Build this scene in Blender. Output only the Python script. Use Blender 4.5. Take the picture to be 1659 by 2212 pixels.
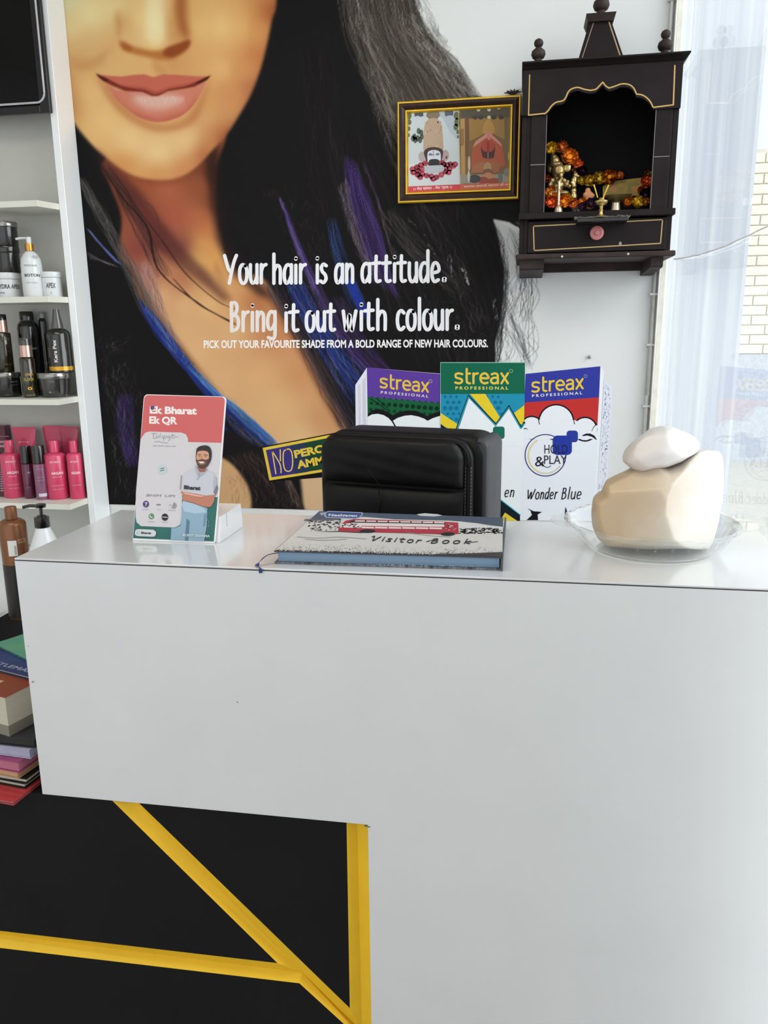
import bpy, bmesh, math, random
import numpy as np
from mathutils import Vector, Matrix
from mathutils.geometry import tessellate_polygon

for o in list(bpy.data.objects):
    bpy.data.objects.remove(o)
C = bpy.context.scene.collection
SC = bpy.context.scene
PI = math.pi
rnd = random.Random(7)

# ------------------------------------------------------------------ camera
IW, IH = 1659.0, 2212.0
FPX = 1710.28
PITCH, YAW, ROLL = 0.225632, 0.170825, -0.010992
CAM = Vector((0.0, 0.0, 1.42))
RM = (Matrix.Rotation(YAW, 3, 'Z') @ Matrix.Rotation(-PITCH, 3, 'X')
      @ Matrix(((1, 0, 0), (0, 0, -1), (0, 1, 0))) @ Matrix.Rotation(ROLL, 3, 'Z'))
cd = bpy.data.cameras.new('camera')
cam = bpy.data.objects.new('camera', cd)
C.objects.link(cam)
cam.matrix_world = Matrix.Translation(CAM) @ RM.to_4x4()
cd.sensor_fit = 'VERTICAL'
cd.sensor_height = 36.0
cd.lens = FPX / IH * 36.0
cd.clip_start = 0.02
cd.clip_end = 100
SC.camera = cam

# ------------------------------------------------------------------ light
SC.view_settings.view_transform = 'Standard'
SC.view_settings.look = 'None'
SC.view_settings.gamma = 1.0
SC.view_settings.use_curve_mapping = False
SC.view_settings.exposure = 0.13
wd = bpy.data.worlds.new('daylight')
SC.world = wd
wd.use_nodes = True
bg = wd.node_tree.nodes['Background']
bg.inputs[0].default_value = (0.93, 0.965, 1.0, 1)
bg.inputs[1].default_value = 1.3


def lamp(name, kind, energy, loc, rot, size=None, color=(1, 1, 1)):
    l = bpy.data.lights.new(name, kind)
    l.energy = energy
    l.color = color
    if kind == 'AREA':
        l.shape = 'RECTANGLE'
        l.size, l.size_y = size
    if kind == 'SUN':
        l.angle = size
    o = bpy.data.objects.new(name, l)
    C.objects.link(o)
    o.location = loc
    o.rotation_euler = rot
    return o


# hazy sun from the shopfront side, right and slightly behind the camera
_d = Vector((-1.0, 0.42, -0.40))
_s = lamp('sun', 'SUN', 2.7, (3, -1, 3), (0, 0, 0), 1.0, (1.0, 0.99, 0.97))
_s.rotation_euler = _d.to_track_quat('-Z', 'Y').to_euler()
lamp('ceiling_fill', 'AREA', 15, (-0.9, 0.9, 2.93), (0, 0, 0), (1.6, 0.9), (1.0, 0.97, 0.86))  # unseen fill light overhead, added to even out the room


# ------------------------------------------------------------------ pixel -> place helpers
def ray(x, y):
    return RM @ Vector(((x - IW / 2) / FPX, -(y - IH / 2) / FPX, -1.0))


def atY(x, y, Y):
    d = ray(x, y)
    return CAM + d * (Y / d.y)


def atX(x, y, X):
    d = ray(x, y)
    return CAM + d * (X / d.x)


def atZ(x, y, Z):
    d = ray(x, y)
    return CAM + d * ((Z - CAM.z) / d.z)


def onplane(x, y, p0, n):
    d = ray(x, y)
    return CAM + d * ((p0 - CAM).dot(n) / d.dot(n))


def topx(P):
    v = RM.transposed() @ (Vector(P) - CAM)
    return IW / 2 + FPX * v.x / -v.z, IH / 2 - FPX * v.y / -v.z


# ------------------------------------------------------------------ colours / materials
def lin(c):
    out = []
    for v in c[:3]:
        v = v / 255.0
        out.append(v / 12.92 if v <= 0.04045 else ((v + 0.055) / 1.055) ** 2.4)
    return tuple(out)


def linnp(a):
    a = np.clip(a / 255.0, 0, 1)
    return np.where(a <= 0.04045, a / 12.92, ((a + 0.055) / 1.055) ** 2.4)


_M = {}


def mat(name, col, rough=0.5, metal=0.0, coat=0.0, var=0.06, scale=30.0, bump=0.0, bscale=200.0,
        col2=None, sss=0.0, trans=0.0, spec=0.5, coatr=0.05, stretch=None, alpha=1.0, ior=1.5):
    if name in _M:
        return _M[name]
    m = bpy.data.materials.new(name)
    m.use_nodes = True
    nt = m.node_tree
    b = nt.nodes['Principled BSDF']
    tc = nt.nodes.new('ShaderNodeTexCoord')
    mp = nt.nodes.new('ShaderNodeMapping')
    nt.links.new(tc.outputs['Object'], mp.inputs[0])
    if stretch:
        mp.inputs['Scale'].default_value = stretch
    nz = nt.nodes.new('ShaderNodeTexNoise')
    nz.inputs['Scale'].default_value = scale
    nz.inputs['Detail'].default_value = 4
    nt.links.new(mp.outputs[0], nz.inputs['Vector'])
    cr = nt.nodes.new('ShaderNodeValToRGB')
    c = lin(col)
    c2 = lin(col2) if col2 else tuple(v * (1 - 2 * var) for v in c)
    c1 = c if col2 else tuple(min(1, v * (1 + var)) for v in c)
    cr.color_ramp.elements[0].position = 0.3
    cr.color_ramp.elements[1].position = 0.7
    cr.color_ramp.elements[0].color = (*c2, 1)
    cr.color_ramp.elements[1].color = (*c1, 1)
    nt.links.new(nz.outputs['Fac'], cr.inputs[0])
    nt.links.new(cr.outputs[0], b.inputs['Base Color'])
    b.inputs['Roughness'].default_value = rough
    b.inputs['Metallic'].default_value = metal
    b.inputs['Coat Weight'].default_value = coat
    b.inputs['Coat Roughness'].default_value = coatr
    b.inputs['Specular IOR Level'].default_value = spec
    b.inputs['Transmission Weight'].default_value = trans
    b.inputs['IOR'].default_value = ior
    b.inputs['Alpha'].default_value = alpha
    if sss:
        b.inputs['Subsurface Weight'].default_value = sss
        b.inputs['Subsurface Radius'].default_value = (0.03, 0.02, 0.012)
        b.inputs['Subsurface Scale'].default_value = 1.0
    if bump:
        n2 = nt.nodes.new('ShaderNodeTexNoise')
        n2.inputs['Scale'].default_value = bscale
        n2.inputs['Detail'].default_value = 3
        nt.links.new(mp.outputs[0], n2.inputs['Vector'])
        bp = nt.nodes.new('ShaderNodeBump')
        bp.inputs['Strength'].default_value = bump
        bp.inputs['Distance'].default_value = 0.002
        nt.links.new(n2.outputs['Fac'], bp.inputs['Height'])
        nt.links.new(bp.outputs[0], b.inputs['Normal'])
    _M[name] = m
    return m


def printmat(name, rough=0.45, spec=0.4, coat=0.0, grain=0.03, metal=0.0):
    if name in _M:
        return _M[name]
    m = bpy.data.materials.new(name)
    m.use_nodes = True
    nt = m.node_tree
    b = nt.nodes['Principled BSDF']
    at = nt.nodes.new('ShaderNodeAttribute')
    at.attribute_name = 'Col'
    nz = nt.nodes.new('ShaderNodeTexNoise')
    nz.inputs['Scale'].default_value = 300
    tc = nt.nodes.new('ShaderNodeTexCoord')
    nt.links.new(tc.outputs['Object'], nz.inputs['Vector'])
    hs = nt.nodes.new('ShaderNodeMixRGB')
    hs.blend_type = 'MULTIPLY'
    hs.inputs[0].default_value = grain * 4
    nt.links.new(at.outputs['Color'], hs.inputs[1])
    nt.links.new(nz.outputs['Fac'], hs.inputs[2])
    g = nt.nodes.new('ShaderNodeVectorMath')
    g.operation = 'SCALE'
    g.inputs['Scale'].default_value = 1 / (1 - grain * 2)
    nt.links.new(hs.outputs[0], g.inputs[0])
    nt.links.new(g.outputs[0], b.inputs['Base Color'])
    b.inputs['Roughness'].default_value = rough
    b.inputs['Specular IOR Level'].default_value = spec
    b.inputs['Coat Weight'].default_value = coat
    b.inputs['Metallic'].default_value = metal
    _M[name] = m
    return m


def thinglass(name, tint=(0.97, 0.99, 0.98), rough=0.01, base=0.04, gain=0.96, power=5.0, milky=0.0, mcol=(0.9, 0.95, 0.95)):
    """clear pane: what is behind it shows through, mirror-like at grazing angles (same from either face)"""
    m = bpy.data.materials.new(name)
    m.use_nodes = True
    nt = m.node_tree
    nt.nodes.remove(nt.nodes['Principled BSDF'])
    out = nt.nodes['Material Output']
    geo = nt.nodes.new('ShaderNodeNewGeometry')
    dot = nt.nodes.new('ShaderNodeVectorMath')
    dot.operation = 'DOT_PRODUCT'
    nt.links.new(geo.outputs['Normal'], dot.inputs[0])
    nt.links.new(geo.outputs['Incoming'], dot.inputs[1])

    def mth(op, a, b=None):
        n = nt.nodes.new('ShaderNodeMath')
        n.operation = op
        for i, v in enumerate((a, b)):
            if v is None:
                continue
            if isinstance(v, (int, float)):
                n.inputs[i].default_value = v
            else:
                nt.links.new(v, n.inputs[i])
        return n.outputs[0]
    c = mth('ABSOLUTE', dot.outputs['Value'])
    f = mth('POWER', mth('SUBTRACT', 1.0, c), power)
    f = mth('ADD', mth('MULTIPLY', f, gain), base)
    tr = nt.nodes.new('ShaderNodeBsdfTransparent')
    tr.inputs[0].default_value = (*tint, 1)
    gl = nt.nodes.new('ShaderNodeBsdfGlossy')
    gl.inputs['Roughness'].default_value = rough
    gl.inputs[0].default_value = (1, 1, 1, 1)
    mx = nt.nodes.new('ShaderNodeMixShader')
    nt.links.new(f, mx.inputs[0])
    if milky > 0:
        df = nt.nodes.new('ShaderNodeBsdfDiffuse')
        df.inputs[0].default_value = (*mcol, 1)
        m2 = nt.nodes.new('ShaderNodeMixShader')
        m2.inputs[0].default_value = milky
        nt.links.new(tr.outputs[0], m2.inputs[1])
        nt.links.new(df.outputs[0], m2.inputs[2])
        nt.links.new(m2.outputs[0], mx.inputs[1])
    else:
        nt.links.new(tr.outputs[0], mx.inputs[1])
    nt.links.new(gl.outputs[0], mx.inputs[2])
    nt.links.new(mx.outputs[0], out.inputs[0])
    return m


# ------------------------------------------------------------------ object helpers
def tag(o, label=None, cat=None, group=None, kind=None):
    if label:
        o['label'] = label
    if cat:
        o['category'] = cat
    if group:
        o['group'] = group
    if kind:
        o['kind'] = kind
    return o


def thing(name, label, cat, loc=(0, 0, 0), rotz=0, group=None):
    o = bpy.data.objects.new(name, None)
    o.empty_display_size = 0.05
    C.objects.link(o)
    o.location = loc
    o.rotation_euler = (0, 0, rotz)
    return tag(o, label, cat, group)


def obj(name, bm, m, parent=None, smooth=False, label=None, world=True):
    """link a bmesh as one object; geometry given in world space unless world=False"""
    if isinstance(bm, bmesh.types.BMesh):
        me = bpy.data.meshes.new(name)
        bmesh.ops.recalc_face_normals(bm, faces=bm.faces)
        bm.to_mesh(me)
        bm.free()
    else:
        me = bm
    if m:
        me.materials.append(m)
    if smooth:
        me.shade_smooth()
        if smooth != 'all':
            me.set_sharp_from_angle(angle=math.radians(40))
    o = bpy.data.objects.new(name, me)
    C.objects.link(o)
    if parent is not None:
        o.parent = parent
        if world:
            w = Matrix.Identity(4)
            p = parent
            while p is not None:
                w = (Matrix.Translation(p.location) @ p.rotation_euler.to_matrix().to_4x4()) @ w
                p = p.parent
            o_inv = w.inverted()
            me.transform(o_inv)
    if label:
        o['label'] = label
    return o


def box(bm, x0, x1, y0, y1, z0, z1, bev=0.0, seg=2):
    v = [bm.verts.new(p) for p in ((x0, y0, z0), (x1, y0, z0), (x1, y1, z0), (x0, y1, z0),
                                   (x0, y0, z1), (x1, y0, z1), (x1, y1, z1), (x0, y1, z1))]
    fs = [bm.faces.new([v[i] for i in f]) for f in
          ((0, 3, 2, 1), (4, 5, 6, 7), (0, 1, 5, 4), (1, 2, 6, 5), (2, 3, 7, 6), (3, 0, 4, 7))]
    if bev > 0:
        es = list({e for f in fs for e in f.edges})
        bmesh.ops.bevel(bm, geom=es, offset=bev, segments=seg, affect='EDGES', profile=0.5)
    return bm


def B(*a, **k):
    return box(bmesh.new(), *a, **k)


def prism(bm, pts, off):
    """pts: list of 3-D points of a flat outline; extruded by vector off"""
    pts = [Vector(p) for p in pts]
    off = Vector(off)
    a = [bm.verts.new(p) for p in pts]
    b = [bm.verts.new(p + off) for p in pts]
    n = len(pts)
    tris = tessellate_polygon([pts])
    for t in tris:
        bm.faces.new([a[i] for i in t])
        bm.faces.new([b[i] for i in reversed(t)])
    for i in range(n):
        j = (i + 1) % n
        bm.faces.new([a[i], a[j], b[j], b[i]])
    return bm


def lathe(bm, prof, c, n=28, sx=1.0, sy=1.0, axis=None, cap=True):
    """prof list of (r, z)"""
    c = Vector(c)
    rows = []
    for r, z in prof:
        row = []
        if r < 1e-6:
            row = [bm.verts.new(c + Vector((0, 0, z)))] * n
        else:
            for i in range(n):
                a = 2 * PI * i / n
                row.append(bm.verts.new(c + Vector((r * math.cos(a) * sx, r * math.sin(a) * sy, z))))
        rows.append(row)
    for k in range(len(rows) - 1):
        for i in range(n):
            j = (i + 1) % n
            q = [rows[k][i], rows[k][j], rows[k + 1][j], rows[k + 1][i]]
            u = []
            for v in q:
                if v not in u:
                    u.append(v)
            if len(u) > 2:
                try:
                    bm.faces.new(u)
                except ValueError:
                    pass
    if cap:
        for row in (rows[0], rows[-1]):
            if row[0] is not row[1]:
                try:
                    bm.faces.new(row)
                except ValueError:
                    pass
    return bm


def tube(bm, pts, r, n=8, r1=None, cap=True):
    pts = [Vector(p) for p in pts]
    rows = []
    N = len(pts)
    up = Vector((0, 0, 1))
    for k, p in enumerate(pts):
        t = (pts[min(k + 1, N - 1)] - pts[max(k - 1, 0)]).normalized()
        s = t.cross(up)
        if s.length < 1e-3:
            s = t.cross(Vector((0, 1, 0)))
        s.normalize()
        u = s.cross(t)
        rr = r if r1 is None else r + (r1 - r) * k / (N - 1)
        rows.append([bm.verts.new(p + s * math.cos(2 * PI * i / n) * rr + u * math.sin(2 * PI * i / n) * rr) for i in range(n)])
    for k in range(N - 1):
        for i in range(n):
            j = (i + 1) % n
            bm.faces.new([rows[k][i], rows[k][j], rows[k + 1][j], rows[k + 1][i]])
    if cap:
        bm.faces.new(rows[0])
        bm.faces.new(rows[-1])
    return bm


def sphere(bm, c, r, sx=1, sy=1, sz=1, u=16, v=10, rot=None):
    M = Matrix.Translation(Vector(c)) @ (rot.to_4x4() if rot else Matrix.Identity(4)) @ Matrix.Diagonal((sx * r, sy * r, sz * r, 1))
    bmesh.ops.create_uvsphere(bm, u_segments=u, v_segments=v, radius=1.0, matrix=M)
    return bm


def catmull(pts, k=8, closed=False):
    pts = [tuple(p) for p in pts]
    n = len(pts)
    if n < 3:
        return [pts[0], pts[-1]]
    out = []
    rng = range(n) if closed else range(n - 1)
    for i in rng:
        if closed:
            p0, p1, p2, p3 = pts[i - 1], pts[i], pts[(i + 1) % n], pts[(i + 2) % n]
        else:
            p0, p1, p2, p3 = pts[max(i - 1, 0)], pts[i], pts[i + 1], pts[min(i + 2, n - 1)]
        for j in range(k):
            t = j / k
            out.append(tuple(0.5 * ((2 * b) + (-a + c) * t + (2 * a - 5 * b + 4 * c - d) * t * t + (-a + 3 * b - 3 * c + d) * t ** 3)
                             for a, b, c, d in zip(p0, p1, p2, p3)))
    if not closed:
        out.append(pts[-1])
    return out


# ------------------------------------------------------------------ flat print: coloured shapes mapped onto a surface
_fonts = {}


def textmesh(s, bold=0.0, shear=0.0, space=1.0):
    key = (s, bold, shear, space)
    if key in _fonts:
        return _fonts[key]
    cu = bpy.data.curves.new('txt', 'FONT')
    cu.body = s
    cu.size = 1.0
    cu.offset = bold
    cu.shear = shear
    cu.space_character = space
    cu.resolution_u = 3
    cu.fill_mode = 'FRONT'
    cu.dimensions = '2D'
    o = bpy.data.objects.new('txt', cu)
    C.objects.link(o)
    me = o.to_mesh()
    V = [(v.co.x, v.co.y) for v in me.vertices]
    F = [tuple(p.vertices) for p in me.polygons]
    o.to_mesh_clear()
    bpy.data.objects.remove(o)
    bpy.data.curves.remove(cu)
    _fonts[key] = (V, F)
    return V, F


class Print:
    """mapf(x, y, h) -> 3-D point; h is the ink layer height"""
    def __init__(s, mapf, step=0.00006):
        s.mapf, s.step, s.lay = mapf, step, 1
        s.V, s.F, s.K = [], [], []

    def up(s, n=1):
        s.lay += n
        return s

    def raw(s, V, F, col):
        b = len(s.V)
        h = s.lay * s.step
        s.V += [s.mapf(x, y, h) for x, y in V]
        for f in F:
            s.F.append(tuple(b + i for i in f))
            s.K.append(col)

    def poly(s, pts, col, up=True):
        tr = tessellate_polygon([[Vector((x, y, 0)) for x, y in pts]])
        s.raw(pts, tr, col)
        if up:
            s.lay += 1

    def disc(s, cx, cy, rx, ry=None, col=(0, 0, 0), n=28, a0=0.0, up=True, sk=0.0):
        ry = ry or rx
        s.poly([(cx + rx * math.cos(2 * PI * i / n) + sk * math.sin(2 * PI * i / n), cy + ry * math.sin(2 * PI * i / n)) for i in range(n)], col, up)

    def ring(s, cx, cy, r, w, col, n=40, a0=0, a1=2 * PI, ry=1.0):
        V, F = [], []
        for i in range(n + 1):
            a = a0 + (a1 - a0) * i / n
            V += [(cx + (r - w / 2) * math.cos(a), cy + (r - w / 2) * math.sin(a) * ry), (cx + (r + w / 2) * math.cos(a), cy + (r + w / 2) * math.sin(a) * ry)]
        for i in range(n):
            F.append((2 * i, 2 * i + 1, 2 * i + 3, 2 * i + 2))
        s.raw(V, F, col)
        s.lay += 1

    def rrect(s, x0, y0, x1, y1, r, col, up=True, M=None):
        pts = []
        for cx, cy, a in ((x1 - r, y1 - r, 0), (x0 + r, y1 - r, 90), (x0 + r, y0 + r, 180), (x1 - r, y0 + r, 270)):
            for i in range(6):
                t = math.radians(a + i * 18)
                pts.append((cx + r * math.cos(t), cy + r * math.sin(t)))
        if M:
            pts = [M(*p) for p in pts]
        s.poly(pts, col, up)

    def stroke(s, pts, w, col, smooth=True, w1=None, caps=True, up=True, k=6):
        if smooth and len(pts) > 2:
            pts = catmull(pts, k)
        n = len(pts)
        V, F = [], []
        for i, p in enumerate(pts):
            a, b = pts[max(i - 1, 0)], pts[min(i + 1, n - 1)]
            dx, dy = b[0] - a[0], b[1] - a[1]
            L = math.hypot(dx, dy) or 1
            ww = w if w1 is None else w + (w1 - w) * i / (n - 1)
            nx, ny = -dy / L * ww / 2, dx / L * ww / 2
            V += [(p[0] + nx, p[1] + ny), (p[0] - nx, p[1] - ny)]
        for i in range(n - 1):
            F.append((2 * i, 2 * i + 1, 2 * i + 3, 2 * i + 2))
        s.raw(V, F, col)
        if caps and w > 1.0:
            s.lay += .35
            for q, ww in ((pts[0], w), (pts[-1], w if w1 is None else w1)):
                s.disc(q[0], q[1], ww / 2, col=col, n=10, up=False)
            s.lay -= .35
        if up:
            s.lay += 1

    def text(s, t, P0, P1, h, col, bold=0.0, shear=0.0, space=1.0, up=True, fit=True, vx=None):
        """baseline from P0 to P1 (glyph extents stretched to fit), h = cap height in the same units, y down"""
        V, F = textmesh(t, bold, shear, space)
        if not V:
            return
        x0 = min(v[0] for v in V)
        x1 = max(v[0] for v in V)
        ux, uy = (P1[0] - P0[0]) / (x1 - x0), (P1[1] - P0[1]) / (x1 - x0)
        if vx is None:
            L = math.hypot(P1[0] - P0[0], P1[1] - P0[1])
            vx = ((P1[1] - P0[1]) / L, -(P1[0] - P0[0]) / L)
        k = h / 0.70
        s.raw([(P0[0] + (x - x0) * ux + y * k * vx[0], P0[1] + (x - x0) * uy + y * k * vx[1]) for x, y in V], F, col)
        if up:
            s.lay += 1

    def build(s, name, m, parent, label=None):
        me = bpy.data.meshes.new(name)
        me.from_pydata([tuple(v) for v in s.V], [], s.F)
        ca = me.color_attributes.new('Col', 'FLOAT_COLOR', 'CORNER')
        buf = []
        for f, k in zip(s.F, s.K):
            buf += [*lin(k), 1.0] * len(f)
        ca.data.foreach_set('color', buf)
        return obj(name, me, m, parent, label=label)


def planemap(p0, n):
    p0, n = Vector(p0), Vector(n).normalized()
    def f(x, y, h):
        return onplane(x, y, p0 + n * h, n)
    return f


def cylmap(cx, cy, cz, r, toward=None, sx=1.0, ry=None):
    """u = metres along the girth (0 faces the camera), v = metres up"""
    a0 = math.atan2(-cx, -cy) if toward is None else toward  # direction to the camera in plan
    ry = ry or r
    def f(u, v, h):
        a = u / r
        d = Vector((math.sin(a0 - a), math.cos(a0 - a)))
        return Vector((cx + d.x * (r + h), cy + d.y * (r + h), cz + v))
    return f


# stroke lettering: hand-drawn tall letters, cap height 1, x-height .66
G = {
 'Y': (.42, [[(0, 1), (.12, .55), (.2, .42)], [(.4, 1), (.3, .7), (.16, 0)]]),
 'o': (.27, [[(.2, .62), (.1, .66), (.02, .5), (.02, .18), (.1, 0), (.2, .03), (.25, .2), (.25, .48), (.2, .62)]]),
 'u': (.28, [[(.03, .66), (.03, .2), (.09, .01), (.18, .04), (.24, .2)], [(.25, .66), (.25, .0)]]),
 'r': (.22, [[(.04, .66), (.04, 0)], [(.04, .42), (.1, .6), (.2, .66)]]),
 'h': (.29, [[(.04, 1.05), (.04, 0)], [(.04, .42), (.12, .62), (.2, .62), (.25, .48), (.25, 0)]]),
 'a': (.28, [[(.25, .6), (.12, .66), (.03, .48), (.02, .18), (.08, 0), (.18, .08), (.24, .25)], [(.25, .66), (.25, 0)]]),
 'i': (.08, [[(.04, .64), (.04, 0)], [(.04, .86), (.045, .9)]]),
 's': (.22, [[(.2, .6), (.1, .66), (.03, .55), (.06, .4), (.16, .28), (.19, .12), (.1, 0), (.0, .06)]]),
 'n': (.28, [[(.04, .66), (.04, 0)], [(.04, .42), (.12, .62), (.2, .62), (.24, .48), (.24, 0)]]),
 't': (.24, [[(.1, .92), (.09, .2), (.13, .02), (.22, .04)], [(-.02, .66), (.22, .68)]]),
 'd': (.28, [[(.25, .6), (.12, .66), (.03, .48), (.02, .18), (.08, 0), (.18, .08), (.24, .25)], [(.25, 1.08), (.25, 0)]]),
 'e': (.27, [[(.03, .3), (.22, .36), (.23, .52), (.16, .65), (.07, .62), (.02, .4), (.03, .15), (.1, 0), (.22, .06)]]),
 '.': (.12, [[(.03, .035), (.08, .035)], [(.035, .10), (.085, .10)]]),
 'B': (.30, [[(.04, .98), (.05, 0)], [(.04, .96), (.16, .98), (.22, .84), (.19, .64), (.08, .55)], [(.08, .55), (.22, .5), (.27, .3), (.22, .08), (.05, 0)]]),
 'g': (.28, [[(.25, .6), (.12, .66), (.03, .48), (.02, .2), (.08, .05), (.18, .1), (.24, .25)], [(.25, .66), (.25, -.12), (.18, -.28), (.04, -.24)]]),
 'w': (.42, [[(.02, .66), (.08, .1), (.12, .02), (.2, .55), (.24, .08), (.28, .02), (.38, .66)]]),
 'c': (.24, [[(.22, .58), (.14, .66), (.05, .56), (.02, .3), (.06, .06), (.14, 0), (.22, .08)]]),
 'l': (.09, [[(.045, 1.08), (.045, 0)]]),
 'W': (.6, [[(.02, .9), (.1, .3), (.16, .05), (.3, .7), (.34, .2), (.38, .05), (.58, .95)]]),
 'V': (.4, [[(.0, .85), (.1, .95), (.14, .0), (.3, .6), (.4, .95)]]),
 'k': (.28, [[(.04, 1.05), (.04, 0)], [(.24, .6), (.07, .32), (.26, .0)]]),
}
# rounded wordmark letters, x-height 1
GS = {
 's': (.78, [[(.72, .92), (.4, 1.0), (.12, .92), (.08, .7), (.2, .55), (.55, .45), (.7, .3), (.62, .08), (.35, 0), (.05, .08)]]),
 't': (.58, [[(.2, 1.45), (.2, .3), (.28, .05), (.52, 0)], [(.2, .98), (.52, .98)]]),
 'r': (.55, [[(.1, 1.0), (.1, 0)], [(.1, .6), (.2, .9), (.52, 1.0)]]),
 'e': (.85, [[(.12, .52), (.78, .52), (.76, .75), (.6, .96), (.35, .99), (.12, .8), (.06, .5), (.14, .18), (.4, 0), (.74, .06)]]),
 'a': (.82, [[(.12, .9), (.4, 1.0), (.65, .9), (.7, .6), (.7, 0)], [(.7, .55), (.3, .55), (.08, .4), (.08, .15), (.28, 0), (.55, .05), (.7, .2)]]),
 'x': (.75, [[(.06, 1.0), (.68, 0)], [(.68, 1.0), (.06, 0)]]),
}


def handword(P, word, x0, x1, y0, y1, h, w, col, glyphs=G, gap=.075, shear=0.0, h1=None, jit=0.0):
    """word on a baseline from (x0,y0) to (x1,y1); h cap height in units of the map"""
    tot = 0
    pos = []
    for ch in word:
        pos.append(tot)
        tot += (glyphs[ch][0] if ch != ' ' else .25) + gap
    tot -= gap
    sc = (x1 - x0) / tot
    for ch, px in zip(word, pos):
        if ch == ' ':
            continue
        for st in glyphs[ch][1]:
            pts = []
            for gx, gy in st:
                t = (px + gx) / tot
                hh = h if h1 is None else h + (h1 - h) * t
                pts.append((x0 + (px + gx) * sc + gy * hh * shear, y0 + (y1 - y0) * t - gy * hh))
            P.stroke(pts, w, col, up=False, smooth=len(pts) > 2)
            P.lay += 0.6
        P.lay -= 0.6 * (len(glyphs[ch][1]) - .01)
    P.lay = int(P.lay) + 1

# ================================================================== SETTING
WY = 2.77          # wall behind the counter
RX = 0.45          # glass on the right
white = mat('white_paint', (224, 224, 222), rough=0.55, var=0.01, scale=4, bump=0.1, bscale=60)
lam = mat('white_laminate', (219, 221, 222), rough=0.32, coat=0.25, coatr=0.12, var=0.012, scale=6)
lamtop = mat('white_gloss_laminate', (212, 213, 216), rough=0.22, coat=1.0, coatr=0.10, var=0.012, scale=5)
blackgloss = mat('black_laminate', (24, 24, 25), rough=0.5, spec=0.12, var=0.05, scale=8)
yellow = mat('yellow_lacquer', (240, 194, 44), rough=0.45, spec=0.25, coat=0.0, coatr=0.2, var=0.03, scale=12)


def struct(name, bm, m, **k):
    return tag(obj(name, bm, m, **k), kind='structure')


o = struct('floor', B(-3.2, 3.4, -3.0, 4.2, -0.08, 0.0), mat('floor_tile', (176, 172, 166), rough=0.25, scale=3))
o = struct('ceiling', B(-3.2, 0.46, -1.2, 2.9, 3.0, 3.08), mat('ceiling_paint', (226, 226, 222), rough=0.7))
o = struct('wall_back', B(-3.2, RX + 0.012, WY, WY + 0.12, 0.0, 3.0), white)
o = struct('wall_left', B(-3.2, -3.08, -1.2, WY, 0.0, 3.0), white)

# right side: one big pane of glass with a slim channel, a pale marble clad upright outside it
gm = thinglass('window_glass', tint=(0.955, 0.975, 0.985), rough=0.012, gain=0.36, base=0.025)
struct('window_1', B(RX, RX + 0.010, 1.0, WY, 0.02, 2.98), gm)
struct('wall_sunblock', B(RX + 0.0, RX + 0.10, -1.2, 0.998, 0.0, 3.0), white)  # unseen wall, added to keep the sun off the counter front
struct('trim_1', B(RX - 0.004, RX + 0.016, 1.0, WY, 2.955, 3.0), mat('channel_metal', (190, 190, 188), rough=0.3, metal=0.8))
struct('trim_2', B(RX - 0.004, RX + 0.016, 1.0, WY, 0.0, 0.03), _M['channel_metal'])
struct('trim_3', B(RX - 0.022, RX - 0.002, WY - 0.03, WY - 0.0005, 0.0, 3.0, 0.003), mat('cream_trim', (226, 224, 212), rough=0.5))
marble = mat('pale_marble', (240, 242, 245), rough=0.5, col2=(208, 213, 222), scale=2.6, stretch=(1.0, 2.2, 0.16), coat=0.0)
oy_ = atX(1612, 500, RX + 0.55).y
struct('wall_outside', B(RX + 0.55, RX + 0.565, oy_, oy_ + 5.5, -0.08, 4.2), marble)
struct('ground_outside', B(RX + 0.02, 9.0, -3.0, 14.0, -0.14, -0.085), mat('pavement', (200, 198, 190), rough=0.8))

# far outside: a sunlit pale block building in blocks with two dark openings
tb = thing('neighbour_building', 'bright sunlit pale building glimpsed through the glass at the right edge', 'building', (3.2, 9.6, -0.085))
bw = mat('sunlit_block_wall', (244, 238, 220), rough=0.8, bump=0.3)
ztop = atY(1640, 322, 9.6).z
zband = atY(1640, 765, 9.6).z
obj('wall', B(1.0, 7.4, 9.6, 12.0, -0.085, ztop), mat('mortar', (228, 222, 208), rough=0.9), tb)
obj('plinth_band', B(0.98, 7.42, 9.52, 9.6, -0.085, zband), mat('plinth_grey', (200, 205, 212), rough=0.8), tb)
blk = None
for r in range(int((ztop - zband) / 0.105)):
    for c in range(6):
        x = 1.75 + c * 0.30 + (0.15 if r % 2 else 0)
        z = zband + 0.055 + r * 0.105
        if blk is None:
            b = B(-0.144, 0.144, -0.02, 0.0, -0.047, 0.047, 0.005, 1)
            blk = obj('brick', b, bw, tb, world=False)
            q = blk
        else:
            q = blk.copy()
            C.objects.link(q)
        q.location = Vector((x + 0.15, 9.6, z)) - tb.location

# pipe in the corner
pt = thing('conduit_pipe', 'thin shiny white conduit pipe running up the corner beside the shrine', 'pipe', (RX - 0.034, WY - 0.009, 1.0))
pm = mat('pipe_white', (214, 212, 208), rough=0.2, coat=0.6)
obj('pipe', tube(bmesh.new(), [(RX - 0.036, WY - 0.010, 0.0), (RX - 0.034, WY - 0.0095, 1.2), (RX - 0.033, WY - 0.010, 2.99)], 0.0065, 10), pm, pt, smooth=True)
obj('cable', tube(bmesh.new(), [(RX - 0.0235, WY - 0.034, 0.0), (RX - 0.0235, WY - 0.0345, 1.3), (RX - 0.0235, WY - 0.034, 2.99)], 0.0028, 8), pm, pt, smooth=True)
for z in (1.16, 1.36, 1.52, 1.95, 2.37, 2.7):
    obj('clip', B(RX - 0.047, RX - 0.022, WY - 0.019, WY - 0.0005, z, z + 0.008, 0.002), pm, pt)

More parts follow.
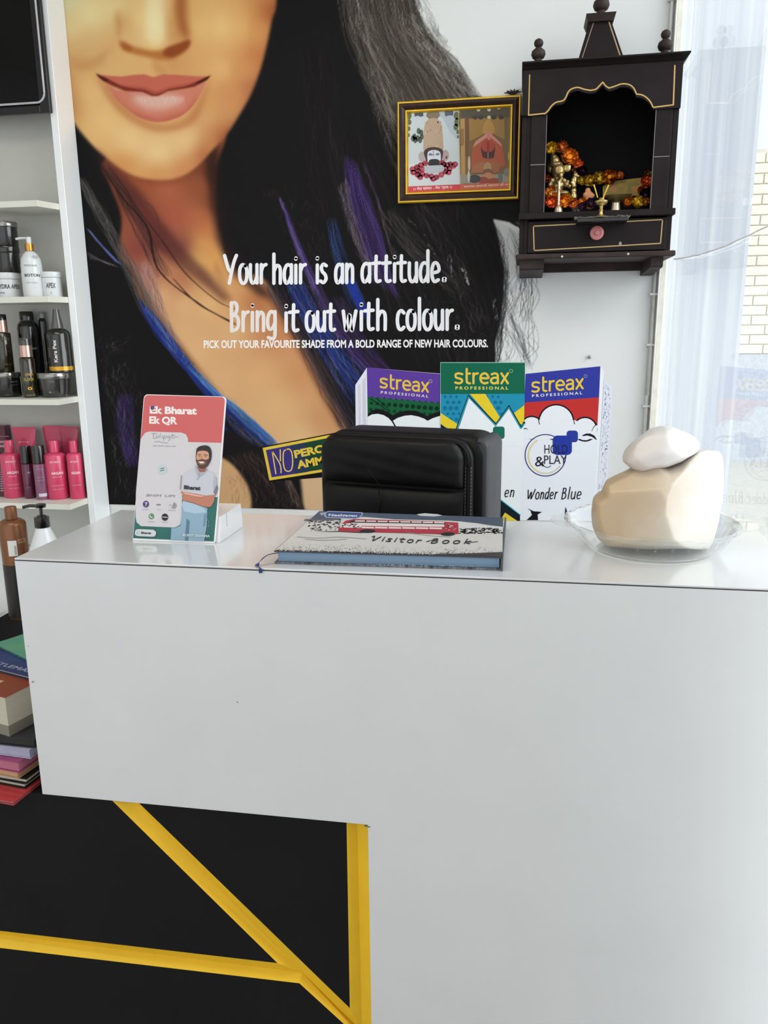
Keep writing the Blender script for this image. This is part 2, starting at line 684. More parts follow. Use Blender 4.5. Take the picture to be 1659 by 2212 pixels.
# nail
t = tag(obj('wall_nail', lathe(bmesh.new(), [(0, -0.002), (0.0035, -0.002), (0.006, 0.008), (0, 0.012)], (0, 0, 0), 12), mat('nail_grey', (150, 150, 150), rough=0.4, metal=0.6), smooth=True),
        'small grey nail head in the white wall above the blue box', 'nail')
t.rotation_euler = (PI / 2, 0, 0)
p = atY(1273, 771, WY)
t.location = (p.x, WY - 0.002, p.z)

# ================================================================== MURAL (printed wall sheet)
OX, OY = 110, -260
CW, CH = 1390, 1400
canvas = np.zeros((CH, CW, 3), np.float32)
yy, xx = np.mgrid[0:CH, 0:CW].astype(np.float32)
xx += OX
yy += OY


def blur(a, r):
    r = int(r)
    if r < 1:
        return a
    for _ in range(2):
        for ax in (0, 1):
            p = np.pad(a, [(r + 1, r) if i == ax else (0, 0) for i in range(a.ndim)], mode='edge')
            cs = np.cumsum(p, axis=ax, dtype=np.float64)
            n = a.shape[ax]
            if ax == 0:
                a = ((cs[2 * r + 1:2 * r + 1 + n] - cs[0:n]) / (2 * r + 1)).astype(np.float32)
            else:
                a = ((cs[:, 2 * r + 1:2 * r + 1 + n] - cs[:, 0:n]) / (2 * r + 1)).astype(np.float32)
    return a


def mask(pts, soft=1, smooth=False):
    if smooth:
        pts = catmull(pts, 6, True)
    P = np.array(pts, np.float32)
    m = np.zeros((CH, CW), np.float32)
    y0 = max(0, int(P[:, 1].min() - OY) - 1)
    y1 = min(CH, int(P[:, 1].max() - OY) + 2)
    xs = np.arange(CW, dtype=np.float32) + OX
    for r in range(y0, y1):
        acc = np.zeros(CW, np.float32)
        y = r + OY + 0.25
        for sub in (0, 0.5):
            yv = y + sub
            a, b = P, np.roll(P, -1, 0)
            cr = (a[:, 1] > yv) != (b[:, 1] > yv)
            if not cr.any():
                continue
            xi = np.sort(a[cr, 0] + (yv - a[cr, 1]) / (b[cr, 1] - a[cr, 1]) * (b[cr, 0] - a[cr, 0]))
            for i in range(0, len(xi) - 1, 2):
                acc += 0.5 * np.clip(np.minimum(xs + 0.5, xi[i + 1]) - np.maximum(xs - 0.5, xi[i]), 0, 1)
        m[r] = acc
    return blur(m, soft) if soft >= 1 else m


def comp(m, col, alpha=1.0):
    global canvas
    a = (m * alpha)[..., None]
    canvas = canvas * (1 - a) + np.asarray(col, np.float32) * a


def rbf(cps, p=2.6, step=8):
    ys = np.arange(0, CH + step, step)
    xs = np.arange(0, CW + step, step)
    gx, gy = np.meshgrid(xs + OX, ys + OY)
    num = np.zeros(gx.shape + (3,))
    den = np.zeros(gx.shape)
    for (x, y), c in cps.items():
        w = 1.0 / (((gx - x) ** 2 + (gy - y) ** 2 + 350.0) ** (p / 2))
        num += w[..., None] * np.array(c)
        den += w
    g = num / den[..., None]
    iy = np.arange(CH) / step
    ix = np.arange(CW) / step
    y0 = iy.astype(int)
    x0 = ix.astype(int)
    fy = (iy - y0)[:, None, None]
    fx = (ix - x0)[None, :, None]
    o = (g[y0][:, x0] * (1 - fy) * (1 - fx) + g[y0 + 1][:, x0] * fy * (1 - fx) + g[y0][:, x0 + 1] * (1 - fy) * fx + g[y0 + 1][:, x0 + 1] * fy * fx)
    return o.astype(np.float32)


npr = np.random.RandomState(3)


def resample(pts, n):
    P = np.array(catmull(pts, 10) if len(pts) > 2 else pts, float)
    d = np.r_[0, np.cumsum(np.hypot(*np.diff(P, axis=0).T))]
    s = np.linspace(0, d[-1], n)
    return np.stack([np.interp(s, d, P[:, 0]), np.interp(s, d, P[:, 1])], 1)


def strands(ga, gb, n, cols, amp=1.0, l0=.2, l1=.8, wav=3.0, umin=0.0, umax=1.0, tpow=1.0, fade=True, conv=0.0, clip=None):
    """bundle of n printed hairs between two guide curves"""
    K = 260
    A, Bc = resample(ga, K), resample(gb, K)
    acc = np.zeros(CH * CW)
    accC = np.zeros((CH * CW, 3))
    cols = np.array(cols, float)
    for i in range(n):
        t = npr.rand() ** tpow
        L = npr.uniform(l0, l1)
        u0 = npr.uniform(umin - L * .5, umax - L * .5)
        u1 = u0 + L
        u0, u1 = max(u0, umin), min(u1, umax)
        if u1 - u0 < .03:
            continue
        dist = np.hypot(*(A[-1] - A[0])) * (u1 - u0)
        m = max(12, int(dist * 1.6))
        u = np.linspace(u0, u1, m) * (K - 1)
        dt = npr.normal(0, .10)
        tt = np.clip(t + np.linspace(0, dt, m), -.03, 1.03)[:, None]
        iu = np.clip(u.astype(int), 0, K - 2)
        fu = (u - iu)[:, None]
        a = A[iu] * (1 - fu) + A[iu + 1] * fu
        b = Bc[iu] * (1 - fu) + Bc[iu + 1] * fu
        P = a * (1 - tt) + b * tt
        ph, fr = npr.uniform(0, 6.28), npr.uniform(.5, 2)
        P = P + np.stack([np.sin(np.linspace(0, fr * 6.28, m) + ph), np.zeros(m)], 1) * wav * npr.rand()
        w = amp * npr.uniform(.4, 1.0) * (np.sin(np.linspace(0.05, 3.09, m)) ** .7 if fade else np.ones(m)) * .65
        c = cols[npr.randint(len(cols))] * npr.uniform(.85, 1.15)
        x, y = P[:, 0] - OX, P[:, 1] - OY
        x0, y0 = np.floor(x).astype(int), np.floor(y).astype(int)
        fx, fy = x - x0, y - y0
        for dx in (0, 1):
            for dy in (0, 1):
                ww = w * (fx if dx else 1 - fx) * (fy if dy else 1 - fy)
                X, Y = x0 + dx, y0 + dy
                ok = (X >= 0) & (X < CW) & (Y >= 0) & (Y < CH)
                idx = (Y * CW + X)[ok]
                np.add.at(acc, idx, ww[ok])
                np.add.at(accC, idx, ww[ok][:, None] * c)
    al = 1 - np.exp(-acc * 1.3)
    col = accC / np.maximum(acc, 1e-6)[:, None]
    al = al.reshape(CH, CW)
    if clip is not None:
        al = al * clip
    global canvas
    a = al[..., None].astype(np.float32)
    canvas = canvas * (1 - a) + col.reshape(CH, CW, 3).astype(np.float32) * a


# base sheet: near white
canvas[:] = (218, 220, 219)

body_skin = rbf({(300, 400): (160, 82, 48), (360, 410): (176, 92, 58), (430, 400): (150, 78, 48), (462, 375): (70, 42, 32), (275, 430): (105, 52, 42),
                 (320, 470): (150, 70, 54), (380, 470): (172, 82, 58), (430, 470): (182, 96, 60), (460, 440): (110, 58, 40), (335, 530): (120, 56, 52),
                 (395, 530): (118, 60, 58), (350, 500): (140, 66, 56), (300, 540): (130, 62, 52), (440, 525): (220, 150, 74), (425, 570): (226, 172, 92), (460, 560): (216, 150, 78),
                 (452, 500): (190, 104, 60), (472, 620): (218, 160, 98), (395, 600): (172, 100, 70), (330, 580): (184, 110, 84), (350, 640): (218, 158, 112),
                 (400, 660): (220, 164, 114), (450, 660): (222, 168, 112), (510, 610): (206, 140, 86), (556, 650): (176, 104, 62), (400, 720): (216, 162, 112),
                 (500, 720): (214, 160, 110), (590, 715): (186, 116, 74), (480, 820): (214, 158, 108), (560, 820): (214, 156, 105), (645, 810): (196, 132, 84),
                 (600, 880): (216, 162, 110), (700, 900): (196, 134, 88), (640, 950): (218, 168, 118), (500, 1030): (204, 152, 106), (530, 1080): (208, 158, 112),
                 (680, 1060): (206, 166, 126), (420, 760): (220, 164, 112), (560, 900): (210, 158, 108)})
face_skin = rbf({(140, -200): (214, 200, 156), (400, -200): (232, 196, 140), (600, -200): (150, 80, 44), (150, 0): (206, 196, 152), (150, 60): (216, 190, 138), (150, 150): (204, 158, 104),
                 (150, 240): (196, 146, 92), (180, 100): (204, 164, 110), (200, 30): (226, 206, 152), (240, 20): (226, 198, 142), (244, 100): (212, 160, 102),
                 (272, 50): (204, 152, 92), (300, 40): (230, 194, 130), (335, 50): (242, 228, 176), (335, 90): (232, 198, 138), (372, 50): (196, 134, 78),
                 (402, 30): (214, 158, 96), (384, 75): (190, 124, 70), (430, 60): (226, 180, 114), (480, 60): (228, 188, 122), (520, 60): (222, 170, 104),
                 (556, 60): (200, 134, 76), (584, 30): (166, 88, 48), (556, 120): (186, 110, 62), (520, 150): (202, 136, 82), (480, 150): (222, 172, 112),
                 (300, 140): (214, 162, 102), (340, 148): (216, 166, 108), (370, 138): (196, 134, 80), (200, 200): (216, 170, 112), (230, 260): (222, 178, 118),
                 (280, 300): (222, 182, 122), (340, 330): (222, 186, 130), (400, 300): (216, 170, 112), (450, 255): (204, 150, 96), (500, 200): (198, 132, 82),
                 (270, 352): (200, 134, 76), (340, 378): (200, 136, 82), (400, 368): (196, 126, 78), (440, 335): (170, 96, 56), (175, 130): (196, 142, 86),
                 (475, 285): (180, 108, 66), (540, 190): (170, 100, 62)})
HAIR = (23, 21, 22)
hair_all = mask([(100, 250), (160, 262), (300, 330), (460, 300), (560, 120), (600, -40), (610, -270), (860, -270), (890, -60), (897, 10), (925, 75), (965, 115), (998, 160),
                 (1022, 205), (1060, 215), (1150, 260), (1150, 470), (1110, 482), (1066, 474), (1078, 520), (1089, 580), (1088, 640), (1080, 700), (1070, 740), (1070, 800),
                 (1050, 1200), (100, 1200)], 1, False)
comp(hair_all, HAIR)
# skin of neck and chest
chest = mask([(226, 345), (238, 400), (262, 470), (258, 545), (283, 585), (300, 640), (330, 680), (351, 712), (393, 768), (444, 832), (492, 878), (545, 915), (590, 965),
              (640, 1000), (655, 1097), (660, 1200), (760, 1200), (760, 960), (748, 920), (712, 850), (680, 786), (636, 710), (606, 656), (566, 600), (520, 590), (492, 560), (474, 500),
              (466, 430), (468, 360), (480, 280), (330, 300)], 3, True)
body_skin = body_skin + np.array([0, 9, 11], np.float32) * np.clip((body_skin[..., :1] - 110) / 90, 0, 1)
comp(chest, body_skin)
c2 = mask([(470, 985), (500, 1000), (524, 1030), (540, 1062), (546, 1130), (440, 1130), (450, 1000)], 3, True)
comp(c2, body_skin)
# face
face = mask([(100, -270), (100, 225), (146, 252), (178, 290), (210, 325), (250, 358), (290, 380), (330, 388), (372, 387), (408, 373), (446, 340), (488, 292), (516, 250),
             (542, 204), (562, 152), (577, 95), (588, 40), (598, -10), (610, -270)], 3, True)
sh = blur(face, 16)
comp(np.clip(sh * 1.0, 0, 1) * (1 - face) * chest, (112, 50, 28), .75)
face_skin = np.clip(face_skin * 1.035 + np.array([2, 6, 6], np.float32), 0, 250)
comp(face, face_skin)
comp(mask([(470, 300), (520, 250), (548, 200), (570, 140), (590, 60), (600, -60), (640, -60), (600, 160), (540, 280), (480, 340)], 11) * face, (120, 58, 34), .6)
comp(mask([(100, 120), (150, 150), (175, 220), (160, 262), (100, 240)], 14) * face, (176, 110, 60), .35)
comp(mask([(240, 268), (330, 300), (430, 268), (420, 330), (340, 352), (260, 326)], 16) * face, (236, 204, 150), .45)
# nose
comp(mask([(258, 88), (262, 104), (275, 112), (292, 118), (318, 124), (345, 130), (372, 128), (392, 118), (406, 104), (410, 88), (398, 92), (380, 100), (350, 108), (330, 110), (300, 104), (280, 98)], 4, True), (176, 100, 44), .8)
comp(mask([(360, 104), (385, 94), (408, 86), (410, 98), (396, 112), (372, 124), (352, 118)], 3, True), (140, 66, 34), .85)
comp(mask([(262, 92), (276, 96), (286, 104), (280, 112), (266, 106)], 3, True), (168, 88, 46), .75)
comp(mask([(256, 20), (262, 50), (258, 90), (252, 70), (250, 30)], 6), (188, 126, 72), .65)
comp(mask([(380, -40), (376, 20), (384, 60), (398, 84), (410, 84), (404, 40), (404, -40)], 7), (160, 88, 46), .8)
comp(mask([(322, -200), (316, 20), (318, 85), (342, 98), (356, 80), (352, 20), (350, -200)], 8), (246, 234, 186), .7)
comp(mask([(330, 122), (352, 138), (362, 160), (350, 166), (336, 160), (328, 140)], 6), (190, 126, 74), .45)
comp(mask([(150, 120), (170, 138), (200, 130), (225, 110), (240, 96), (222, 138), (190, 150), (160, 150)], 8), (178, 114, 62), .4)
# lips
comp(mask([(206, 162), (250, 205), (290, 243), (340, 268), (390, 262), (425, 228), (454, 165), (430, 250), (390, 280), (330, 284), (280, 262), (240, 225)], 6, True), (180, 104, 62), .55)
up = mask([(209, 161), (235, 164), (262, 166), (290, 162), (312, 161), (331, 167), (352, 161), (385, 162), (420, 165), (453, 166), (430, 180), (400, 188), (362, 193),
           (342, 205), (328, 205), (310, 197), (275, 194), (245, 185)], 1)
comp(up, (196, 104, 84))
comp(mask([(215, 168), (262, 186), (310, 190), (338, 200), (365, 190), (410, 182), (448, 170), (425, 186), (400, 192), (362, 198), (342, 208), (328, 208), (310, 200), (270, 196), (240, 186)], 3), (158, 66, 56), .8)
lo = mask([(228, 182), (252, 194), (290, 199), (316, 202), (336, 209), (352, 203), (380, 196), (420, 190), (443, 178), (432, 205), (412, 234), (385, 254), (345, 264), (305, 256),
           (272, 234), (246, 208)], 1, True)
comp(lo, (206, 126, 104))
comp(mask([(240, 200), (280, 238), (340, 258), (400, 240), (430, 205), (425, 235), (385, 262), (340, 272), (290, 258), (250, 225)], 5) * lo, (188, 96, 78), .8)
comp(mask([(285, 204), (320, 206), (360, 204), (395, 208), (388, 226), (350, 238), (315, 236), (290, 222)], 7) * lo, (224, 186, 172), .8)
for i in range(26):
    x = 300 + i * 3.9 + npr.uniform(-1, 1)
    y = 208 + npr.uniform(-2, 4)
    comp(mask([(x, y), (x + 1.2, y), (x + 1.6, y + npr.uniform(6, 18)), (x + .3, y + npr.uniform(6, 18))], 0), (240, 216, 210), .45)
comp(mask([(208, 160), (232, 170), (262, 186), (288, 192), (312, 195), (330, 204), (342, 204), (364, 193), (400, 187), (430, 176), (453, 165), (446, 174), (420, 188), (385, 194), (362, 197),
           (344, 207), (328, 208), (308, 199), (270, 197), (240, 184), (220, 174)], 1), (120, 42, 34), .9)
comp(mask([(206, 158), (214, 163), (236, 174), (228, 176), (214, 168)], 1) + mask([(456, 163), (446, 167), (420, 180), (432, 180), (448, 172)], 1), (60, 26, 18), .9)
# hair shading over the neck sides
comp(mask([(205, 318), (238, 352), (300, 410), (350, 480), (400, 540), (450, 590), (500, 650), (480, 650), (420, 600), (360, 555), (320, 520), (290, 470), (262, 420), (225, 380)], 7), (70, 34, 36), .62)
comp(mask([(465, 560), (480, 590), (500, 650), (492, 655), (470, 620), (462, 580)], 4), (150, 90, 56), .25)
comp(mask([(283, 560), (320, 640), (380, 730), (440, 810), (480, 860), (430, 830), (360, 740), (300, 660)], 6), (60, 34, 26), .6)
comp(mask([(600, 655), (640, 715), (684, 790), (720, 860), (752, 925), (735, 930), (690, 850), (650, 770), (610, 700), (575, 640)], 6), (96, 54, 34), .6)

comp(mask([(440, 300), (470, 300), (474, 420), (486, 520), (540, 590), (600, 650), (560, 640), (500, 590), (468, 520), (452, 420)], 7) * (1 - face), (40, 26, 22), .75)
# hairs
comp(mask([(740, -270), (760, 60), (800, 170), (850, 270), (960, 330), (1100, 300), (1026, 205), (960, 110), (900, 20), (870, -270)], 14, False) * hair_all, (66, 59, 53), .85)
strands([(720, -260), (740, 40), (800, 200), (880, 420)], [(885, -260), (905, 30), (985, 140), (1060, 260)], 1300,
        [(112, 104, 94), (56, 50, 46), (30, 28, 28), (134, 126, 114), (80, 72, 64)], .8, .08, .4, 5)
strands([(760, -60), (770, 60), (800, 150), (850, 290)], [(780, -60), (800, 80), (840, 170), (900, 300)], 60, [(170, 164, 156), (150, 140, 130)], .8, .05, .2, 2)
strands([(860, 40), (900, 100), (960, 190), (1030, 240)], [(900, 20), (950, 90), (1000, 160), (1040, 230)], 240, [(150, 144, 136), (190, 186, 178), (40, 38, 38)], .7, .05, .2, 4)
strands([(700, 240), (740, 440), (820, 640), (960, 900)], [(900, 300), (1010, 440), (1080, 600), (1076, 800)], 220, [(46, 43, 42), (56, 52, 50), (16, 15, 17)], .6, .2, .6, 8)
strands([(850, 380), (900, 450), (960, 560), (1020, 720)], [(880, 400), (940, 470), (1000, 560), (1060, 700)], 70, [(96, 90, 86), (70, 64, 62)], .7, .05, .25, 4)
strands([(820, 470), (870, 540), (930, 600), (980, 640)], [(850, 440), (910, 520), (960, 560), (1010, 620)], 90, [(80, 70, 66), (110, 102, 98)], .6, .1, .5, 4)
# purple lights
strands([(742, 330), (752, 420), (775, 500), (800, 590), (840, 680)], [(770, 350), (800, 440), (826, 520), (850, 610), (900, 720)], 230, [(70, 42, 140), (96, 66, 160), (56, 34, 110), (30, 22, 44), (110, 92, 150)], .6, .2, .6, 3, umax=.8)
strands([(730, 400), (745, 470), (770, 540), (790, 590)], [(750, 380), (770, 470), (790, 540), (815, 600)], 130, [(120, 104, 120), (96, 74, 100), (150, 136, 150)], .6, .1, .4, 3)
strands([(780, 340), (820, 460), (850, 560)], [(790, 360), (830, 470), (870, 580)], 30, [(90, 60, 110), (130, 110, 120)], .6, .1, .4, 3)
strands([(602, 428), (632, 515), (672, 620), (720, 720), (800, 830)], [(610, 432), (650, 530), (704, 640), (760, 740), (850, 850)], 190, [(84, 58, 150), (60, 42, 118), (110, 86, 160), (34, 26, 44), (26, 24, 30)], .6, .2, .6, 3)
strands([(598, 420), (640, 540), (680, 640)], [(606, 425), (648, 540), (690, 640)], 30, [(170, 150, 190), (130, 110, 170)], .6, .1, .3, 3)
strands([(680, 640), (720, 720), (790, 800), (860, 860)], [(740, 640), (790, 730), (850, 800), (930, 860)], 240, [(62, 40, 110), (44, 30, 76), (84, 66, 90)], .55, .2, .6, 5)
# blue lights
strands([(706, 470), (716, 540), (740, 620), (770, 680)], [(726, 470), (746, 540), (776, 620), (800, 680)], 130, [(34, 70, 150), (52, 92, 170), (80, 96, 130), (26, 36, 80), (24, 24, 34)], .6, .2, .6, 2)
strands([(744, 600), (764, 650), (785, 690)], [(762, 600), (786, 650), (806, 690)], 90, [(34, 60, 170), (30, 50, 150)], .8, .3, .8, 2)
strands([(612, 600), (640, 670), (684, 750), (744, 850), (790, 910)], [(650, 596), (682, 660), (732, 740), (800, 820), (850, 870)], 400, [(34, 62, 170), (28, 48, 140), (48, 80, 186), (20, 26, 60), (22, 22, 30)], .6, .15, .6, 3)
strands([(612, 600), (640, 670), (684, 750), (744, 850)], [(650, 596), (682, 660), (732, 740), (800, 820)], 60, [(110, 130, 190), (140, 120, 150)], .6, .05, .3, 3)
strands([(560, 600), (606, 680), (650, 760), (700, 860), (752, 950)], [(606, 610), (650, 700), (700, 780), (750, 870), (790, 940)], 300, [(58, 44, 40), (100, 84, 76), (24, 22, 26), (36, 40, 80)], .6, .15, .5, 4)
strands([(600, 430), (620, 520), (640, 600)], [(700, 430), (700, 520), (720, 600)], 50, [(60, 56, 56), (90, 86, 84)], .4, .05, .2, 3)
# left side
strands([(165, 380), (205, 470), (255, 560), (310, 680), (390, 790)], [(185, 385), (240, 480), (290, 570), (345, 690), (420, 790)], 260, [(74, 72, 70), (110, 106, 102), (52, 50, 50)], .7, .06, .3, 3)
strands([(215, 350), (262, 440), (300, 520), (340, 600)], [(240, 360), (290, 440), (330, 520), (372, 600)], 100, [(58, 44, 44), (30, 26, 28)], .6, .2, .6, 4)
strands([(284, 570), (305, 610), (335, 680), (372, 740)], [(318, 560), (338, 610), (360, 680), (392, 750)], 200, [(150, 126, 132), (118, 92, 110), (90, 60, 60), (170, 150, 150)], .5, .1, .5, 4)
strands([(184, 490), (214, 525), (250, 566)], [(194, 498), (222, 532), (262, 572)], 70, [(60, 76, 170), (90, 100, 170), (120, 124, 150)], .7, .2, .6, 2)
strands([(180, 540), (215, 560), (250, 575)], [(184, 556), (215, 566), (260, 578)], 14, [(150, 144, 140)], .6, .2, .6, 2)
strands([(296, 640), (322, 700), (384, 780), (450, 860), (500, 920), (560, 990)], [(330, 676), (372, 732), (424, 800), (490, 868), (548, 912), (600, 968)], 560, [(28, 44, 130), (34, 60, 170), (24, 30, 90), (20, 20, 28), (60, 90, 180)], .6, .12, .5, 4)
strands([(384, 770), (440, 830), (500, 890), (580, 962)], [(410, 790), (470, 846), (528, 890), (604, 962)], 240, [(44, 100, 200), (60, 140, 216), (34, 70, 180), (100, 160, 200), (20, 30, 70), (60, 70, 60)], .65, .15, .5, 3, umin=.1)
strands([(470, 880), (510, 930), (560, 985)], [(500, 900), (550, 945), (590, 985)], 120, [(70, 70, 60), (100, 98, 90), (34, 32, 32)], .6, .1, .5, 3)
strands([(440, 880), (480, 950), (540, 1030)], [(470, 900), (530, 970), (580, 1030)], 220, [(28, 44, 140), (34, 56, 160), (20, 22, 50), (24, 22, 26)], .55, .2, .6, 4)
strands([(255, 850), (250, 920), (275, 1010)], [(285, 850), (290, 920), (300, 1010)], 240, [(70, 46, 130), (56, 40, 96), (40, 34, 60)], .55, .2, .6, 4)
strands([(210, 800), (230, 900), (235, 1085)], [(300, 800), (330, 900), (330, 1085)], 90, [(90, 86, 86), (60, 58, 60), (120, 116, 116)], .5, .06, .25, 8)
strands([(190, 760), (240, 720), (290, 700)], [(200, 800), (260, 760), (300, 730)], 18, [(80, 76, 74)], .5, .1, .4, 8)
# dark band that crosses the chest below
comp(mask([(486, 930), (540, 955), (590, 985), (612, 1040), (640, 1070), (655, 1120), (552, 1120), (544, 1065), (526, 1028), (500, 1000), (470, 975)], 3, True), (27, 24, 26))
strands([(486, 985), (520, 1015), (545, 1060), (552, 1100)], [(590, 960), (625, 1030), (645, 1060), (655, 1110)], 240, [(60, 36, 34), (90, 60, 50), (34, 28, 30), (120, 96, 84)], .6, .1, .5, 5)
strands([(610, 1030), (622, 1060), (634, 1100)], [(622, 1030), (640, 1060), (652, 1100)], 60, [(150, 130, 116), (90, 70, 60)], .6, .2, .6, 3)
strands([(486, 1030), (500, 1050), (490, 1090)], [(520, 1020), (540, 1050), (546, 1095)], 34, [(130, 84, 60), (110, 66, 50)], .5, .2, .7, 5)
# fine single hairs crossing the neck
for pts, n, c, a in (([(216, 355), (262, 425), (317, 490), (342, 583), (435, 659), (507, 697)], 5, (40, 24, 20), 1.0),
                     ([(216, 355), (280, 430), (350, 520), (400, 590), (470, 650), (512, 668)], 4, (60, 34, 28), .8),
                     ([(280, 420), (330, 450), (345, 520), (320, 560)], 2, (90, 50, 40), .8),
                     ([(372, 600), (420, 650), (470, 680), (510, 702)], 6, (70, 40, 26), .9)):
    q = [(x + 2.5, y + 2) for x, y in pts]
    strands(pts, q, n * 4, [c], a, .6, 1.4, 2.0)
# right edge: white gaps and wisps
comp(mask([(1066, 474), (1092, 486), (1112, 500), (1130, 512), (1130, 620), (1100, 640), (1092, 600), (1090, 560), (1080, 520)], 1), (204, 206, 209), 1.0)
for a, b in (((994, 578), (1012, 618)), ((1062, 640), (1072, 700)), ((962, 546), (975, 600))):
    strands([a, b], [(a[0] + 12, a[1] + 4), (b[0] + 2, b[1])], 26 if a[0] == 994 else 10, [(215, 215, 215), (190, 190, 190)], 1.0, .05, .3, 1)
strands([(866, 460), (900, 500), (940, 550)], [(870, 460), (930, 520), (960, 560)], 12, [(190, 188, 186)], .7, .03, .08, 1)
strands([(1060, 480), (1084, 560), (1086, 640), (1074, 720), (1070, 790)], [(1074, 480), (1096, 560), (1098, 640), (1086, 720), (1080, 790)], 150, [(20, 20, 22), (44, 42, 44)], .7, .05, .3, 4)
strands([(1080, 484), (1116, 560), (1102, 640), (1090, 700)], [(1130, 500), (1150, 580), (1160, 650), (1130, 700)], 24, [(50, 48, 50), (80, 78, 82), (30, 30, 32)], .7, .2, .8, 10)
strands([(1086, 690), (1104, 730), (1128, 770), (1146, 800)], [(1100, 670), (1130, 720), (1142, 760), (1150, 800)], 18, [(60, 58, 62), (100, 98, 104)], .7, .4, 1.0, 5)
strands([(1070, 700), (1090, 740), (1080, 780)], [(1090, 700), (1120, 750), (1110, 790)], 14, [(60, 58, 62)], .6, .3, .9, 6)
strands([(1066, 470), (1100, 480), (1136, 500)], [(1080, 450), (1110, 470), (1140, 484)], 120, [(28, 27, 29)], .9, .2, .8, 3)
strands([(880, -20), (915, 60), (970, 140), (1026, 205)], [(910, -20), (945, 60), (995, 140), (1036, 210)], 160, [(58, 54, 50), (90, 86, 80), (140, 136, 130)], .55, .08, .3, 6)
strands([(900, 90), (950, 160), (1000, 215)], [(940, 80), (985, 140), (1030, 205)], 130, [(196, 192, 186), (160, 156, 150)], .6, .03, .12, 3)
strands([(745, 40), (775, 160), (830, 300), (860, 400)], [(800, 20), (850, 160), (930, 280), (960, 400)], 110, [(168, 162, 152), (140, 134, 124)], .5, .04, .15, 5)
strands([(640, 100), (650, 300), (690, 480)], [(720, 100), (740, 300), (780, 480)], 60, [(44, 41, 42), (54, 50, 60)], .5, .1, .4, 4)
strands([(560, 400), (600, 480), (640, 560)], [(640, 400), (690, 480), (720, 560)], 60, [(84, 80, 82), (60, 56, 60)], .45, .04, .15, 4)
strands([(820, 560), (900, 640), (990, 760)], [(900, 520), (1000, 600), (1050, 740)], 70, [(110, 106, 104), (150, 146, 144)], .5, .02, .1, 4)
strands([(600, 600), (670, 740), (760, 880)], [(660, 600), (740, 730), (830, 850)], 90, [(120, 130, 180), (90, 90, 120), (150, 130, 140)], .5, .04, .16, 3)
strands([(300, 650), (372, 760), (470, 860), (580, 965)], [(330, 680), (420, 790), (520, 880), (600, 975)], 120, [(120, 150, 200), (80, 110, 170), (150, 160, 160)], .5, .04, .14, 4)
strands([(180, 420), (240, 520), (300, 640), (380, 760)], [(200, 420), (262, 520), (330, 640), (400, 760)], 90, [(140, 136, 132), (110, 106, 102)], .5, .03, .12, 4)
strands([(205, 700), (225, 850), (240, 1040)], [(270, 760), (290, 880), (280, 1060)], 60, [(150, 146, 150), (110, 106, 112)], .5, .03, .12, 6)
strands([(1090, 490), (1108, 580), (1096, 690), (1110, 790)], [(1128, 500), (1156, 600), (1154, 690), (1160, 790)], 26, [(34, 32, 34), (60, 58, 62)], .8, .3, 1.0, 12)
strands([(1076, 640), (1100, 700), (1130, 790)], [(1086, 620), (1120, 690), (1150, 790)], 14, [(30, 28, 32)], .8, .4, 1.0, 8)
canvas = blur(canvas, 0)

# sheet geometry: a fine grid on the wall carrying the ink colours
mural = thing('wall_mural', 'tall wall print of a smiling woman with black, blue and purple hair', 'poster', (-0.55, WY - 0.002, 0.775))
X0, X1, Z0, Z1 = -1.556, RX - 0.022, 0.776, 2.56
nx, nz = 640, 570
gx, gz = np.meshgrid(np.linspace(X0, X1, nx), np.linspace(Z0, Z1, nz))
R3 = np.array(RM)
v = np.stack([gx - CAM.x, np.full_like(gx, WY - 0.002) - CAM.y, gz - CAM.z], -1) @ R3
u_ = IW / 2 + FPX * v[..., 0] / -v[..., 2] - OX
v_ = IH / 2 - FPX * v[..., 1] / -v[..., 2] - OY
u_ = np.clip(u_, 0, CW - 2.01)
v_ = np.clip(v_, 0, CH - 2.01)
iu, iv = u_.astype(int), v_.astype(int)
fu, fv = (u_ - iu)[..., None], (v_ - iv)[..., None]
sm = (canvas[iv, iu] * (1 - fu) * (1 - fv) + canvas[iv, iu + 1] * fu * (1 - fv) + canvas[iv + 1, iu] * (1 - fu) * fv + canvas[iv + 1, iu + 1] * fu * fv)
me = bpy.data.meshes.new('printed_sheet')
co = np.stack([gx, np.full_like(gx, WY - 0.002), gz], -1).reshape(-1, 3) - np.array(mural.location)
ii = np.arange(nx * nz).reshape(nz, nx)
q = np.stack([ii[:-1, :-1], ii[:-1, 1:], ii[1:, 1:], ii[1:, :-1]], -1).reshape(-1, 4)
me.vertices.add(len(co))
me.vertices.foreach_set('co', co.astype(np.float32).ravel())
me.loops.add(q.size)
me.loops.foreach_set('vertex_index', q.astype(np.int32).ravel())
me.polygons.add(len(q))
me.polygons.foreach_set('loop_start', np.arange(0, q.size, 4, dtype=np.int32))
me.update(calc_edges=True)
ca = me.color_attributes.new('Col', 'FLOAT_COLOR', 'POINT')
buf = np.ones((nx * nz, 4), np.float32)
buf[:, :3] = linnp(sm.reshape(-1, 3))
ca.data.foreach_set('color', buf.ravel())
PM = printmat('mural_ink', rough=0.5, spec=0.07, grain=0.02)
obj('printed_sheet', me, PM, mural, world=False)
obj('backing_sheet', B(X0, X1, WY - 0.0018, WY - 0.0003, Z0, 2.995), mat('sheet_white', (222, 224, 222), rough=0.5), mural)
obj('printed_sheet', B(X0, X1, WY - 0.0021, WY - 0.0019, Z1, 2.995), _M['sheet_white'], mural)

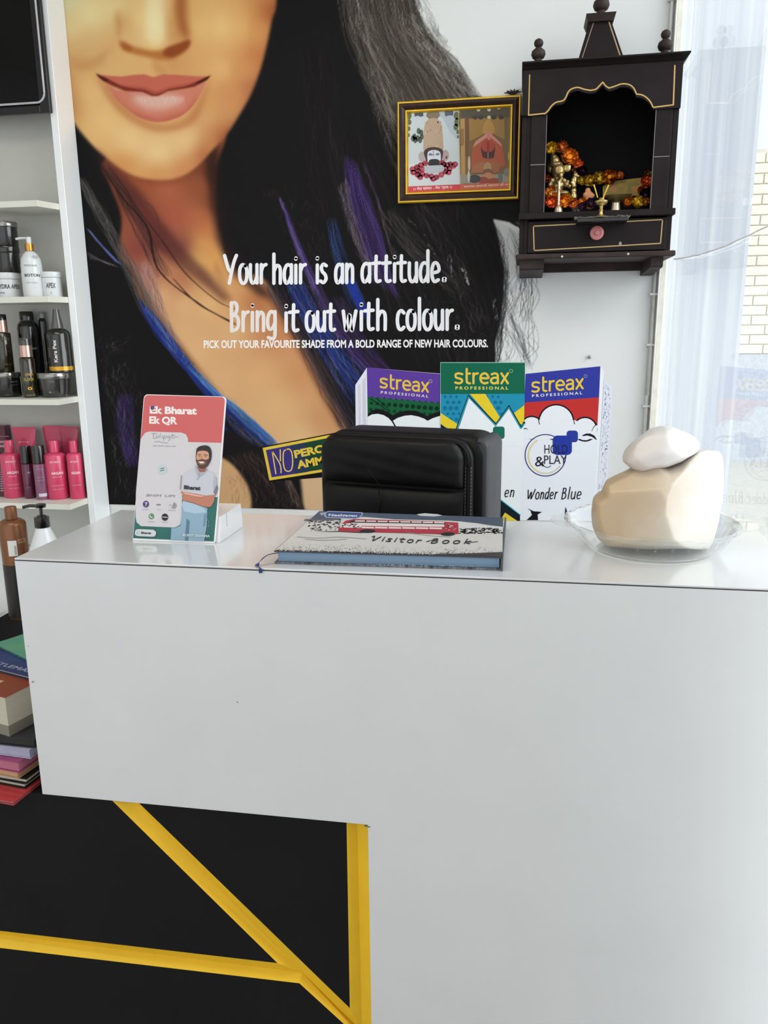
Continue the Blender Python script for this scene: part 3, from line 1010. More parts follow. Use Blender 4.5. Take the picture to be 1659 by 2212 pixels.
# lettering on the mural
wall = planemap((0, WY - 0.0021, 1.5), (0, -1, 0))
P = Print(wall)
LW, LW2 = (232, 232, 236), (228, 220, 216)
for w_, x0, x1, y, c in (("Your", 485, 576, 612, LW), ("hair", 589, 661, 612, LW), ("is", 683, 706, 611, LW), ("an", 724, 764, 611, LW), ("attitude.", 781, 964, 609, LW)):
    handword(P, w_, x0, x1, y, y - 1, 60, 7.4, c, h1=62 if w_ == 'attitude.' else None)
P.build('slogan_lettering', PM, mural)
P = Print(wall)
for w_, x0, x1, y, c in (("Bring", 497, 596, 715, LW2), ("it", 615, 645, 716, LW), ("out", 661, 724, 715, LW), ("with", 740, 835, 713, LW), ("colour.", 857, 992, 712, LW)):
    handword(P, w_, x0, x1, y, y - 1, 62, 7.6, c)
P.build('slogan_lettering', PM, mural)
P = Print(wall)
P.text('PICK OUT YOUR FAVOURITE SHADE FROM A BOLD RANGE OF NEW HAIR COLOURS.', (440, 751.5), (1054, 749.5), 16.0, (240, 238, 238), bold=0.03)
P.build('small_lettering', PM, mural)

# NO PEROXIDE badge
Z5 = lambda x, y: (540 + x / 2.8603, 880 + y / 2.8603)
P = Print(wall)
GOLD = (222, 190, 70)
P.poly([Z5(72, 244), Z5(480, 165), Z5(1000, 60), Z5(1040, 320), Z5(480, 430), Z5(120, 460)], (24, 22, 20))
P.poly([Z5(78, 250), Z5(1000, 72), Z5(1034, 305), Z5(120, 452)], GOLD)
P.poly([Z5(98, 264), Z5(1000, 88), Z5(1028, 292), Z5(134, 432)], (30, 66, 46))
P.poly([Z5(98, 264), Z5(300, 225), Z5(325, 404), Z5(134, 432)], (62, 52, 120), up=False)
P.lay += 1
P.poly([Z5(250, 234), Z5(340, 217), Z5(362, 398), Z5(280, 411)], (44, 56, 84))
for st in ([(137, 270), (160, 410)], [(137, 270), (185, 350), (192, 404)], [(187, 262), (188, 330)],
           [(225, 260), (208, 275), (205, 330), (214, 380), (234, 395), (255, 385), (264, 340), (258, 280), (242, 258), (225, 260)]):
    P.stroke([Z5(*q) for q in st], 2.4, (226, 200, 110), up=False)
P.lay += 1
P.text('PEROXIDE', Z5(278, 312), Z5(640, 236), 15.5, GOLD, bold=0.045)
P.text('AMMONIA', Z5(294, 378), Z5(650, 310), 16, GOLD, bold=0.045)
P.build('badge', PM, mural)

# printed boxes, read off in the frame of a 2.765x enlargement with its corner at (740, 760)
Z6 = lambda x, y: (740 + x / 2.765, 760 + y / 2.765)
S_YEL, S_WHT = (224, 190, 74), (232, 232, 238)


def wordmark(P, a, b, h, dy=0.0, pc=(230, 222, 150)):
    """streax between pixel a and b on the baseline"""
    tot = sum(GS[c][0] for c in 'streax') + .16 * 5
    x = 0
    ux, uy = (b[0] - a[0]) / tot, (b[1] - a[1]) / tot
    for ch in 'streax':
        for st in GS[ch][1]:
            P.stroke([(a[0] + (x + gx) * ux, a[1] + (x + gx) * uy - gy * h) for gx, gy in st], h * .22, S_YEL, up=False)
            P.lay += .6
        P.lay -= .6 * len(GS[ch][1])
        x += GS[ch][0] + .16
    P.lay = int(P.lay) + 2


# left: purple / green
P = Print(wall)
P.lay = 14
P.poly([Z6(145, 94), Z6(640, 135), Z6(640, 1020), Z6(150, 1020)], (226, 230, 236))
P.poly([Z6(76, 198), Z6(145, 94), Z6(152, 1020), Z6(84, 1020)], (222, 222, 232), up=False)
P.lay += 1
P.poly([Z6(92, 205), Z6(106, 188), Z6(116, 900), Z6(100, 900)], (206, 206, 220))
P.poly([Z6(118, 175), Z6(138, 150), Z6(144, 900), Z6(126, 900)], (202, 202, 216))
P.poly([Z6(145, 94), Z6(640, 137), Z6(640, 312), Z6(148, 270)], (92, 62, 152))
P.poly([Z6(148, 270), Z6(640, 312), Z6(640, 420), Z6(150, 400)], (28, 92, 58))
for i in range(13):
    P.disc(*Z6(172 + i * 35.5, 306 + i * 3.0), 3.2 + 1.6 * math.sin(min(i, 6) / 6 * 1.57), col=(12, 48, 30), n=16, up=False)
    P.disc(*Z6(168 + i * 35.5, 344 + i * 3.0), 4.2, col=(20, 62, 38), n=16, up=False)
    P.disc(*Z6(178 + i * 35.5, 270 + i * 3.0), 2.6, 1.6, col=(16, 70, 40), n=14, up=False)
P.lay += 1
P.stroke([Z6(165, 278), Z6(262, 345)], 2.2, (12, 42, 28), up=False)
P.stroke([Z6(200, 276), Z6(270, 335)], 2.2, (12, 42, 28), up=False)
P.lay += 1
blk = [(150, 372), (178, 348), (215, 342), (250, 352), (285, 368), (300, 380), (330, 362), (380, 350), (440, 352), (485, 372), (505, 384), (540, 368), (584, 352), (640, 350), (640, 480), (150, 480)]
P.poly([Z6(*q) for q in blk], (26, 24, 26))
P.poly([Z6(*q) for q in [(150, 388), (175, 374), (210, 370), (245, 378), (275, 396), (296, 420), (312, 450), (312, 520), (150, 520)]], (228, 232, 234))
P.poly([Z6(*q) for q in [(301, 411), (330, 394), (370, 382), (410, 378), (450, 386), (485, 398), (508, 412), (540, 396), (590, 380), (640, 380), (640, 540), (330, 540), (322, 450)]], (228, 232, 234), up=False)
P.lay += 1
wordmark(P, Z6(224, 212), Z6(514, 240), 19.5)
P.text('PROFESSIONAL', Z6(228, 249), Z6(512, 273), 5.6, (226, 216, 220), bold=0.02, space=1.5)
P.ring(*Z6(525, 176), 3.3, 0.9, (200, 180, 130), n=16)
P.build('printed_box', PM, mural, label='printed purple and green hair colour box on the left')

# right: blue / red
P = Print(wall)
P.lay = 16
P.poly([Z6(1084, 132), Z6(1540, 84), Z6(1502, 1012), Z6(1050, 1005)], (226, 230, 238))
P.poly([Z6(1540, 84), Z6(1562, 118), Z6(1510, 1012), Z6(1500, 1012)], (232, 234, 240), up=False)
P.poly([Z6(1562, 165), Z6(1612, 212), Z6(1570, 1012), Z6(1510, 1012)], (220, 224, 234), up=False)
P.lay += 1
for i in range(240):
    t, s_ = rnd.random(), rnd.random()
    x = 1566 + 38 * t - 46 * s_
    y = 190 + t * 30 + s_ * 720
    P.poly([Z6(x, y), Z6(x + 4, y + 1), Z6(x + 3, y + rnd.uniform(5, 14)), Z6(x - 1, y + 6)], (176, 184, 206), up=False)
P.lay += 1
P.poly([Z6(1089, 132), Z6(1540, 86), Z6(1532, 272), Z6(1087, 303)], (52, 60, 152))
P.poly([Z6(1087, 303), Z6(1532, 272), Z6(1522, 440), Z6(1080, 420)], (190, 52, 50))
# cloud outline then cloud
for g_, col in ((9, (26, 24, 34)), (0, (228, 231, 237))):
    for cx_, cy_, r_ in ((1276, 420, 100), (1130, 452, 62), (1448, 462, 66), (1180, 470, 60), (1370, 470, 64)):
        if g_ == 0 or cx_ in (1276, 1130, 1448):
            x_, y_ = Z6(cx_, cy_)
            pts = []
            for i in range(28):
                a = 2 * PI * i / 28
                px_ = x_ + (r_ + g_) / 2.765 * math.cos(a)
                lim = (1084, 1524)
                px_ = min(max(px_, Z6(lim[0], 0)[0]), Z6(lim[1], 0)[0])
                pts.append((px_, y_ + (r_ + g_) / 2.765 * math.sin(a)))
            P.poly(pts, col, up=False)
            P.lay += .05
    P.poly([Z6(1080, 440), Z6(1522, 440), Z6(1518, 520), Z6(1078, 520)], (228, 231, 237), up=False) if g_ == 0 else None
    P.lay = int(P.lay) + 1
for a_ in ([(1176, 432), (1170, 400), (1186, 380)], [(1385, 430), (1378, 400), (1366, 372)], [(1520, 430), (1500, 450), (1488, 474)]):
    P.stroke([Z6(*q) for q in a_], 2.0, (26, 24, 34), w1=1.0, up=False)
P.stroke([Z6(1084, 460), Z6(1096, 458), Z6(1108, 464)], 2.6, (26, 26, 34), w1=.8, up=False)
P.poly([Z6(*q) for q in [(1432, 498), (1455, 488), (1480, 488), (1504, 500), (1518, 522), (1516, 526), (1490, 508), (1462, 500), (1434, 504)]], (30, 28, 34), up=False)
P.lay += 1
x_, y_ = Z6(1212, 618)
P.ring(x_, y_, 44, 2.2, (60, 66, 110), ry=1.02)
P.ring(x_ + 0.8, y_ + 1, 37.5, 3.2, (222, 204, 150), a0=2.0, a1=4.2)
P.ring(x_, y_ + 1, 38, 2.4, (214, 196, 170), a0=.6, a1=2.0)
P.rrect(*Z6(1338, 470), *Z6(1406, 540), 7, (46, 62, 150))
P.rrect(*Z6(1255, 500), *Z6(1370, 616), 10, (40, 58, 156))
P.text('HOLD', Z6(1206, 608), Z6(1344, 608), 19.5, (38, 34, 48))
P.text('PLAY', Z6(1204, 670), Z6(1340, 670), 19.0, (38, 34, 48))
P.text('&', Z6(1150, 684), Z6(1206, 684), 22, (38, 34, 48))
P.stroke([Z6(1190, 660), Z6(1206, 684), Z6(1230, 690), Z6(1244, 680)], 1.3, (38, 34, 48))
handword(P, 'Wonder', Z6(1098, 0)[0], Z6(1280, 0)[0], Z6(0, 880)[1], Z6(0, 878)[1], 22, 2.1, (24, 24, 28), shear=.18, gap=.1)
handword(P, 'Blue', Z6(1305, 0)[0], Z6(1422, 0)[0], Z6(0, 880)[1], Z6(0, 878)[1], 24, 2.1, (24, 24, 28), shear=.18, gap=.1)
for q in ([(1105, 934), (1140, 952), (1192, 956), (1165, 972), (1168, 1005), (1100, 1005), (1132, 975), (1124, 950)], [(1325, 1000), (1332, 925), (1342, 955), (1352, 1003)]):
    P.poly([Z6(*p_) for p_ in q], (26, 26, 34), up=False)
P.lay += 1
wordmark(P, Z6(1130, 240), Z6(1438, 218), 20.5)
P.text('PROFESSIONAL', Z6(1132, 271), Z6(1432, 253), 5.8, (226, 222, 230), bold=0.02, space=1.5)
P.ring(*Z6(1451, 145), 3.3, 0.9, (170, 166, 180), n=16)
P.build('printed_box', PM, mural, label='printed blue and red hair colour box on the right')

# middle: green / teal
P = Print(wall)
P.lay = 46
P.poly([Z6(584, 64), Z6(1092, 64), Z6(1092, 130), Z6(1060, 1012), Z6(584, 1012)], (228, 233, 238))
P.poly([Z6(586, 252), Z6(1088, 250), Z6(1082, 460), Z6(586, 460)], (38, 140, 172))
for i in range(9):
    for j in range(6):
        if (i < 3 and j < 5) or (i > 5):
            P.disc(*Z6(612 + i * 34 + (i > 5) * 66 + (j % 2) * 16 - (i > 5) * 20, 268 + j * 34), 3.2 + .8 * (j % 3), col=(24, 108, 150), n=14, up=False)
P.lay += 1
P.poly([Z6(760, 250), Z6(852, 250), Z6(940, 392), Z6(914, 428)], (226, 200, 50))
P.poly([Z6(586, 366), Z6(700, 440), Z6(720, 500), Z6(586, 436)], (226, 200, 50), up=False)
P.poly([Z6(1024, 366), Z6(1086, 318), Z6(1084, 436), Z6(1060, 430)], (226, 200, 50), up=False)
P.lay += 1
P.poly([Z6(586, 430), Z6(640, 470), Z6(586, 470)], (26, 40, 52), up=False)
zig = [(680, 470), (752, 262), (914, 432), (993, 324), (1064, 452), (1084, 424)]
P.stroke([Z6(*q) for q in zig], 5.6, (22, 38, 48), smooth=False)
P.stroke([Z6(x, y + 7) for x, y in zig], 3.0, (58, 160, 176), smooth=False)
P.poly([Z6(690, 470), Z6(755, 278), Z6(914, 446), Z6(993, 342), Z6(1064, 466), Z6(1083, 442), Z6(1080, 560), Z6(640, 560)], (230, 235, 239))
P.rrect(*Z6(898, 446), *Z6(968, 520), 6, (30, 108, 88))
P.poly([Z6(586, 64), Z6(1090, 64), Z6(1088, 250), Z6(586, 252)], (24, 100, 76))
P.poly([Z6(584, 62), Z6(1092, 62), Z6(1092, 66), Z6(584, 66)], (150, 190, 176))
wordmark(P, Z6(670, 188), Z6(992, 188), 21.5)
P.text('PROFESSIONAL', Z6(674, 225), Z6(990, 225), 6.4, (214, 206, 96), bold=0.03, space=1.5)
P.ring(*Z6(1006, 114), 3.6, 0.9, (170, 190, 130), n=16)
handword(P, 'en', Z6(966, 0)[0], Z6(1022, 0)[0], Z6(0, 866)[1], Z6(0, 866)[1], 22, 2.1, (24, 24, 28), shear=.18, gap=.1)
P.poly([Z6(940, 880), Z6(1060, 972), Z6(1060, 1010), Z6(940, 1010)], (24, 32, 40))
P.stroke([Z6(940, 880), Z6(1062, 974)], 2.0, (70, 180, 196))
P.poly([Z6(970, 960), Z6(1044, 1010), Z6(940, 1010)], (220, 196, 60))
P.build('printed_box', PM, mural, label='printed green and teal hair colour box in the middle')

# ================================================================== SHELVING UNIT
PX = -1.554
shelfm = mat('shelf_laminate', (222, 222, 212), rough=0.4, var=0.012, scale=8)
panelm = mat('panel_laminate', (240, 244, 246), rough=0.3, coat=0.3, var=0.01, scale=6)
su = thing('shelving_unit', 'tall white open shelving unit with chamfered shelves at the left of the mural', 'shelf', (-2.0, WY - 0.002, 0.0))
FY = 2.66
obj('side_panel', B(PX - 0.026, PX, FY, WY - 0.003, 0.604, 2.94, 0.0012, 1), panelm, su)
obj('back_panel', B(-2.9, PX - 0.027, WY - 0.012, WY - 0.003, 0.604, 2.94), mat('shelf_back', (196, 196, 190), rough=0.5, var=0.01), su)
SZ = {}
for key, (ex, ey), (ex2, ey2), (cx_, cy_) in (('a', (117.5, 440.7), (117.5, 455.4), (79, 430.5)), ('b', (137.9, 641.8), (137.9, 657.6), (102.8, 642)),
                                             ('c', (161.6, 856.5), (161.6, 871), (125.4, 863)), ('d', (184, 1076.5), (185, 1091), (151, 1090))):
    z1 = atY(ex, ey, FY).z
    z0 = z1 - 0.0195
    if key == 'b':
        p = atY(cx_, cy_, FY - 0.085)
    elif key == 'a':
        p = atY(cx_, cy_, FY - 0.09)
    else:
        p = atZ(cx_, cy_, z1)
    yc = min(max(p.y, FY - 0.13), FY - 0.05)
    xc = atY(cx_, cy_, yc).x
    SZ[key] = z1
    obj('shelf', prism(bmesh.new(), [(-2.9, yc, z0), (xc, yc, z0), (PX - 0.0265, FY, z0), (PX - 0.0265, WY - 0.013, z0), (-2.9, WY - 0.013, z0)], (0, 0, z1 - z0)), shelfm, su)
# wide base cabinet under the shelves
BZ = 0.60
e0, e1 = atZ(0, 1325, BZ), atZ(25, 1311, BZ)
dx_, dy_ = e1.x - e0.x, e1.y - e0.y
k1 = (FY + 0.0 - e0.y) / dy_
q1 = (e0.x + dx_ * k1, FY)
k0 = (1.62 - e0.y) / dy_
q0 = (e0.x + dx_ * k0, 1.62)
bc = thing('base_cabinet', 'black base cabinet with a white top under the shelving unit', 'cabinet', (-2.1, 2.2, 0.0))
def bout(i, z):
    return [(-2.9, 1.62 + i, z), (q0[0] - i, 1.62 + i, z), (q1[0] - i, FY, z), (q1[0] - i, WY - 0.004, z), (-2.9, WY - 0.004, z)]
obj('worktop', prism(bmesh.new(), bout(0, BZ - 0.012), (0, 0, 0.012)), panelm, bc)
obj('body', prism(bmesh.new(), bout(0.006, 0.0), (0, 0, BZ - 0.0125)), blackgloss, bc)
# black glossy panel high on the unit
py_ = 2.645
br = atY(109.7, 242.6, py_)
dk = mat('black_glass_panel', (7, 7, 8), rough=0.1, spec=.25, var=0.02)
dp = thing('display_panel', 'black glossy framed panel with a rounded pale border line, top left', 'panel', (br.x - 0.4, py_ + 0.006, br.z))
obj('panel', B(br.x - 0.8, br.x, py_, py_ + 0.013, br.z, 2.93, 0.002, 1), dk, dp)
obj('bezel', B(br.x - 0.035, br.x + 0.0015, py_ - 0.006, py_ + 0.002, br.z - 0.001, 2.93, 0.0015, 1), mat('black_frame', (18, 18, 19), rough=0.3), dp)
obj('bezel', B(br.x - 0.8, br.x - 0.035, py_ - 0.006, py_ + 0.002, br.z - 0.001, br.z + 0.022, 0.0015, 1), _M['black_frame'], dp)
a_ = atY(98, 200, py_)
b_ = atY(0, 231, py_)
cz, cx_ = b_.z + 0.004, a_.x
pts = [(-2.3, py_ - 0.0065, cz)] + [(cx_ - 0.03 + 0.03 * math.sin(t), py_ - 0.0065, cz + 0.03 - 0.03 * math.cos(t)) for t in [i * PI / 16 for i in range(9)]] + [(cx_, py_ - 0.0065, 2.9)]
obj('border_line', tube(bmesh.new(), pts, 0.0035, 6), mat('pale_line', (190, 190, 196), rough=0.3), dp, smooth=True)


# ------------------------------------------------------------------ products
def depth(P):
    return -((RM.transposed() @ (Vector(P) - CAM)).z)


def spot(px, wpx, ytop, zb, Y):
    """place from the frame: centre column, width, top row, base height, distance"""
    zt = atY(px, ytop, Y).z
    X = atY(px, topx((atY(px, ytop, Y).x, Y, (zb + zt) / 2))[1], Y).x
    X = atY(px, ytop, Y).x
    for _ in range(3):
        # keep the base under px given the lean of verticals
        u, v = topx((X, Y, (zb + zt) / 2))
        X += (px - u) / FPX * depth((X, Y, zt))
    r = wpx / 2 / FPX * depth((X, Y, zt))
    return X, Y, r, zb, zt


def zat(px, py, Y):
    return atY(px, py, Y).z


plast_k = mat('black_plastic', (20, 19, 19), rough=0.18, coat=0.5, var=0.03)
plast_w = mat('white_plastic', (216, 220, 222), rough=0.3, coat=0.3, var=0.01)
gold = mat('gold_collar', (214, 150, 70), rough=0.25, metal=0.9, var=0.03)
rose = mat('rose_gold_collar', (206, 170, 156), rough=0.25, metal=0.8, var=0.03)
pink = mat('pink_plastic', (208, 66, 104), rough=0.3, coat=0.3, var=0.02)
plum = mat('plum_plastic', (96, 34, 66), rough=0.25, coat=0.4, var=0.04)
bronze = mat('bronze_plastic', (128, 82, 52), rough=0.32, metal=0.35, var=0.04)
silverl = mat('silver_lid', (150, 148, 146), rough=0.18, metal=0.85, var=0.03)
ink = printmat('label_ink', rough=0.4, grain=0.01)


def cyltext(parent, X, Y, r, items, name='lettering'):
    """items: (text, u0, u1, v, h, colour, bold, vertical)"""
    P = Print(cylmap(X, Y, 0, r), 0.0002)
    for t, u0, u1, v, h, col, bold, vert in items:
        V, F = textmesh(t, bold)
        a = min(q[0] for q in V)
        b = max(q[0] for q in V)
        if vert:
            P.raw([(u0 - q[1] * h / .7, v + (q[0] - a) / (b - a) * (u1)) for q in V], F, col)
        else:
            P.raw([(u0 + (q[0] - a) / (b - a) * (u1 - u0), v + q[1] * h / .7) for q in V], F, col)
    P.lay += 1
    return P.build(name, ink, parent)


def jar(label, px, w, yt, zb, Y, m, lidm, lidf=.26, texts=(), squat=False, group=None, band=None):
    X, Y, r, zb, zt = spot(px, w, yt, zb, Y)
    t = thing('cream_jar', label, 'jar', (X, Y, zb), group=group)
    h = zt - zb
    lz = zt - h * lidf
    if squat:
        prof = [(0, zb), (r * .7, zb), (r * .82, zb + h * .05), (r * .9, zb + h * .35), (r * .94, lz - .001), (0, lz - .001)]
    else:
        prof = [(0, zb), (r * .9, zb), (r * .94, zb + h * .04), (r * .94, lz - .001), (0, lz - .001)]
    obj('body', lathe(bmesh.new(), prof, (X, Y, 0), 32), m, t, smooth=True)
    obj('lid', lathe(bmesh.new(), [(0, lz), (r * .98, lz), (r, lz + h * .02), (r, zt - h * .03), (r * .97, zt), (0, zt)], (X, Y, 0), 32), lidm, t, smooth=True)
    if band:
        f0, f1, bm_ = band
        rr = r * .95
        obj('label_band', lathe(bmesh.new(), [(rr, zb + h * f0), (rr + .0006, zb + h * f0), (rr + .0006, zb + h * f1), (rr, zb + h * f1)], (X, Y, 0), 32, cap=False), bm_, t, smooth=True)
    if texts:
        cyltext(t, X, Y, r * .955, [(s_, u0 * r, u1 * r, zb + v * h, hh * h, c, bo, vert) for s_, u0, u1, v, hh, c, bo, vert in texts])
    return X, Y, r, zb, zt


DK = (60, 62, 70)
Zb, Zc, Zd = SZ['b'] + .0004, SZ['c'] + .0004, SZ['d'] + .0004
# shelf with the white jars
J = jar('white cream jar with two black jars stacked on it', 18, 55, 590, Zb, 2.665, plast_w, plast_w, .25,
        [('HYDRA APEX', -.9, .95, .36, .17, DK, .02, 0), ('botox', -.9, -.3, .16, .09, DK, .0, 0)])
J2 = jar('black cream jar in the middle of the stack on a white jar', 17, 52, 533, J[4] + .0004, 2.665, plast_k, plast_k, .25)
jar('glossy black cream jar topmost of the stack of three', 12, 52, 480, J2[4] + .0004, 2.665, plast_k, silverl, .22)
jar('small white jar beside the white pump bottle', 112, 44, 588, Zb, 2.675, plast_w, plast_w, .22,
    [('APEX', -.55, .35, .36, .2, (70, 84, 92), .02, 0), ('i', -.15, -.1, .12, .1, (120, 140, 150), .02, 0)])


def pump_bottle(label, px, w, yt, zb, Y, yneck, ycollar, m, colm, headm, texts=(), cone=False, side=-1):
    X, Y, r, zb, zt = spot(px, w, yt, zb, Y)
    zn, zc_ = zat(px, yneck, Y), zat(px, ycollar, Y)
    t = thing('pump_bottle', label, 'bottle', (X, Y, zb))
    H = zn - zb
    if cone:
        prof = [(0, zb), (r * .96, zb), (r, zb + .004), (r, zb + H * .45), (r * .90, zb + H * .62), (r * .52, zb + H * .86), (r * .29, zn - .001), (0, zn - .001)]
    else:
        prof = [(0, zb), (r * .92, zb), (r, zb + .005), (r, zb + H * .70), (r * .92, zb + H * .83), (r * .66, zb + H * .94), (r * .38, zn - .001), (0, zn - .001)]
    obj('body', lathe(bmesh.new(), prof, (X, Y, 0), 32), m, t, smooth=True)
    rc = r * (.31 if cone else .38)
    obj('collar', lathe(bmesh.new(), [(0, zn), (rc * 1.02, zn), (rc * 1.04, zn + .001), (rc, zc_), (0, zc_)], (X, Y, 0), 24), colm, t, smooth=True)
    bm = bmesh.new()
    hh = zt - zc_
    kz = .62 if cone else 1.0
    if cone:
        lathe(bm, [(0, zc_), (rc * .62, zc_), (rc * .62, zc_ + hh * .12), (rc * .22, zc_ + hh * .18), (rc * .22, zc_ + hh * .76), (0, zc_ + hh * .76)], (X, Y, 0), 16)
        lathe(bm, [(0, zc_ + hh * .72), (rc * .7, zc_ + hh * .74), (rc * .78, zt - .001), (rc * .6, zt), (0, zt)], (X, Y, 0), 18)
    else:
        lathe(bm, [(0, zc_), (rc * .55, zc_), (rc * .66, zc_ + hh * .4), (rc * .66, zt), (0, zt)], (X, Y, 0), 18)
    tube(bm, [(X, Y, zt - hh * .16), (X + side * r * .75 * kz, Y - .004, zt - hh * .14), (X + side * r * 1.25 * kz, Y - .006, zt - hh * .26)], r * .12 * kz, 8)
    obj('pump_head', bm, headm, t, smooth=True)
    if texts:
        cyltext(t, X, Y, r + .0006, [(s_, u0 * r, u1 * r, zb + v * H, h_ * H, c, bo, ve) for s_, u0, u1, v, h_, c, bo, ve in texts])
    return t


pump_bottle('white pump bottle with a gold collar between white jars', 68, 44, 512, Zb, 2.65, 542.5, 526.5, plast_w, gold, plast_w,
            [('BOTON', -.75, .75, .44, .06, (40, 44, 54), .02, 0), ('MOLECULAR', -.7, .5, .66, .04, (110, 116, 124), .0, 0), ('hair system', -.6, .4, .3, .03, (150, 154, 160), 0, 0), ('SS', .2, .75, .84, .05, (120, 124, 134), 0, 0)])

# shelf with the black products
CR = (214, 206, 190)
GO = (222, 172, 60)
Jd = jar('black jar with silver lid at the left end of the shelf', 17, 55, 804, Zc, 2.645, plast_k, silverl, .2,
         [('Kera Pex', .0, .028, .1, .16, CR, .01, 1), ('HAIR MASQUE', .2, .85, .6, .05, (150, 150, 150), 0, 0), ('keratin', .2, .8, .48, .05, (120, 120, 120), 0, 0)])


def bottle(label, px, w, yt, zb, Y, ycap, m, capm, capw=.45, shoulder=.12, neckm=None, yneck=None, texts=(), name='product_bottle', band=None, lower=None, capprof=None, group=None, bandm=None):
    X, Y, r, zb, zt = spot(px, w, yt, zb, Y)
    zc_ = zat(px, ycap, Y)
    t = thing(name, label, 'bottle', (X, Y, zb), group=group)
    zn = zat(px, yneck, Y) if yneck else zc_
    H = zn - zb
    sh_ = H * shoulder
    prof = [(0, zb), (r * .93, zb), (r, zb + H * .02), (r, zn - sh_), (r * .93, zn - sh_ * .55), (r * .7, zn - sh_ * .15), (r * capw * .96, zn - .0006), (0, zn - .0006)]
    obj('body', lathe(bmesh.new(), prof, (X, Y, 0), 30), m, t, smooth=True)
    if neckm:
        obj('collar', lathe(bmesh.new(), [(0, zn), (r * capw * 1.02, zn), (r * capw, zc_), (0, zc_)], (X, Y, 0), 24), neckm, t, smooth=True)
    ch = zt - zc_
    cp = capprof or [(0, 0), (1, 0), (1, .9), (.92, 1), (0, 1)]
    obj('cap', lathe(bmesh.new(), [(a * r * capw, zc_ + .0004 + b * ch) for a, b in cp], (X, Y, 0), 24), capm, t, smooth=True)
    if band:
        obj('label_band', lathe(bmesh.new(), [(r * .999, zb + H * band[0]), (r + .0005, zb + H * band[0]), (r + .0005, zb + H * band[1]), (r * .999, zb + H * band[1])], (X, Y, 0), 30, cap=False), bandm, t, smooth=True)
    if texts:
        cyltext(t, X, Y, r + .0007, [(s_, u0 * r, u1 * (H if ve else r), zb + v * H, h_ * (r if ve else H), c, bo, ve) for s_, u0, u1, v, h_, c, bo, ve in texts])
    return X, Y, r, zb, zt


oil = mat('dark_oil_bottle', (44, 38, 22), rough=0.15, coat=0.7, var=0.3, scale=30)
bottle('dark bottle with a rose gold collar standing on the left jar', 7, 34, 679, Jd[4] + .0004, 2.655, 692, oil, plast_k, .72, .04, rose, 717,
       [('HAIR SERUM', -.3, .8, .8, .05, (110, 100, 70), 0, 0), ('argan oil', -.2, .8, .5, .035, (110, 100, 70), 0, 0), ('100 ml', -.2, .7, .18, .04, (130, 120, 90), 0, 0)], name='serum_bottle')
bottle('small dark gold bottle with rose collar in front of black bottles', 60, 31, 730, Zc, 2.615, 746, oil, mat('smoke_cap', (52, 50, 50), rough=0.15, coat=0.6), .84, .05, rose, 771,
       [('oleo', -.5, .6, .55, .07, GO, 0, 0), ('ELIXIR', -.7, .7, .42, .07, (170, 150, 60), .02, 0), ('o', -.3, .3, .2, .1, GO, .03, 0), ('serum 60', -.6, .6, .05, .05, (150, 140, 100), 0, 0)], name='serum_bottle')
bottle('wide black bottle standing behind the small gold one', 66, 44, 673, Zc, 2.716, 692, plast_k, plast_k, .66, .10, None, None,
       [('black', .0, .7, .62, .03, (150, 150, 150), .02, 0)])
bottle('slim black bottle with a grey cap beside the tall gold banded one', 99, 17, 673, Zc, 2.737, 687, plast_k, mat('grey_cap', (130, 130, 134), rough=0.2, coat=0.5), .7, .06, None, None,
       [('SHAMPOO', -.7, .7, .4, .035, (100, 100, 104), 0, 0), ('LIEL', -.7, .4, .3, .03, (100, 100, 104), 0, 0)])
bk = B(0, 1, 0, 1, 0, 1)
bk.free()
Jj = jar('wide low black jar with a gleaming lid near the side panel', 119, 70, 804.5, Zc, 2.645, mat('black_jar', (38, 37, 37), rough=0.16, coat=0.8, var=0.02), silverl, .24,
         [('Kera Pex', .72, .024, .08, .12, CR, .01, 1), ('HAIR MASK', -.35, -.02, .62, .05, (130, 130, 130), 0, 0), ('o .', -.4, -.1, .2, .09, (170, 170, 170), 0, 0)], squat=True)
bottle('tall black bottle with white lettering and a gold band on a jar', 127, 50, 668, Jj[4] + .0004, 2.65, 709, plast_k, mat('smoked_cap', (70, 68, 66), rough=0.12, coat=0.8), .5, .16, None, None,
       [('Kera Pex', -.25, .50, .24, .30, (232, 228, 220), .02, 1)], band=(.05, .14), bandm=mat('gold_band', (214, 160, 50), rough=0.3, metal=0.5),
       capprof=[(0, 0), (1.0, 0), (.9, .25), (.62, .7), (.5, 1), (0, 1)])

# shelf with the pink products
for lb, x0, x1, yt, Y in (('dark plum carton at the far left of the pink shelf', -22, 25, 920, 2.715), ):
    a, b = atY(x0, 1060, Y).x, atY(x1, 1060, Y).x
    t = thing('product_carton', lb, 'box', ((a + b) / 2, Y, Zd))
    zt = zat(x1, yt, Y)
    obj('carton', B(a, b, Y, Y + .035, Zd, zt, .001, 1), mat('plum_carton', (84, 28, 52), rough=0.35, coat=0.3), t)
    P = Print(planemap((0, Y, 1), (0, -1, 0)), .0003)
    P.text('streax', (0, 944), (20, 944), 4, (190, 120, 150))
    P.text('HAIR', (-3, 957), (12, 957), 5, (220, 190, 200), bold=.03, up=False)
    P.text('MASK', (-3, 966), (14, 966), 5, (220, 190, 200), bold=.03)
    P.text('o', (9, 977), (13, 977), 4, (220, 200, 200), bold=.03)
    P.build('lettering', ink, t)


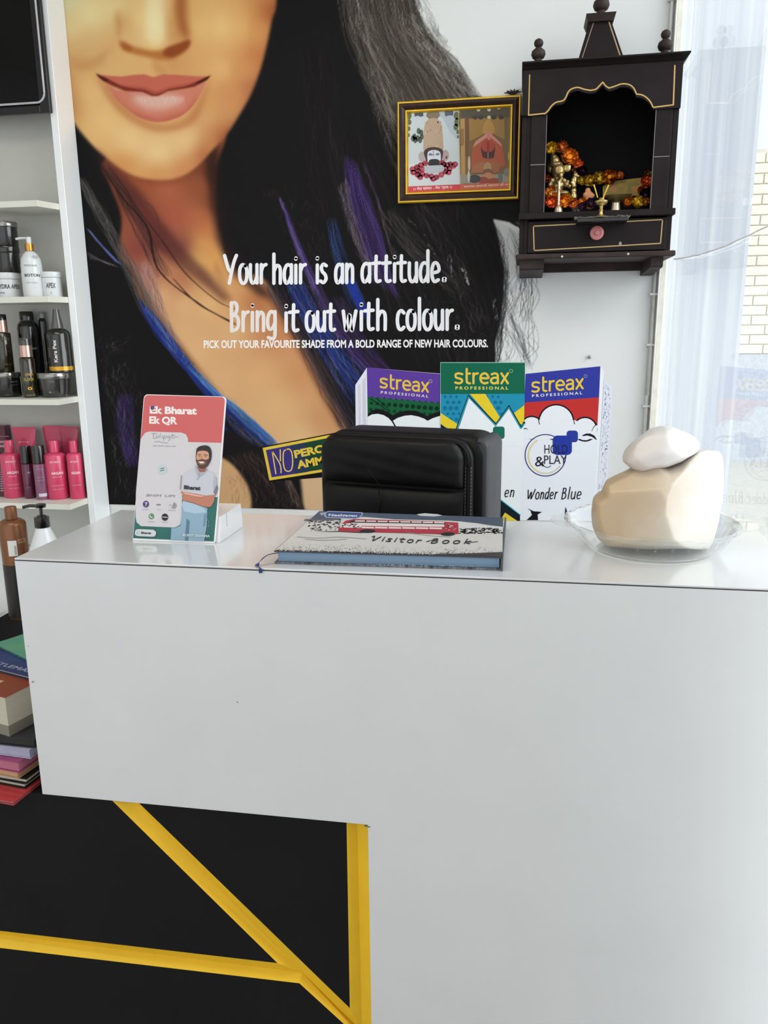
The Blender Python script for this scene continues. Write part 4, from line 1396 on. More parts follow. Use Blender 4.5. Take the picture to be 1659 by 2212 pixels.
def tube_pack(label, px, w, yt, Y, col, text=None):
    X = atY(px, yt, Y).x
    zt = zat(px, yt, Y)
    hw = w / 2 / FPX * depth((X, Y, zt))
    t = thing('cream_tube', label, 'tube', (X, Y, Zd))
    bm = bmesh.new()
    cpz = Zd + .022
    rows = []
    for k in range(9):
        f = k / 8
        rr = .019 * (1 - f) + .002 * f
        ww = .020 * (1 - f) + hw * f
        z = cpz + (zt - .008 - cpz) * f
        rows.append([bm.verts.new((X + ww * math.cos(2 * PI * i / 24), Y + rr * math.sin(2 * PI * i / 24), z)) for i in range(24)])
    for k in range(8):
        for i in range(24):
            bm.faces.new([rows[k][i], rows[k][(i + 1) % 24], rows[k + 1][(i + 1) % 24], rows[k + 1][i]])
    bm.faces.new(rows[0])
    bm.faces.new(rows[-1])
    obj('body', bm, col, t, smooth=True)
    obj('crimp', B(X - hw, X + hw, Y - .0016, Y + .0016, zt - .0085, zt, .0006, 1), col, t)
    obj('cap', lathe(bmesh.new(), [(0, Zd), (.019, Zd), (.0195, Zd + .002), (.0195, cpz - .0005), (0, cpz - .0005)], (X, Y, 0), 24), col, t, smooth=True)
    if text:
        n = Vector((0, -1, -.12))
        p0 = Vector((X, Y - .0085, zt - .03))
        P = Print(planemap(p0, n), .0002)
        for s_, x0, x1, y, h in text:
            P.text(s_, (x0, y), (x1, y), h, (236, 196, 206), bold=.03, up=False)
        P.lay += 1
        P.build('lettering', ink, t)


tube_pack('pink tube standing on its cap behind the leftmost pink bottle', 50, 57, 922.6, 2.71, pink, [('streax', 40, 63, 957, 4.5)])
tube_pack('pink tube standing behind the middle pink bottle', 112, 46, 919.5, 2.735, pink)
tube_pack('darker pink tube standing behind the right pink bottle', 147, 46, 921, 2.715, mat('deep_pink_plastic', (184, 56, 92), rough=0.3, coat=0.3))
LT = (240, 176, 192)
for lb, px, w, yt in (('leftmost pink bottle in front of a pink tube', 25, 42, 950.7), ('middle pink bottle right of the plum spray bottles', 121, 44, 951.5), ('rightmost pink bottle close to the side panel', 163, 33, 952)):
    nr = px == 163
    bottle(lb, px, w, yt, Zd, 2.655 if not nr else 2.665, 977, pink, pink, .46 if not nr else .5, .07, None, None,
           [('streax', -.55, .5, .80, .055, LT, .02, 0), ('ARGAN', -.5, .65, .55, .055, (246, 214, 222), .03, 0), ('SERUM', -.4, .4, .48, .03, LT, 0, 0), ('nourishing care', -.6, .6, .30, .025, LT, 0, 0), ('with argan oil', -.5, .6, .22, .022, LT, 0, 0)] if not nr else
           [('streax', -.6, .4, .80, .055, LT, .02, 0), ('ARGAN', -.6, .55, .55, .055, (246, 214, 222), .03, 0), ('nourishing', -.5, .5, .30, .025, LT, 0, 0)], name='shampoo_bottle')
glassp = mat('violet_bottle', (132, 84, 112), rough=0.12, coat=0.8, var=0.06)
bottle('plum spray bottle with a black cap, left of its twin', 60, 24, 963, Zd, 2.645, 1000, plum, plast_k, .98, .03, None, None,
       [('30', -.1, .4, .72, .05, (220, 200, 210), .0, 0), ('SERUM', -.6, .2, .3, .05, (170, 110, 140), .0, 0)], name='spray_bottle')
bottle('lilac tinted spray bottle with a black cap, right of its twin', 87, 27, 962, Zd, 2.63, 1000, glassp, plast_k, .95, .03, None, None,
       [('vitalising serum', -.6, .6, .84, .03, (190, 160, 190), .0, 0), ('apply to damp hair', -.6, .6, .62, .02, (190, 170, 196), 0, 0), ('for all hair types', -.6, .6, .54, .02, (190, 170, 196), 0, 0), ('IIIIIIIIIIII', -.6, .7, .10, .08, (224, 220, 236), .05, 0)], name='spray_bottle')
t = thing('product_carton', 'narrow dark carton with pale text left of the pink bottles', 'box', (0, 0, 0))
Y = 2.65
a, b = atY(-24, 1060, Y).x, atY(9, 1060, Y).x
t.location = ((a + b) / 2, Y, Zd)
obj('carton', B(a, b, Y, Y + .03, Zd, zat(5, 988, Y), .001, 1), mat('plum_carton', (84, 28, 52)), t)
P = Print(planemap((0, Y, 1), (0, -1, 0)), .0003)
for i in range(12):
    P.poly([(1, 1004 + i * 5), (6 + (i % 3), 1004 + i * 5), (6 + (i % 3), 1006 + i * 5), (1, 1006 + i * 5)], (196, 170, 186), up=False)
P.lay += 1
P.build('lettering', ink, t)

# on the base cabinet
Xb, Yb, rb, zb, zt = bottle('bronze shampoo bottle with a dark lower half by the counter corner', 36, 56, 1095, BZ + .0004, 2.02, 1121, bronze, bronze, .44, .05, None, None,
       [('EXTRA', .25, .95, .80, .018, (214, 190, 160), 0, 0), ('SMOOTH', .25, .95, .775, .018, (214, 190, 160), 0, 0)], band=(0.02, .56), bandm=mat('dark_brown_label', (30, 24, 22), rough=0.4), name='shampoo_bottle')
bt = [o_ for o_ in C.objects if o_.get('label', '').startswith('bronze')][0]
P = Print(cylmap(Xb, Yb, 0, rb + .001), .0003)
z0_, z1_ = zat(24, 1202, Yb - rb), zat(24, 1169, Yb - rb)
for k_ in range(8):
    ua, ub = -rb * .5 + rb * .65 * k_ / 8, -rb * .5 + rb * .65 * (k_ + 1) / 8
    P.poly([(ua, z0_), (ub, z0_), (ub, z1_), (ua, z1_)], (222, 222, 216), up=False)
P.lay += 1
for i in range(9):
    z = z0_ + (z1_ - z0_) * (.1 + i * .065)
    P.poly([(-rb * .05, z), (rb * .1, z), (rb * .1, z + .0012), (-rb * .05, z + .0012)], (40, 40, 40), up=False)
P.lay += 1
P.build('barcode_label', ink, bt)
pump_bottle('white cone shouldered bottle with a black pump behind the counter corner', 101, 100, 1089, BZ + .0004, 2.0, 1138, 1117, plast_w, plast_k, plast_k, cone=True)

# ================================================================== COUNTER
CX0, CX1, CY0, CY1, CT, CB = -0.839, 0.441, 1.168, 1.54, 1.05, 0.6025
SX = -0.235
ct = thing('reception_counter', 'white laminate reception counter with a black plinth crossed by yellow grooves', 'counter', (-0.2, 1.35, 0.0))
obj('worktop', B(CX0, CX1, CY0 - .0004, CY1, CT - .003, CT, .0006, 1), lamtop, ct)
obj('edge_seam', B(CX0 + .0015, CX1 - .0015, CY0 + .0008, CY1 - .002, CT - .0048, CT - .0031), mat('seam_dark', (52, 50, 48), rough=0.7), ct)
fr = [(CX0, CY0, CB), (SX, CY0, CB), (SX, CY0, 0.0), (CX1, CY0, 0.0), (CX1, CY0, CT - .0049), (CX0, CY0, CT - .0049)]
obj('front_panel', prism(bmesh.new(), fr, (0, .018, 0)), lam, ct)
obj('side_panel', B(CX0, CX0 + .018, CY0 + .0182, CY1, CB, CT - .0049), lam, ct)
obj('side_panel', B(CX1 - .018, CX1, CY0 + .0182, CY1, 0, CT - .0049), lam, ct)
obj('inner_panel', B(CX0 + .0182, CX1 - .0182, CY0 + .0182, CY1, CT - .023, CT - .005), lam, ct)
obj('bottom_panel', B(CX0 + .0182, SX - .0, CY0 + .0182, CY1 - .02, CB, CB + .018), lam, ct)
a_ = atY(787, 1783, CY0)
b_ = atY(800, 1785.5, CY0)
obj('edge_strip', prism(bmesh.new(), [(a_.x, CY0 - .001, a_.z), (b_.x, CY0 - .001, b_.z), (b_.x, CY0 - .001, b_.z - .0016), (a_.x, CY0 - .001, a_.z - .0016)], (0, .003, 0)), mat('strip_grey', (120, 118, 112), rough=0.5), ct)
# two small scuffs
P = Print(planemap((0, CY0, .8), (0, -1, 0)), .0003)
P.disc(71, 1473, 3.2, 2, (150, 150, 146), n=10)
P.disc(61, 1396, 2, 1, (170, 170, 166), n=8, up=False)
P.disc(513, 1517, 2, 1.2, (120, 120, 116), n=8)
P.build('scuff_mark', ink, ct)

# black plinth with recessed yellow grooves
PYf = 1.1715
pl = ct
PT = 0.6015
obj('plinth_body', B(-1.36, SX - .0008, PYf + .026, 1.56, 0.0, PT - .002), blackgloss, pl)
obj('plinth_top', B(-1.36, SX - .0008, PYf + .0005, 1.56, PT - .0019, PT), blackgloss, pl)


def wp(x, y):
    p = atY(x, y, PYf)
    return Vector((min(p.x, SX - .001), PYf, min(p.z, PT - .002)))


def ext(a, b, z=None, X=None):
    """carry the line a-b on to height z or to X"""
    a, b = Vector(a), Vector(b)
    k = (z - a.z) / (b.z - a.z) if z is not None else (X - a.x) / (b.x - a.x)
    return a + (b - a) * k


A1, A2 = wp(244, 1731), wp(599.5, 2080.5)      # left edge of the diagonal groove
A1 = ext(A2, A1, z=PT - .002)
R1, R2 = wp(301, 1735.6), wp(755.7, 2177.8)    # right edge
R1 = ext(R2, R1, z=PT - .002)
B1, B2 = wp(0, 2010.7), wp(599.5, 2080.5)
B1 = ext(B2, B1, X=-1.36)
D1, D2 = wp(0, 2047.6), wp(646.7, 2124)
D1 = ext(D2, D1, X=-1.36)
L2 = ext(D2, wp(743, 2212), z=0.02)
K1, K2 = wp(748.7, 1780), wp(755.7, 2177.8)
K1 = ext(K2, K1, z=PT - .002)
S1 = Vector((SX - .001, PYf, PT - .002))
zlow = 0.0
groove_low = Vector((SX - .001, PYf, .14))


def panel(pts):
    obj('black_panel', prism(bmesh.new(), pts, (0, .024, 0)), blackgloss, pl)


panel([Vector((-1.36, PYf, PT - .002)), A1, A2, B1])
panel([R1, K1, K2])
floorL = Vector((-1.36, PYf, 0))
panel([D1, D2, ext(D2, wp(743, 2212), z=.12), Vector((-.3, PYf, .12 if False else 0.0)), floorL])


def deep(p, q, f=.5, d=.014):
    m = p * (1 - f) + q * f
    return Vector((m.x, PYf + d, m.z))


def groove(faces, name='groove'):
    bm = bmesh.new()
    for f in faces:
        bm.faces.new([bm.verts.new(p) for p in f])
    bmesh.ops.remove_doubles(bm, verts=bm.verts, dist=1e-5)
    for v in list(bm.verts):
        pass
    return obj(name, bm, yellow, pl)


Lend = ext(D2, wp(743, 2212), z=.12)
J1 = deep(wp(599.5, 2080.5), wp(655, 2082), .5)
J1 = atY(653, 2101, PYf + .014)
J2 = Vector((SX - .022, PYf + .014, .155))
cA = deep(A1, R1, .52)
groove([[A1, A2, J1, cA], [cA, J1, J2, R2, R1], [A2, B1, deep(B1, D1, .45), J1], [deep(B1, D1, .45), D1, D2, J1],
        [D2, Lend, Vector((SX - .03, PYf + .014, .10)), J2, J1]], 'diagonal_groove')
cK = deep(K1, S1, .42)
groove([[K1, K2, J2, cK], [cK, J2, Vector((SX - .001, PYf + .006, .10)), Vector((SX - .001, PYf + .006, PT - .002))]], 'upright_groove')
obj('groove_backing', B(-1.36, SX - .001, PYf + .0235, PYf + .0258, 0.0, PT - .002), yellow, pl)

# ------------------------------------------------------------------ pile of books on the plinth
def rbox(c, w, d, h, rz, z, bev=0.0):
    """box with its near right corner at c"""
    bm = box(bmesh.new(), -w, 0, 0, d, 0, h, bev, 1)
    bm.transform(Matrix.Translation((c.x, c.y, z)) @ Matrix.Rotation(rz, 4, 'Z'))
    return bm


def book(label, corner, Y, z, h, w, d, rz, cover, pages, name='book', cat='book', ct_=.0016, inset=.004, spine=None, under=None, sag=0.0):
    p = atZ(corner[0], corner[1], z)
    rz = -min(rz, math.asin(max(0.0, min(.9, (CX0 - .003 - p.x) / d))))
    t = thing(name, label, cat, (p.x, p.y, z), rz)
    obj('cover', box(bmesh.new(), -w, 0, 0, d, h - ct_, h, .0006, 1), cover, t, world=False)
    obj('cover', box(bmesh.new(), -w, 0, 0, d, 0, ct_, .0006, 1), under or cover, t, world=False)
    obj('pages', box(bmesh.new(), -w + .003, -inset, inset, d - inset, ct_, h - ct_), pages, t, world=False)
    return t, p


cream = mat('cream_pages', (196, 190, 172), rough=0.8, var=0.08, scale=6, stretch=(1, 1, 160))
tan = mat('tan_pages', (196, 156, 118), rough=0.8, var=0.08, scale=6, stretch=(1, 1, 160))
z = PT + .0004
red = mat('red_cover', (178, 52, 56), rough=0.3, coat=0.4, var=0.04)
book('glossy red folder lowest in the pile, overhanging the plinth edge', (30, 1741), 0, z, .0074, .22, .26, .50, red, plast_w, ct_=.0022, name='folder', cat='folder')
blk_c = mat('black_book_cover', (26, 22, 22), rough=0.5, spec=.2)
book('thin black notebook lying on the red folder', (54, 1704), 0, .6098, .0102, .22, .24, .52, blk_c, cream, name='notebook', cat='notebook')
book('black notebook with worn cream edges second from the red folder', (58, 1694), 0, .6204, .0102, .22, .24, .55, blk_c, cream, name='notebook', cat='notebook')
book('tan edged book under the magenta one', (39, 1684), 0, .6310, .0135, .21, .24, .58, mat('pale_tan_cover', (200, 160, 130), rough=0.5), tan)
pk = mat('pink_book_cover', (150, 62, 106), rough=0.35, coat=0.1, var=0.1)
book('magenta and pink book in the lower half of the pile', (42, 1671), 0, .6449, .0215, .21, .25, .62, pk, mat('pink_pages', (186, 110, 130), rough=0.7, var=0.05))
book('pale lilac magazine with curled corners', (66, 1640), 0, .6668, .0185, .23, .24, .16, mat('lilac_paper', (186, 182, 202), rough=0.5, col2=(150, 150, 176), scale=18), mat('lilac_pages', (176, 174, 196), rough=0.7), name='magazine', cat='magazine')
book('black booklet with faint white marks under the thick book', (76, 1617), 0, .6857, .0175, .24, .24, .14, mat('black_booklet', (34, 34, 38), rough=0.5, spec=.2, col2=(60, 60, 64), scale=14), mat('dark_pages', (44, 42, 44), rough=0.8), name='booklet', cat='booklet')
t, p = book('very thick cream paged book with a red and brown cover', (21, 1591), 0, .7036, .0770, .20, .24, .72, mat('red_brown_cover', (126, 42, 40), rough=0.45, spec=.2, col2=(134, 78, 46), scale=9), cream, ct_=.0012, inset=.001)
obj('base_block', box(bmesh.new(), -.2005, .0005, -.0005, .2405, .0, .020), mat('grey_pages', (130, 126, 112), rough=0.8, var=0.1, scale=6, stretch=(1, 1, 160)), t, world=False)
P = Print(lambda x, y, h: Vector((x, y, .077 + h)), .0002)
P.poly([(-.12, .02), (-.06, .02), (-.06, .05), (-.12, .05)], (196, 160, 120))
P.text('MEDICINE', (-.16, .105), (-.01, .105), .012, (210, 170, 150), vx=(0, 1))
b_ = P.build('lettering', ink, None)
b_.parent = t
t, p = book('blue book with pale capitals on its cover, near the top', (66, 1470), 0, .7810, .0075, .20, .20, .55, mat('blue_cover', (48, 66, 118), rough=0.45, spec=.2, col2=(38, 42, 74), scale=8), cream)
P = Print(lambda x, y, h: Vector((x, y, .0075 + h)), .0002)
P.text('GENTLEMAN', (-.16, .012), (-.01, .012), .012, (176, 180, 196), vx=(0, 1))
b_ = P.build('lettering', ink, None)
b_.parent = t
book('thin green and teal booklet on top of the pile', (84, 1440), 0, .7889, .004, .18, .14, .50, mat('green_cover', (104, 160, 106), rough=0.45, spec=.2, col2=(66, 132, 140), scale=9), cream, ct_=.001, name='booklet', cat='booklet')

# ================================================================== PICTURE FRAME
fx0, fx1, fz0, fz1 = -0.417, -0.0225, 1.829, 2.137
pf = thing('picture_frame', 'gold edged brown picture frame with two temple photographs beside the shrine', 'picture', ((fx0 + fx1) / 2, WY - .003, fz0))
goldf = mat('frame_gold', (222, 178, 50), rough=0.28, metal=0.55, var=0.04)
brownf = mat('frame_brown', (62, 32, 18), rough=0.3, coat=0.5, col2=(34, 18, 12), scale=60, stretch=(1, 1, 1))
YB = WY - .0035


def rails(i0, i1, y0, y1, m, name, bev=.0):
    """four mitred rails between inset i0 and i1, front heights y0 (outer) and y1 (inner)"""
    o = [(fx0 + i0, fz0 + i0), (fx1 - i0, fz0 + i0), (fx1 - i0, fz1 - i0), (fx0 + i0, fz1 - i0)]
    n = [(fx0 + i1, fz0 + i1), (fx1 - i1, fz0 + i1), (fx1 - i1, fz1 - i1), (fx0 + i1, fz1 - i1)]
    for k in range(4):
        j = (k + 1) % 4
        bm = bmesh.new()
        back = [bm.verts.new((a[0], YB, a[1])) for a in (o[k], o[j], n[j], n[k])]
        mid = [((o[k][0] + n[k][0]) / 2, (o[k][1] + n[k][1]) / 2), ((o[j][0] + n[j][0]) / 2, (o[j][1] + n[j][1]) / 2)]
        ym = min(y0, y1) - bev
        f = [bm.verts.new((o[k][0], y0, o[k][1])), bm.verts.new((o[j][0], y0, o[j][1])), bm.verts.new((mid[1][0], ym, mid[1][1])),
             bm.verts.new((n[j][0], y1, n[j][1])), bm.verts.new((n[k][0], y1, n[k][1])), bm.verts.new((mid[0][0], ym, mid[0][1]))]
        bm.faces.new(back)
        bm.faces.new([f[0], f[1], f[2], f[5]])
        bm.faces.new([f[5], f[2], f[3], f[4]])
        bm.faces.new([back[0], back[1], f[1], f[0]])
        bm.faces.new([back[3], back[2], f[3], f[4]])
        bm.faces.new([back[0], f[0], f[5], f[4], back[3]])
        bm.faces.new([back[1], back[2], f[3], f[2], f[1]])
        obj(name, bm, m, pf)


rails(0, .006, WY - .018, WY - .021, goldf, 'gold_edge')
rails(.0062, .0265, WY - .021, WY - .016, brownf, 'frame_rail', .004)
rails(.0267, .0345, WY - .019, WY - .013, goldf, 'gold_edge')
PYp = WY - .0105
obj('backing', B(fx0 + .004, fx1 - .004, PYp, YB, fz0 + .004, fz1 - .004), brownf, pf)
Z4 = lambda x, y: (850 + x / 5.72, 180 + y / 5.72)
P = Print(planemap((0, PYp, 2), (0, -1, 0)), .00006)


def pz(pts, col, up=True, sm=False):
    if sm:
        pts = catmull(pts, 4, True)
    P.poly([Z4(*q) for q in pts], col, up)


pz([(150, 320), (810, 305), (830, 1380), (170, 1390)], (196, 204, 206))
pz([(810, 305), (1500, 250), (1510, 1350), (826, 1380)], (124, 92, 52), False)
P.lay += 1
pz([(400, 330), (780, 320), (790, 700), (700, 600), (600, 420)], (176, 186, 196))
pz([(180, 1000), (800, 980), (810, 1260), (190, 1270)], (208, 212, 212), False)
P.lay += 1
for x, y, r in ((190, 400, 34), (196, 480, 26), (188, 560, 22), (185, 640, 18), (780, 400, 36), (790, 480, 40), (770, 540, 30), (798, 600, 22), (800, 660, 16), (700, 350, 34)):
    P.disc(*Z4(x, y), r / 5.72, r * 1.4 / 5.72, (92, 100, 60), 10, up=False)
P.lay += 1
pz([(255, 340), (360, 335), (372, 400), (340, 415), (300, 400), (262, 412)], (70, 76, 88), False)
pz([(630, 345), (740, 330), (735, 400), (690, 395), (640, 410)], (84, 90, 100), False)
pz([(420, 345), (560, 335), (575, 400), (540, 440), (440, 440), (402, 405)], (128, 112, 92), False)
P.lay += 1
pz([(372, 830), (372, 700), (380, 560), (400, 480), (440, 440), (520, 430), (570, 470), (600, 560), (612, 700), (610, 820), (500, 790), (420, 805)], (182, 154, 130), sm=True)
for i in range(26):
    x, y = 385 + rnd.random() * 215, 470 + rnd.random() * 320
    P.disc(*Z4(x, y), 1.6, 2.2, (168, 138, 112) if i % 2 else (196, 170, 146), 8, up=False)
P.lay += 1
for x, y in ((310, 590), (345, 610), (260, 660), (300, 680), (330, 700), (270, 700), (240, 680), (350, 660)):
    P.disc(*Z4(x, y), 4.2, 7, (78, 88, 74), 10, up=False)
P.lay += 1
P.disc(*Z4(355, 905), 8, 11, (176, 160, 156), 14, up=False)
P.disc(*Z4(640, 890), 8, 12, (176, 150, 146), 14)
P.disc(*Z4(654, 915), 2, 3, (60, 40, 40), 10)
pz([(375, 850), (420, 800), (500, 788), (570, 800), (612, 835), (600, 940), (580, 1000), (420, 1000), (396, 930)], (58, 36, 32), sm=True)
pz([(420, 870), (440, 838), (500, 822), (560, 838), (582, 870), (584, 960), (560, 990), (440, 985), (420, 940)], (206, 212, 220), sm=True)
pz([(425, 880), (450, 862), (480, 868), (490, 888), (450, 896)], (110, 116, 136), False)
pz([(512, 884), (530, 864), (560, 860), (576, 874), (550, 892)], (110, 116, 136), False)
pz([(436, 965), (460, 940), (500, 935), (540, 938), (570, 960), (578, 1000), (560, 1020), (440, 1018)], (30, 26, 32), False, True)
P.lay += 1
P.stroke([Z4(492, 830), Z4(496, 900)], 1.3, (180, 60, 60))
import itertools
ros = [(235, 1060), (290, 1035), (340, 1010), (390, 990), (245, 1100), (300, 1080), (355, 1060), (300, 1130), (355, 1120), (410, 1140), (470, 1150), (530, 1160), (590, 1130), (640, 1090),
       (690, 1060), (740, 1020), (760, 1000), (620, 1000), (660, 1010), (700, 1000), (640, 1050), (330, 1160), (490, 1180), (600, 980), (680, 1100)]
for i, (x, y) in enumerate(ros):
    P.disc(*Z4(x, y), 6.6, 6.2, (158, 44, 66) if i % 3 else (176, 62, 84), 9, up=False)
P.lay += 1
for i, (x, y) in enumerate(ros):
    P.disc(*Z4(x + 6, y - 4), 2.6, 2.3, (120, 26, 50) if i % 2 else (196, 84, 104), 7, up=False)
P.lay += 1
pz([(380, 1050), (420, 1018), (600, 1010), (630, 1040), (620, 1080), (560, 1105), (420, 1112), (384, 1085)], (182, 184, 190))
# right photograph
for pts, col in (([(826, 440), (880, 430), (890, 1200), (840, 1300)], (180, 140, 80)), ([(880, 400), (925, 395), (925, 900), (885, 900)], (112, 74, 40)),
                 ([(930, 440), (1370, 420), (1375, 700), (1180, 600), (940, 720)], (158, 118, 56)), ([(830, 320), (1480, 270), (1480, 420), (1250, 400), (1150, 430), (900, 420), (830, 440)], (78, 70, 54)),
                 ([(1380, 420), (1480, 410), (1490, 1000), (1390, 1000)], (112, 92, 58)), ([(820, 560), (870, 560), (870, 760), (830, 780)], (150, 104, 60)), ([(830, 1130), (1490, 1120), (1490, 1240), (830, 1240)], (150, 142, 124))):
    pz(pts, col, False)
    P.lay += .2
P.lay = int(P.lay) + 1
pz([(1100, 600), (1130, 480), (1180, 450), (1230, 500), (1250, 600), (1180, 640)], (186, 138, 66), False, True)
for x, y in ((1050, 325), (1180, 325), (1300, 300), (1180, 420)):
    P.disc(*Z4(x, y), 4, 4, (206, 196, 160), 10, up=False)
for x in (1010, 1080, 1240, 1330):
    P.disc(*Z4(x, 420), 6, 5, (56, 50, 42), 10, up=False)
P.lay += 1
pz([(960, 1100), (965, 900), (985, 760), (1090, 680), (1175, 605), (1260, 670), (1340, 760), (1370, 900), (1380, 1020), (1240, 1080), (1240, 1120)], (176, 82, 48), sm=False)
pz([(985, 790), (1010, 720), (1150, 620), (1175, 608), (1200, 620), (1330, 740), (1345, 790), (1230, 690), (1175, 660), (1120, 690)], (206, 140, 122))
pz([(1160, 600), (1195, 598), (1192, 720), (1165, 720)], (212, 120, 108))
P.disc(*Z4(1168, 815), 88 / 5.72, 116 / 5.72, (82, 28, 20), 24)
P.disc(*Z4(1168, 780), 78 / 5.72, 76 / 5.72, (178, 62, 46), 24)
pz([(1155, 720), (1182, 720), (1184, 840), (1152, 840)], (140, 40, 34))
pz([(1090, 845), (1250, 845), (1240, 920), (1168, 935), (1100, 915)], (70, 24, 18))
P.stroke([Z4(1168, 850), Z4(1168, 930)], 1, (200, 170, 140))
pz([(985, 1000), (1130, 960), (1110, 1100), (960, 1110)], (166, 104, 66), False)
pz([(1210, 960), (1330, 1000), (1300, 1100), (1240, 1110)], (160, 100, 60), False)
P.lay += 1
for x, y, a, b_, c_ in ((1165, 1040, 9, 12, (176, 136, 92)), (1165, 1100, 11, 8, (120, 84, 56)), (1170, 1180, 13, 14, (190, 126, 90)), (1110, 1200, 12, 8, (150, 60, 44)), (1240, 1210, 14, 7, (150, 64, 44)),
                       (1000, 1180, 14, 9, (60, 58, 60)), (1320, 1170, 5, 12, (110, 108, 106)), (935, 990, 3, 16, (196, 180, 160)), (930, 1150, 3, 12, (190, 186, 172)), (1430, 900, 3, 11, (170, 160, 140)), (1410, 1100, 9, 9, (120, 122, 120))):
    P.disc(*Z4(x, y), a, b_, c_, 14, up=False)
    P.lay += .2
P.lay = int(P.lay) + 1
P.stroke([Z4(930, 1000), Z4(932, 1220)], 1.6, (206, 200, 188))
P.stroke([Z4(800, 310), Z4(828, 1250)], 1.2, (190, 176, 140))
pz([(185, 1275), (820, 1248), (826, 1330), (186, 1400)], (200, 58, 66), False)
pz([(820, 1248), (1460, 1222), (1460, 1330), (826, 1330)], (192, 92, 62), False)
P.lay += 1
W_ = (240, 220, 216)
P.text('।। मेरा सांवरा', Z4(248, 1322), Z4(474, 1308), 5.5, W_, bold=.02, up=False)
P.text('-', Z4(486, 1306), Z4(506, 1305), 5, W_, up=False)
P.text('मेरा श्याम ।।', Z4(518, 1306), Z4(722, 1296), 5.5, W_, bold=.02, up=False)
P.text('सालासर बालाजी महाराज की जय', Z4(868, 1290), Z4(1440, 1262), 4.6, (226, 190, 170), bold=.02)
P.build('photograph', ink, pf)
# dried flower on the frame top
t = thing('dried_flower', 'dark dried flower on the top right corner of the picture frame', 'flower', (atY(1108, 203, WY - .014).x, WY - .014, fz1 + .0002))
dry = mat('dried_petal', (44, 30, 24), rough=0.8)
x_, y_, z_ = t.location
for i in range(6):
    a = -1.3 + i * .5
    bm = bmesh.new()
    pts = [(x_, y_, z_ + .003), (x_ + math.sin(a) * .016, y_ - .003, z_ + .006 + math.cos(a) * .006), (x_ + math.sin(a) * .028, y_ + .001 * (i % 3), z_ + .004 + abs(math.cos(a)) * .014)]
    tube(bm, pts, .0045, 6, .0012)
    obj('petal', bm, dry, t, smooth=True)
obj('bud', sphere(bmesh.new(), (x_ - .002, y_, z_ + .007), .0068, u=10, v=7), dry, t, smooth=True)

# ================================================================== SHRINE
TY = 2.56
tw = mat('shrine_wood', (34, 26, 27), rough=0.5, spec=0.15, col2=(26, 20, 21), scale=14)
twl = mat('shrine_wood_worn', (62, 50, 48), rough=0.55, spec=0.2, col2=(42, 33, 32), scale=20)
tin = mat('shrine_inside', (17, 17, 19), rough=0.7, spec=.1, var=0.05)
gl = mat('gold_paint', (186, 152, 92), rough=0.5, var=0.08)
XL, XR = -0.0165, 0.424
sh = thing('wall_shrine', 'dark wooden wall shrine with arched front, drawer and three turned finials', 'shrine', (.2, WY - .004, 1.59))
Z3 = lambda x, y: (1100 + x / 2.9678, y / 2.9678)


def zm(y, Y=TY):
    return atY(1290, y, Y).z


zct, zcb = zm(123, 2.53), zm(139, 2.53)        # cornice
zfb = zm(240)                                    # fascia bottom
zlt, zlb = zm(455, 2.535), zm(469, 2.535)        # ledge
zdt, zdb = zm(474), zm(545)                      # drawer zone
zbt, zbb = zm(545, 2.535), zm(557, 2.535)        # base board
zfeet = zm(580, TY)
YW = WY - .0045
obj('side_panel', B(XL, XL + .014, TY, YW, zbt, zcb), tw, sh)
obj('side_panel', B(XR - .014, XR, TY, YW, zbt, zcb), tw, sh)
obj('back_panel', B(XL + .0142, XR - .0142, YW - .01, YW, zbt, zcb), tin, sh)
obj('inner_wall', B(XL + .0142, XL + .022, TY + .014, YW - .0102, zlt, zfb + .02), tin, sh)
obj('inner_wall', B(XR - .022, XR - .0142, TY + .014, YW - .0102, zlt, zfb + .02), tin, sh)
# cornice, tapering outwards to its top
cb, ctp = [], []
bm = bmesh.new()
for z, e in ((zcb, .004), (zcb + (zct - zcb) * .45, .012), (zct - .004, .020), (zct, .020)):
    row = [bm.verts.new(p) for p in ((XL - min(e, .004), TY - e * 1.6, z), (XR + e * .8, TY - e * 1.6, z), (XR + e * .8, YW, z), (XL - min(e, .004), YW, z))]
    cb.append(row)
for k in range(3):
    for i in range(4):
        j = (i + 1) % 4
        bm.faces.new([cb[k][i], cb[k][j], cb[k + 1][j], cb[k + 1][i]])
bm.faces.new(cb[0])
bm.faces.new(cb[-1])
obj('cornice', bm, tw, sh)
# pillars
pxl = [atY(*Z3(135, 1000), TY).x, atY(*Z3(233, 1000), TY).x]
pxr = [atY(*Z3(916, 1100), TY).x, atY(*Z3(1022, 1100), TY).x]
for a, b, yg in ((pxl[0], pxl[1], 1058), (pxr[0], pxr[1], 1006)):
    zg = atY(*Z3(185 if a < .2 else 975, yg), TY).z
    bm = B(a, b, TY - .006, TY + .012, zlt + .0003, zg - .0012, .0012, 1)
    obj('pillar', bm, tw, sh)
    obj('pillar', B(a, b, TY - .006, TY + .012, zg + .0012, zfb + .01, .0012, 1), tw, sh)
    obj('pillar_groove', B(a + .001, b - .001, TY - .0058, TY + .01, zg - .0012, zg + .0012), mat('groove_grey', (120, 112, 110), rough=0.6), sh)
    e_ = b if a < .2 else a
    obj('worn_edge', B(e_ - .0009, e_ + .0009, TY - .0066, TY - .004, zlt + .0003, zfb), _M['groove_grey'], sh)
for a, b in ((XL + .0145, pxl[0] - .0005), (pxr[1] + .0005, XR - .0145)):
    obj('stile', B(a, b, TY + .001, TY + .012, zlt + .0003, zfb + .01), tw, sh)
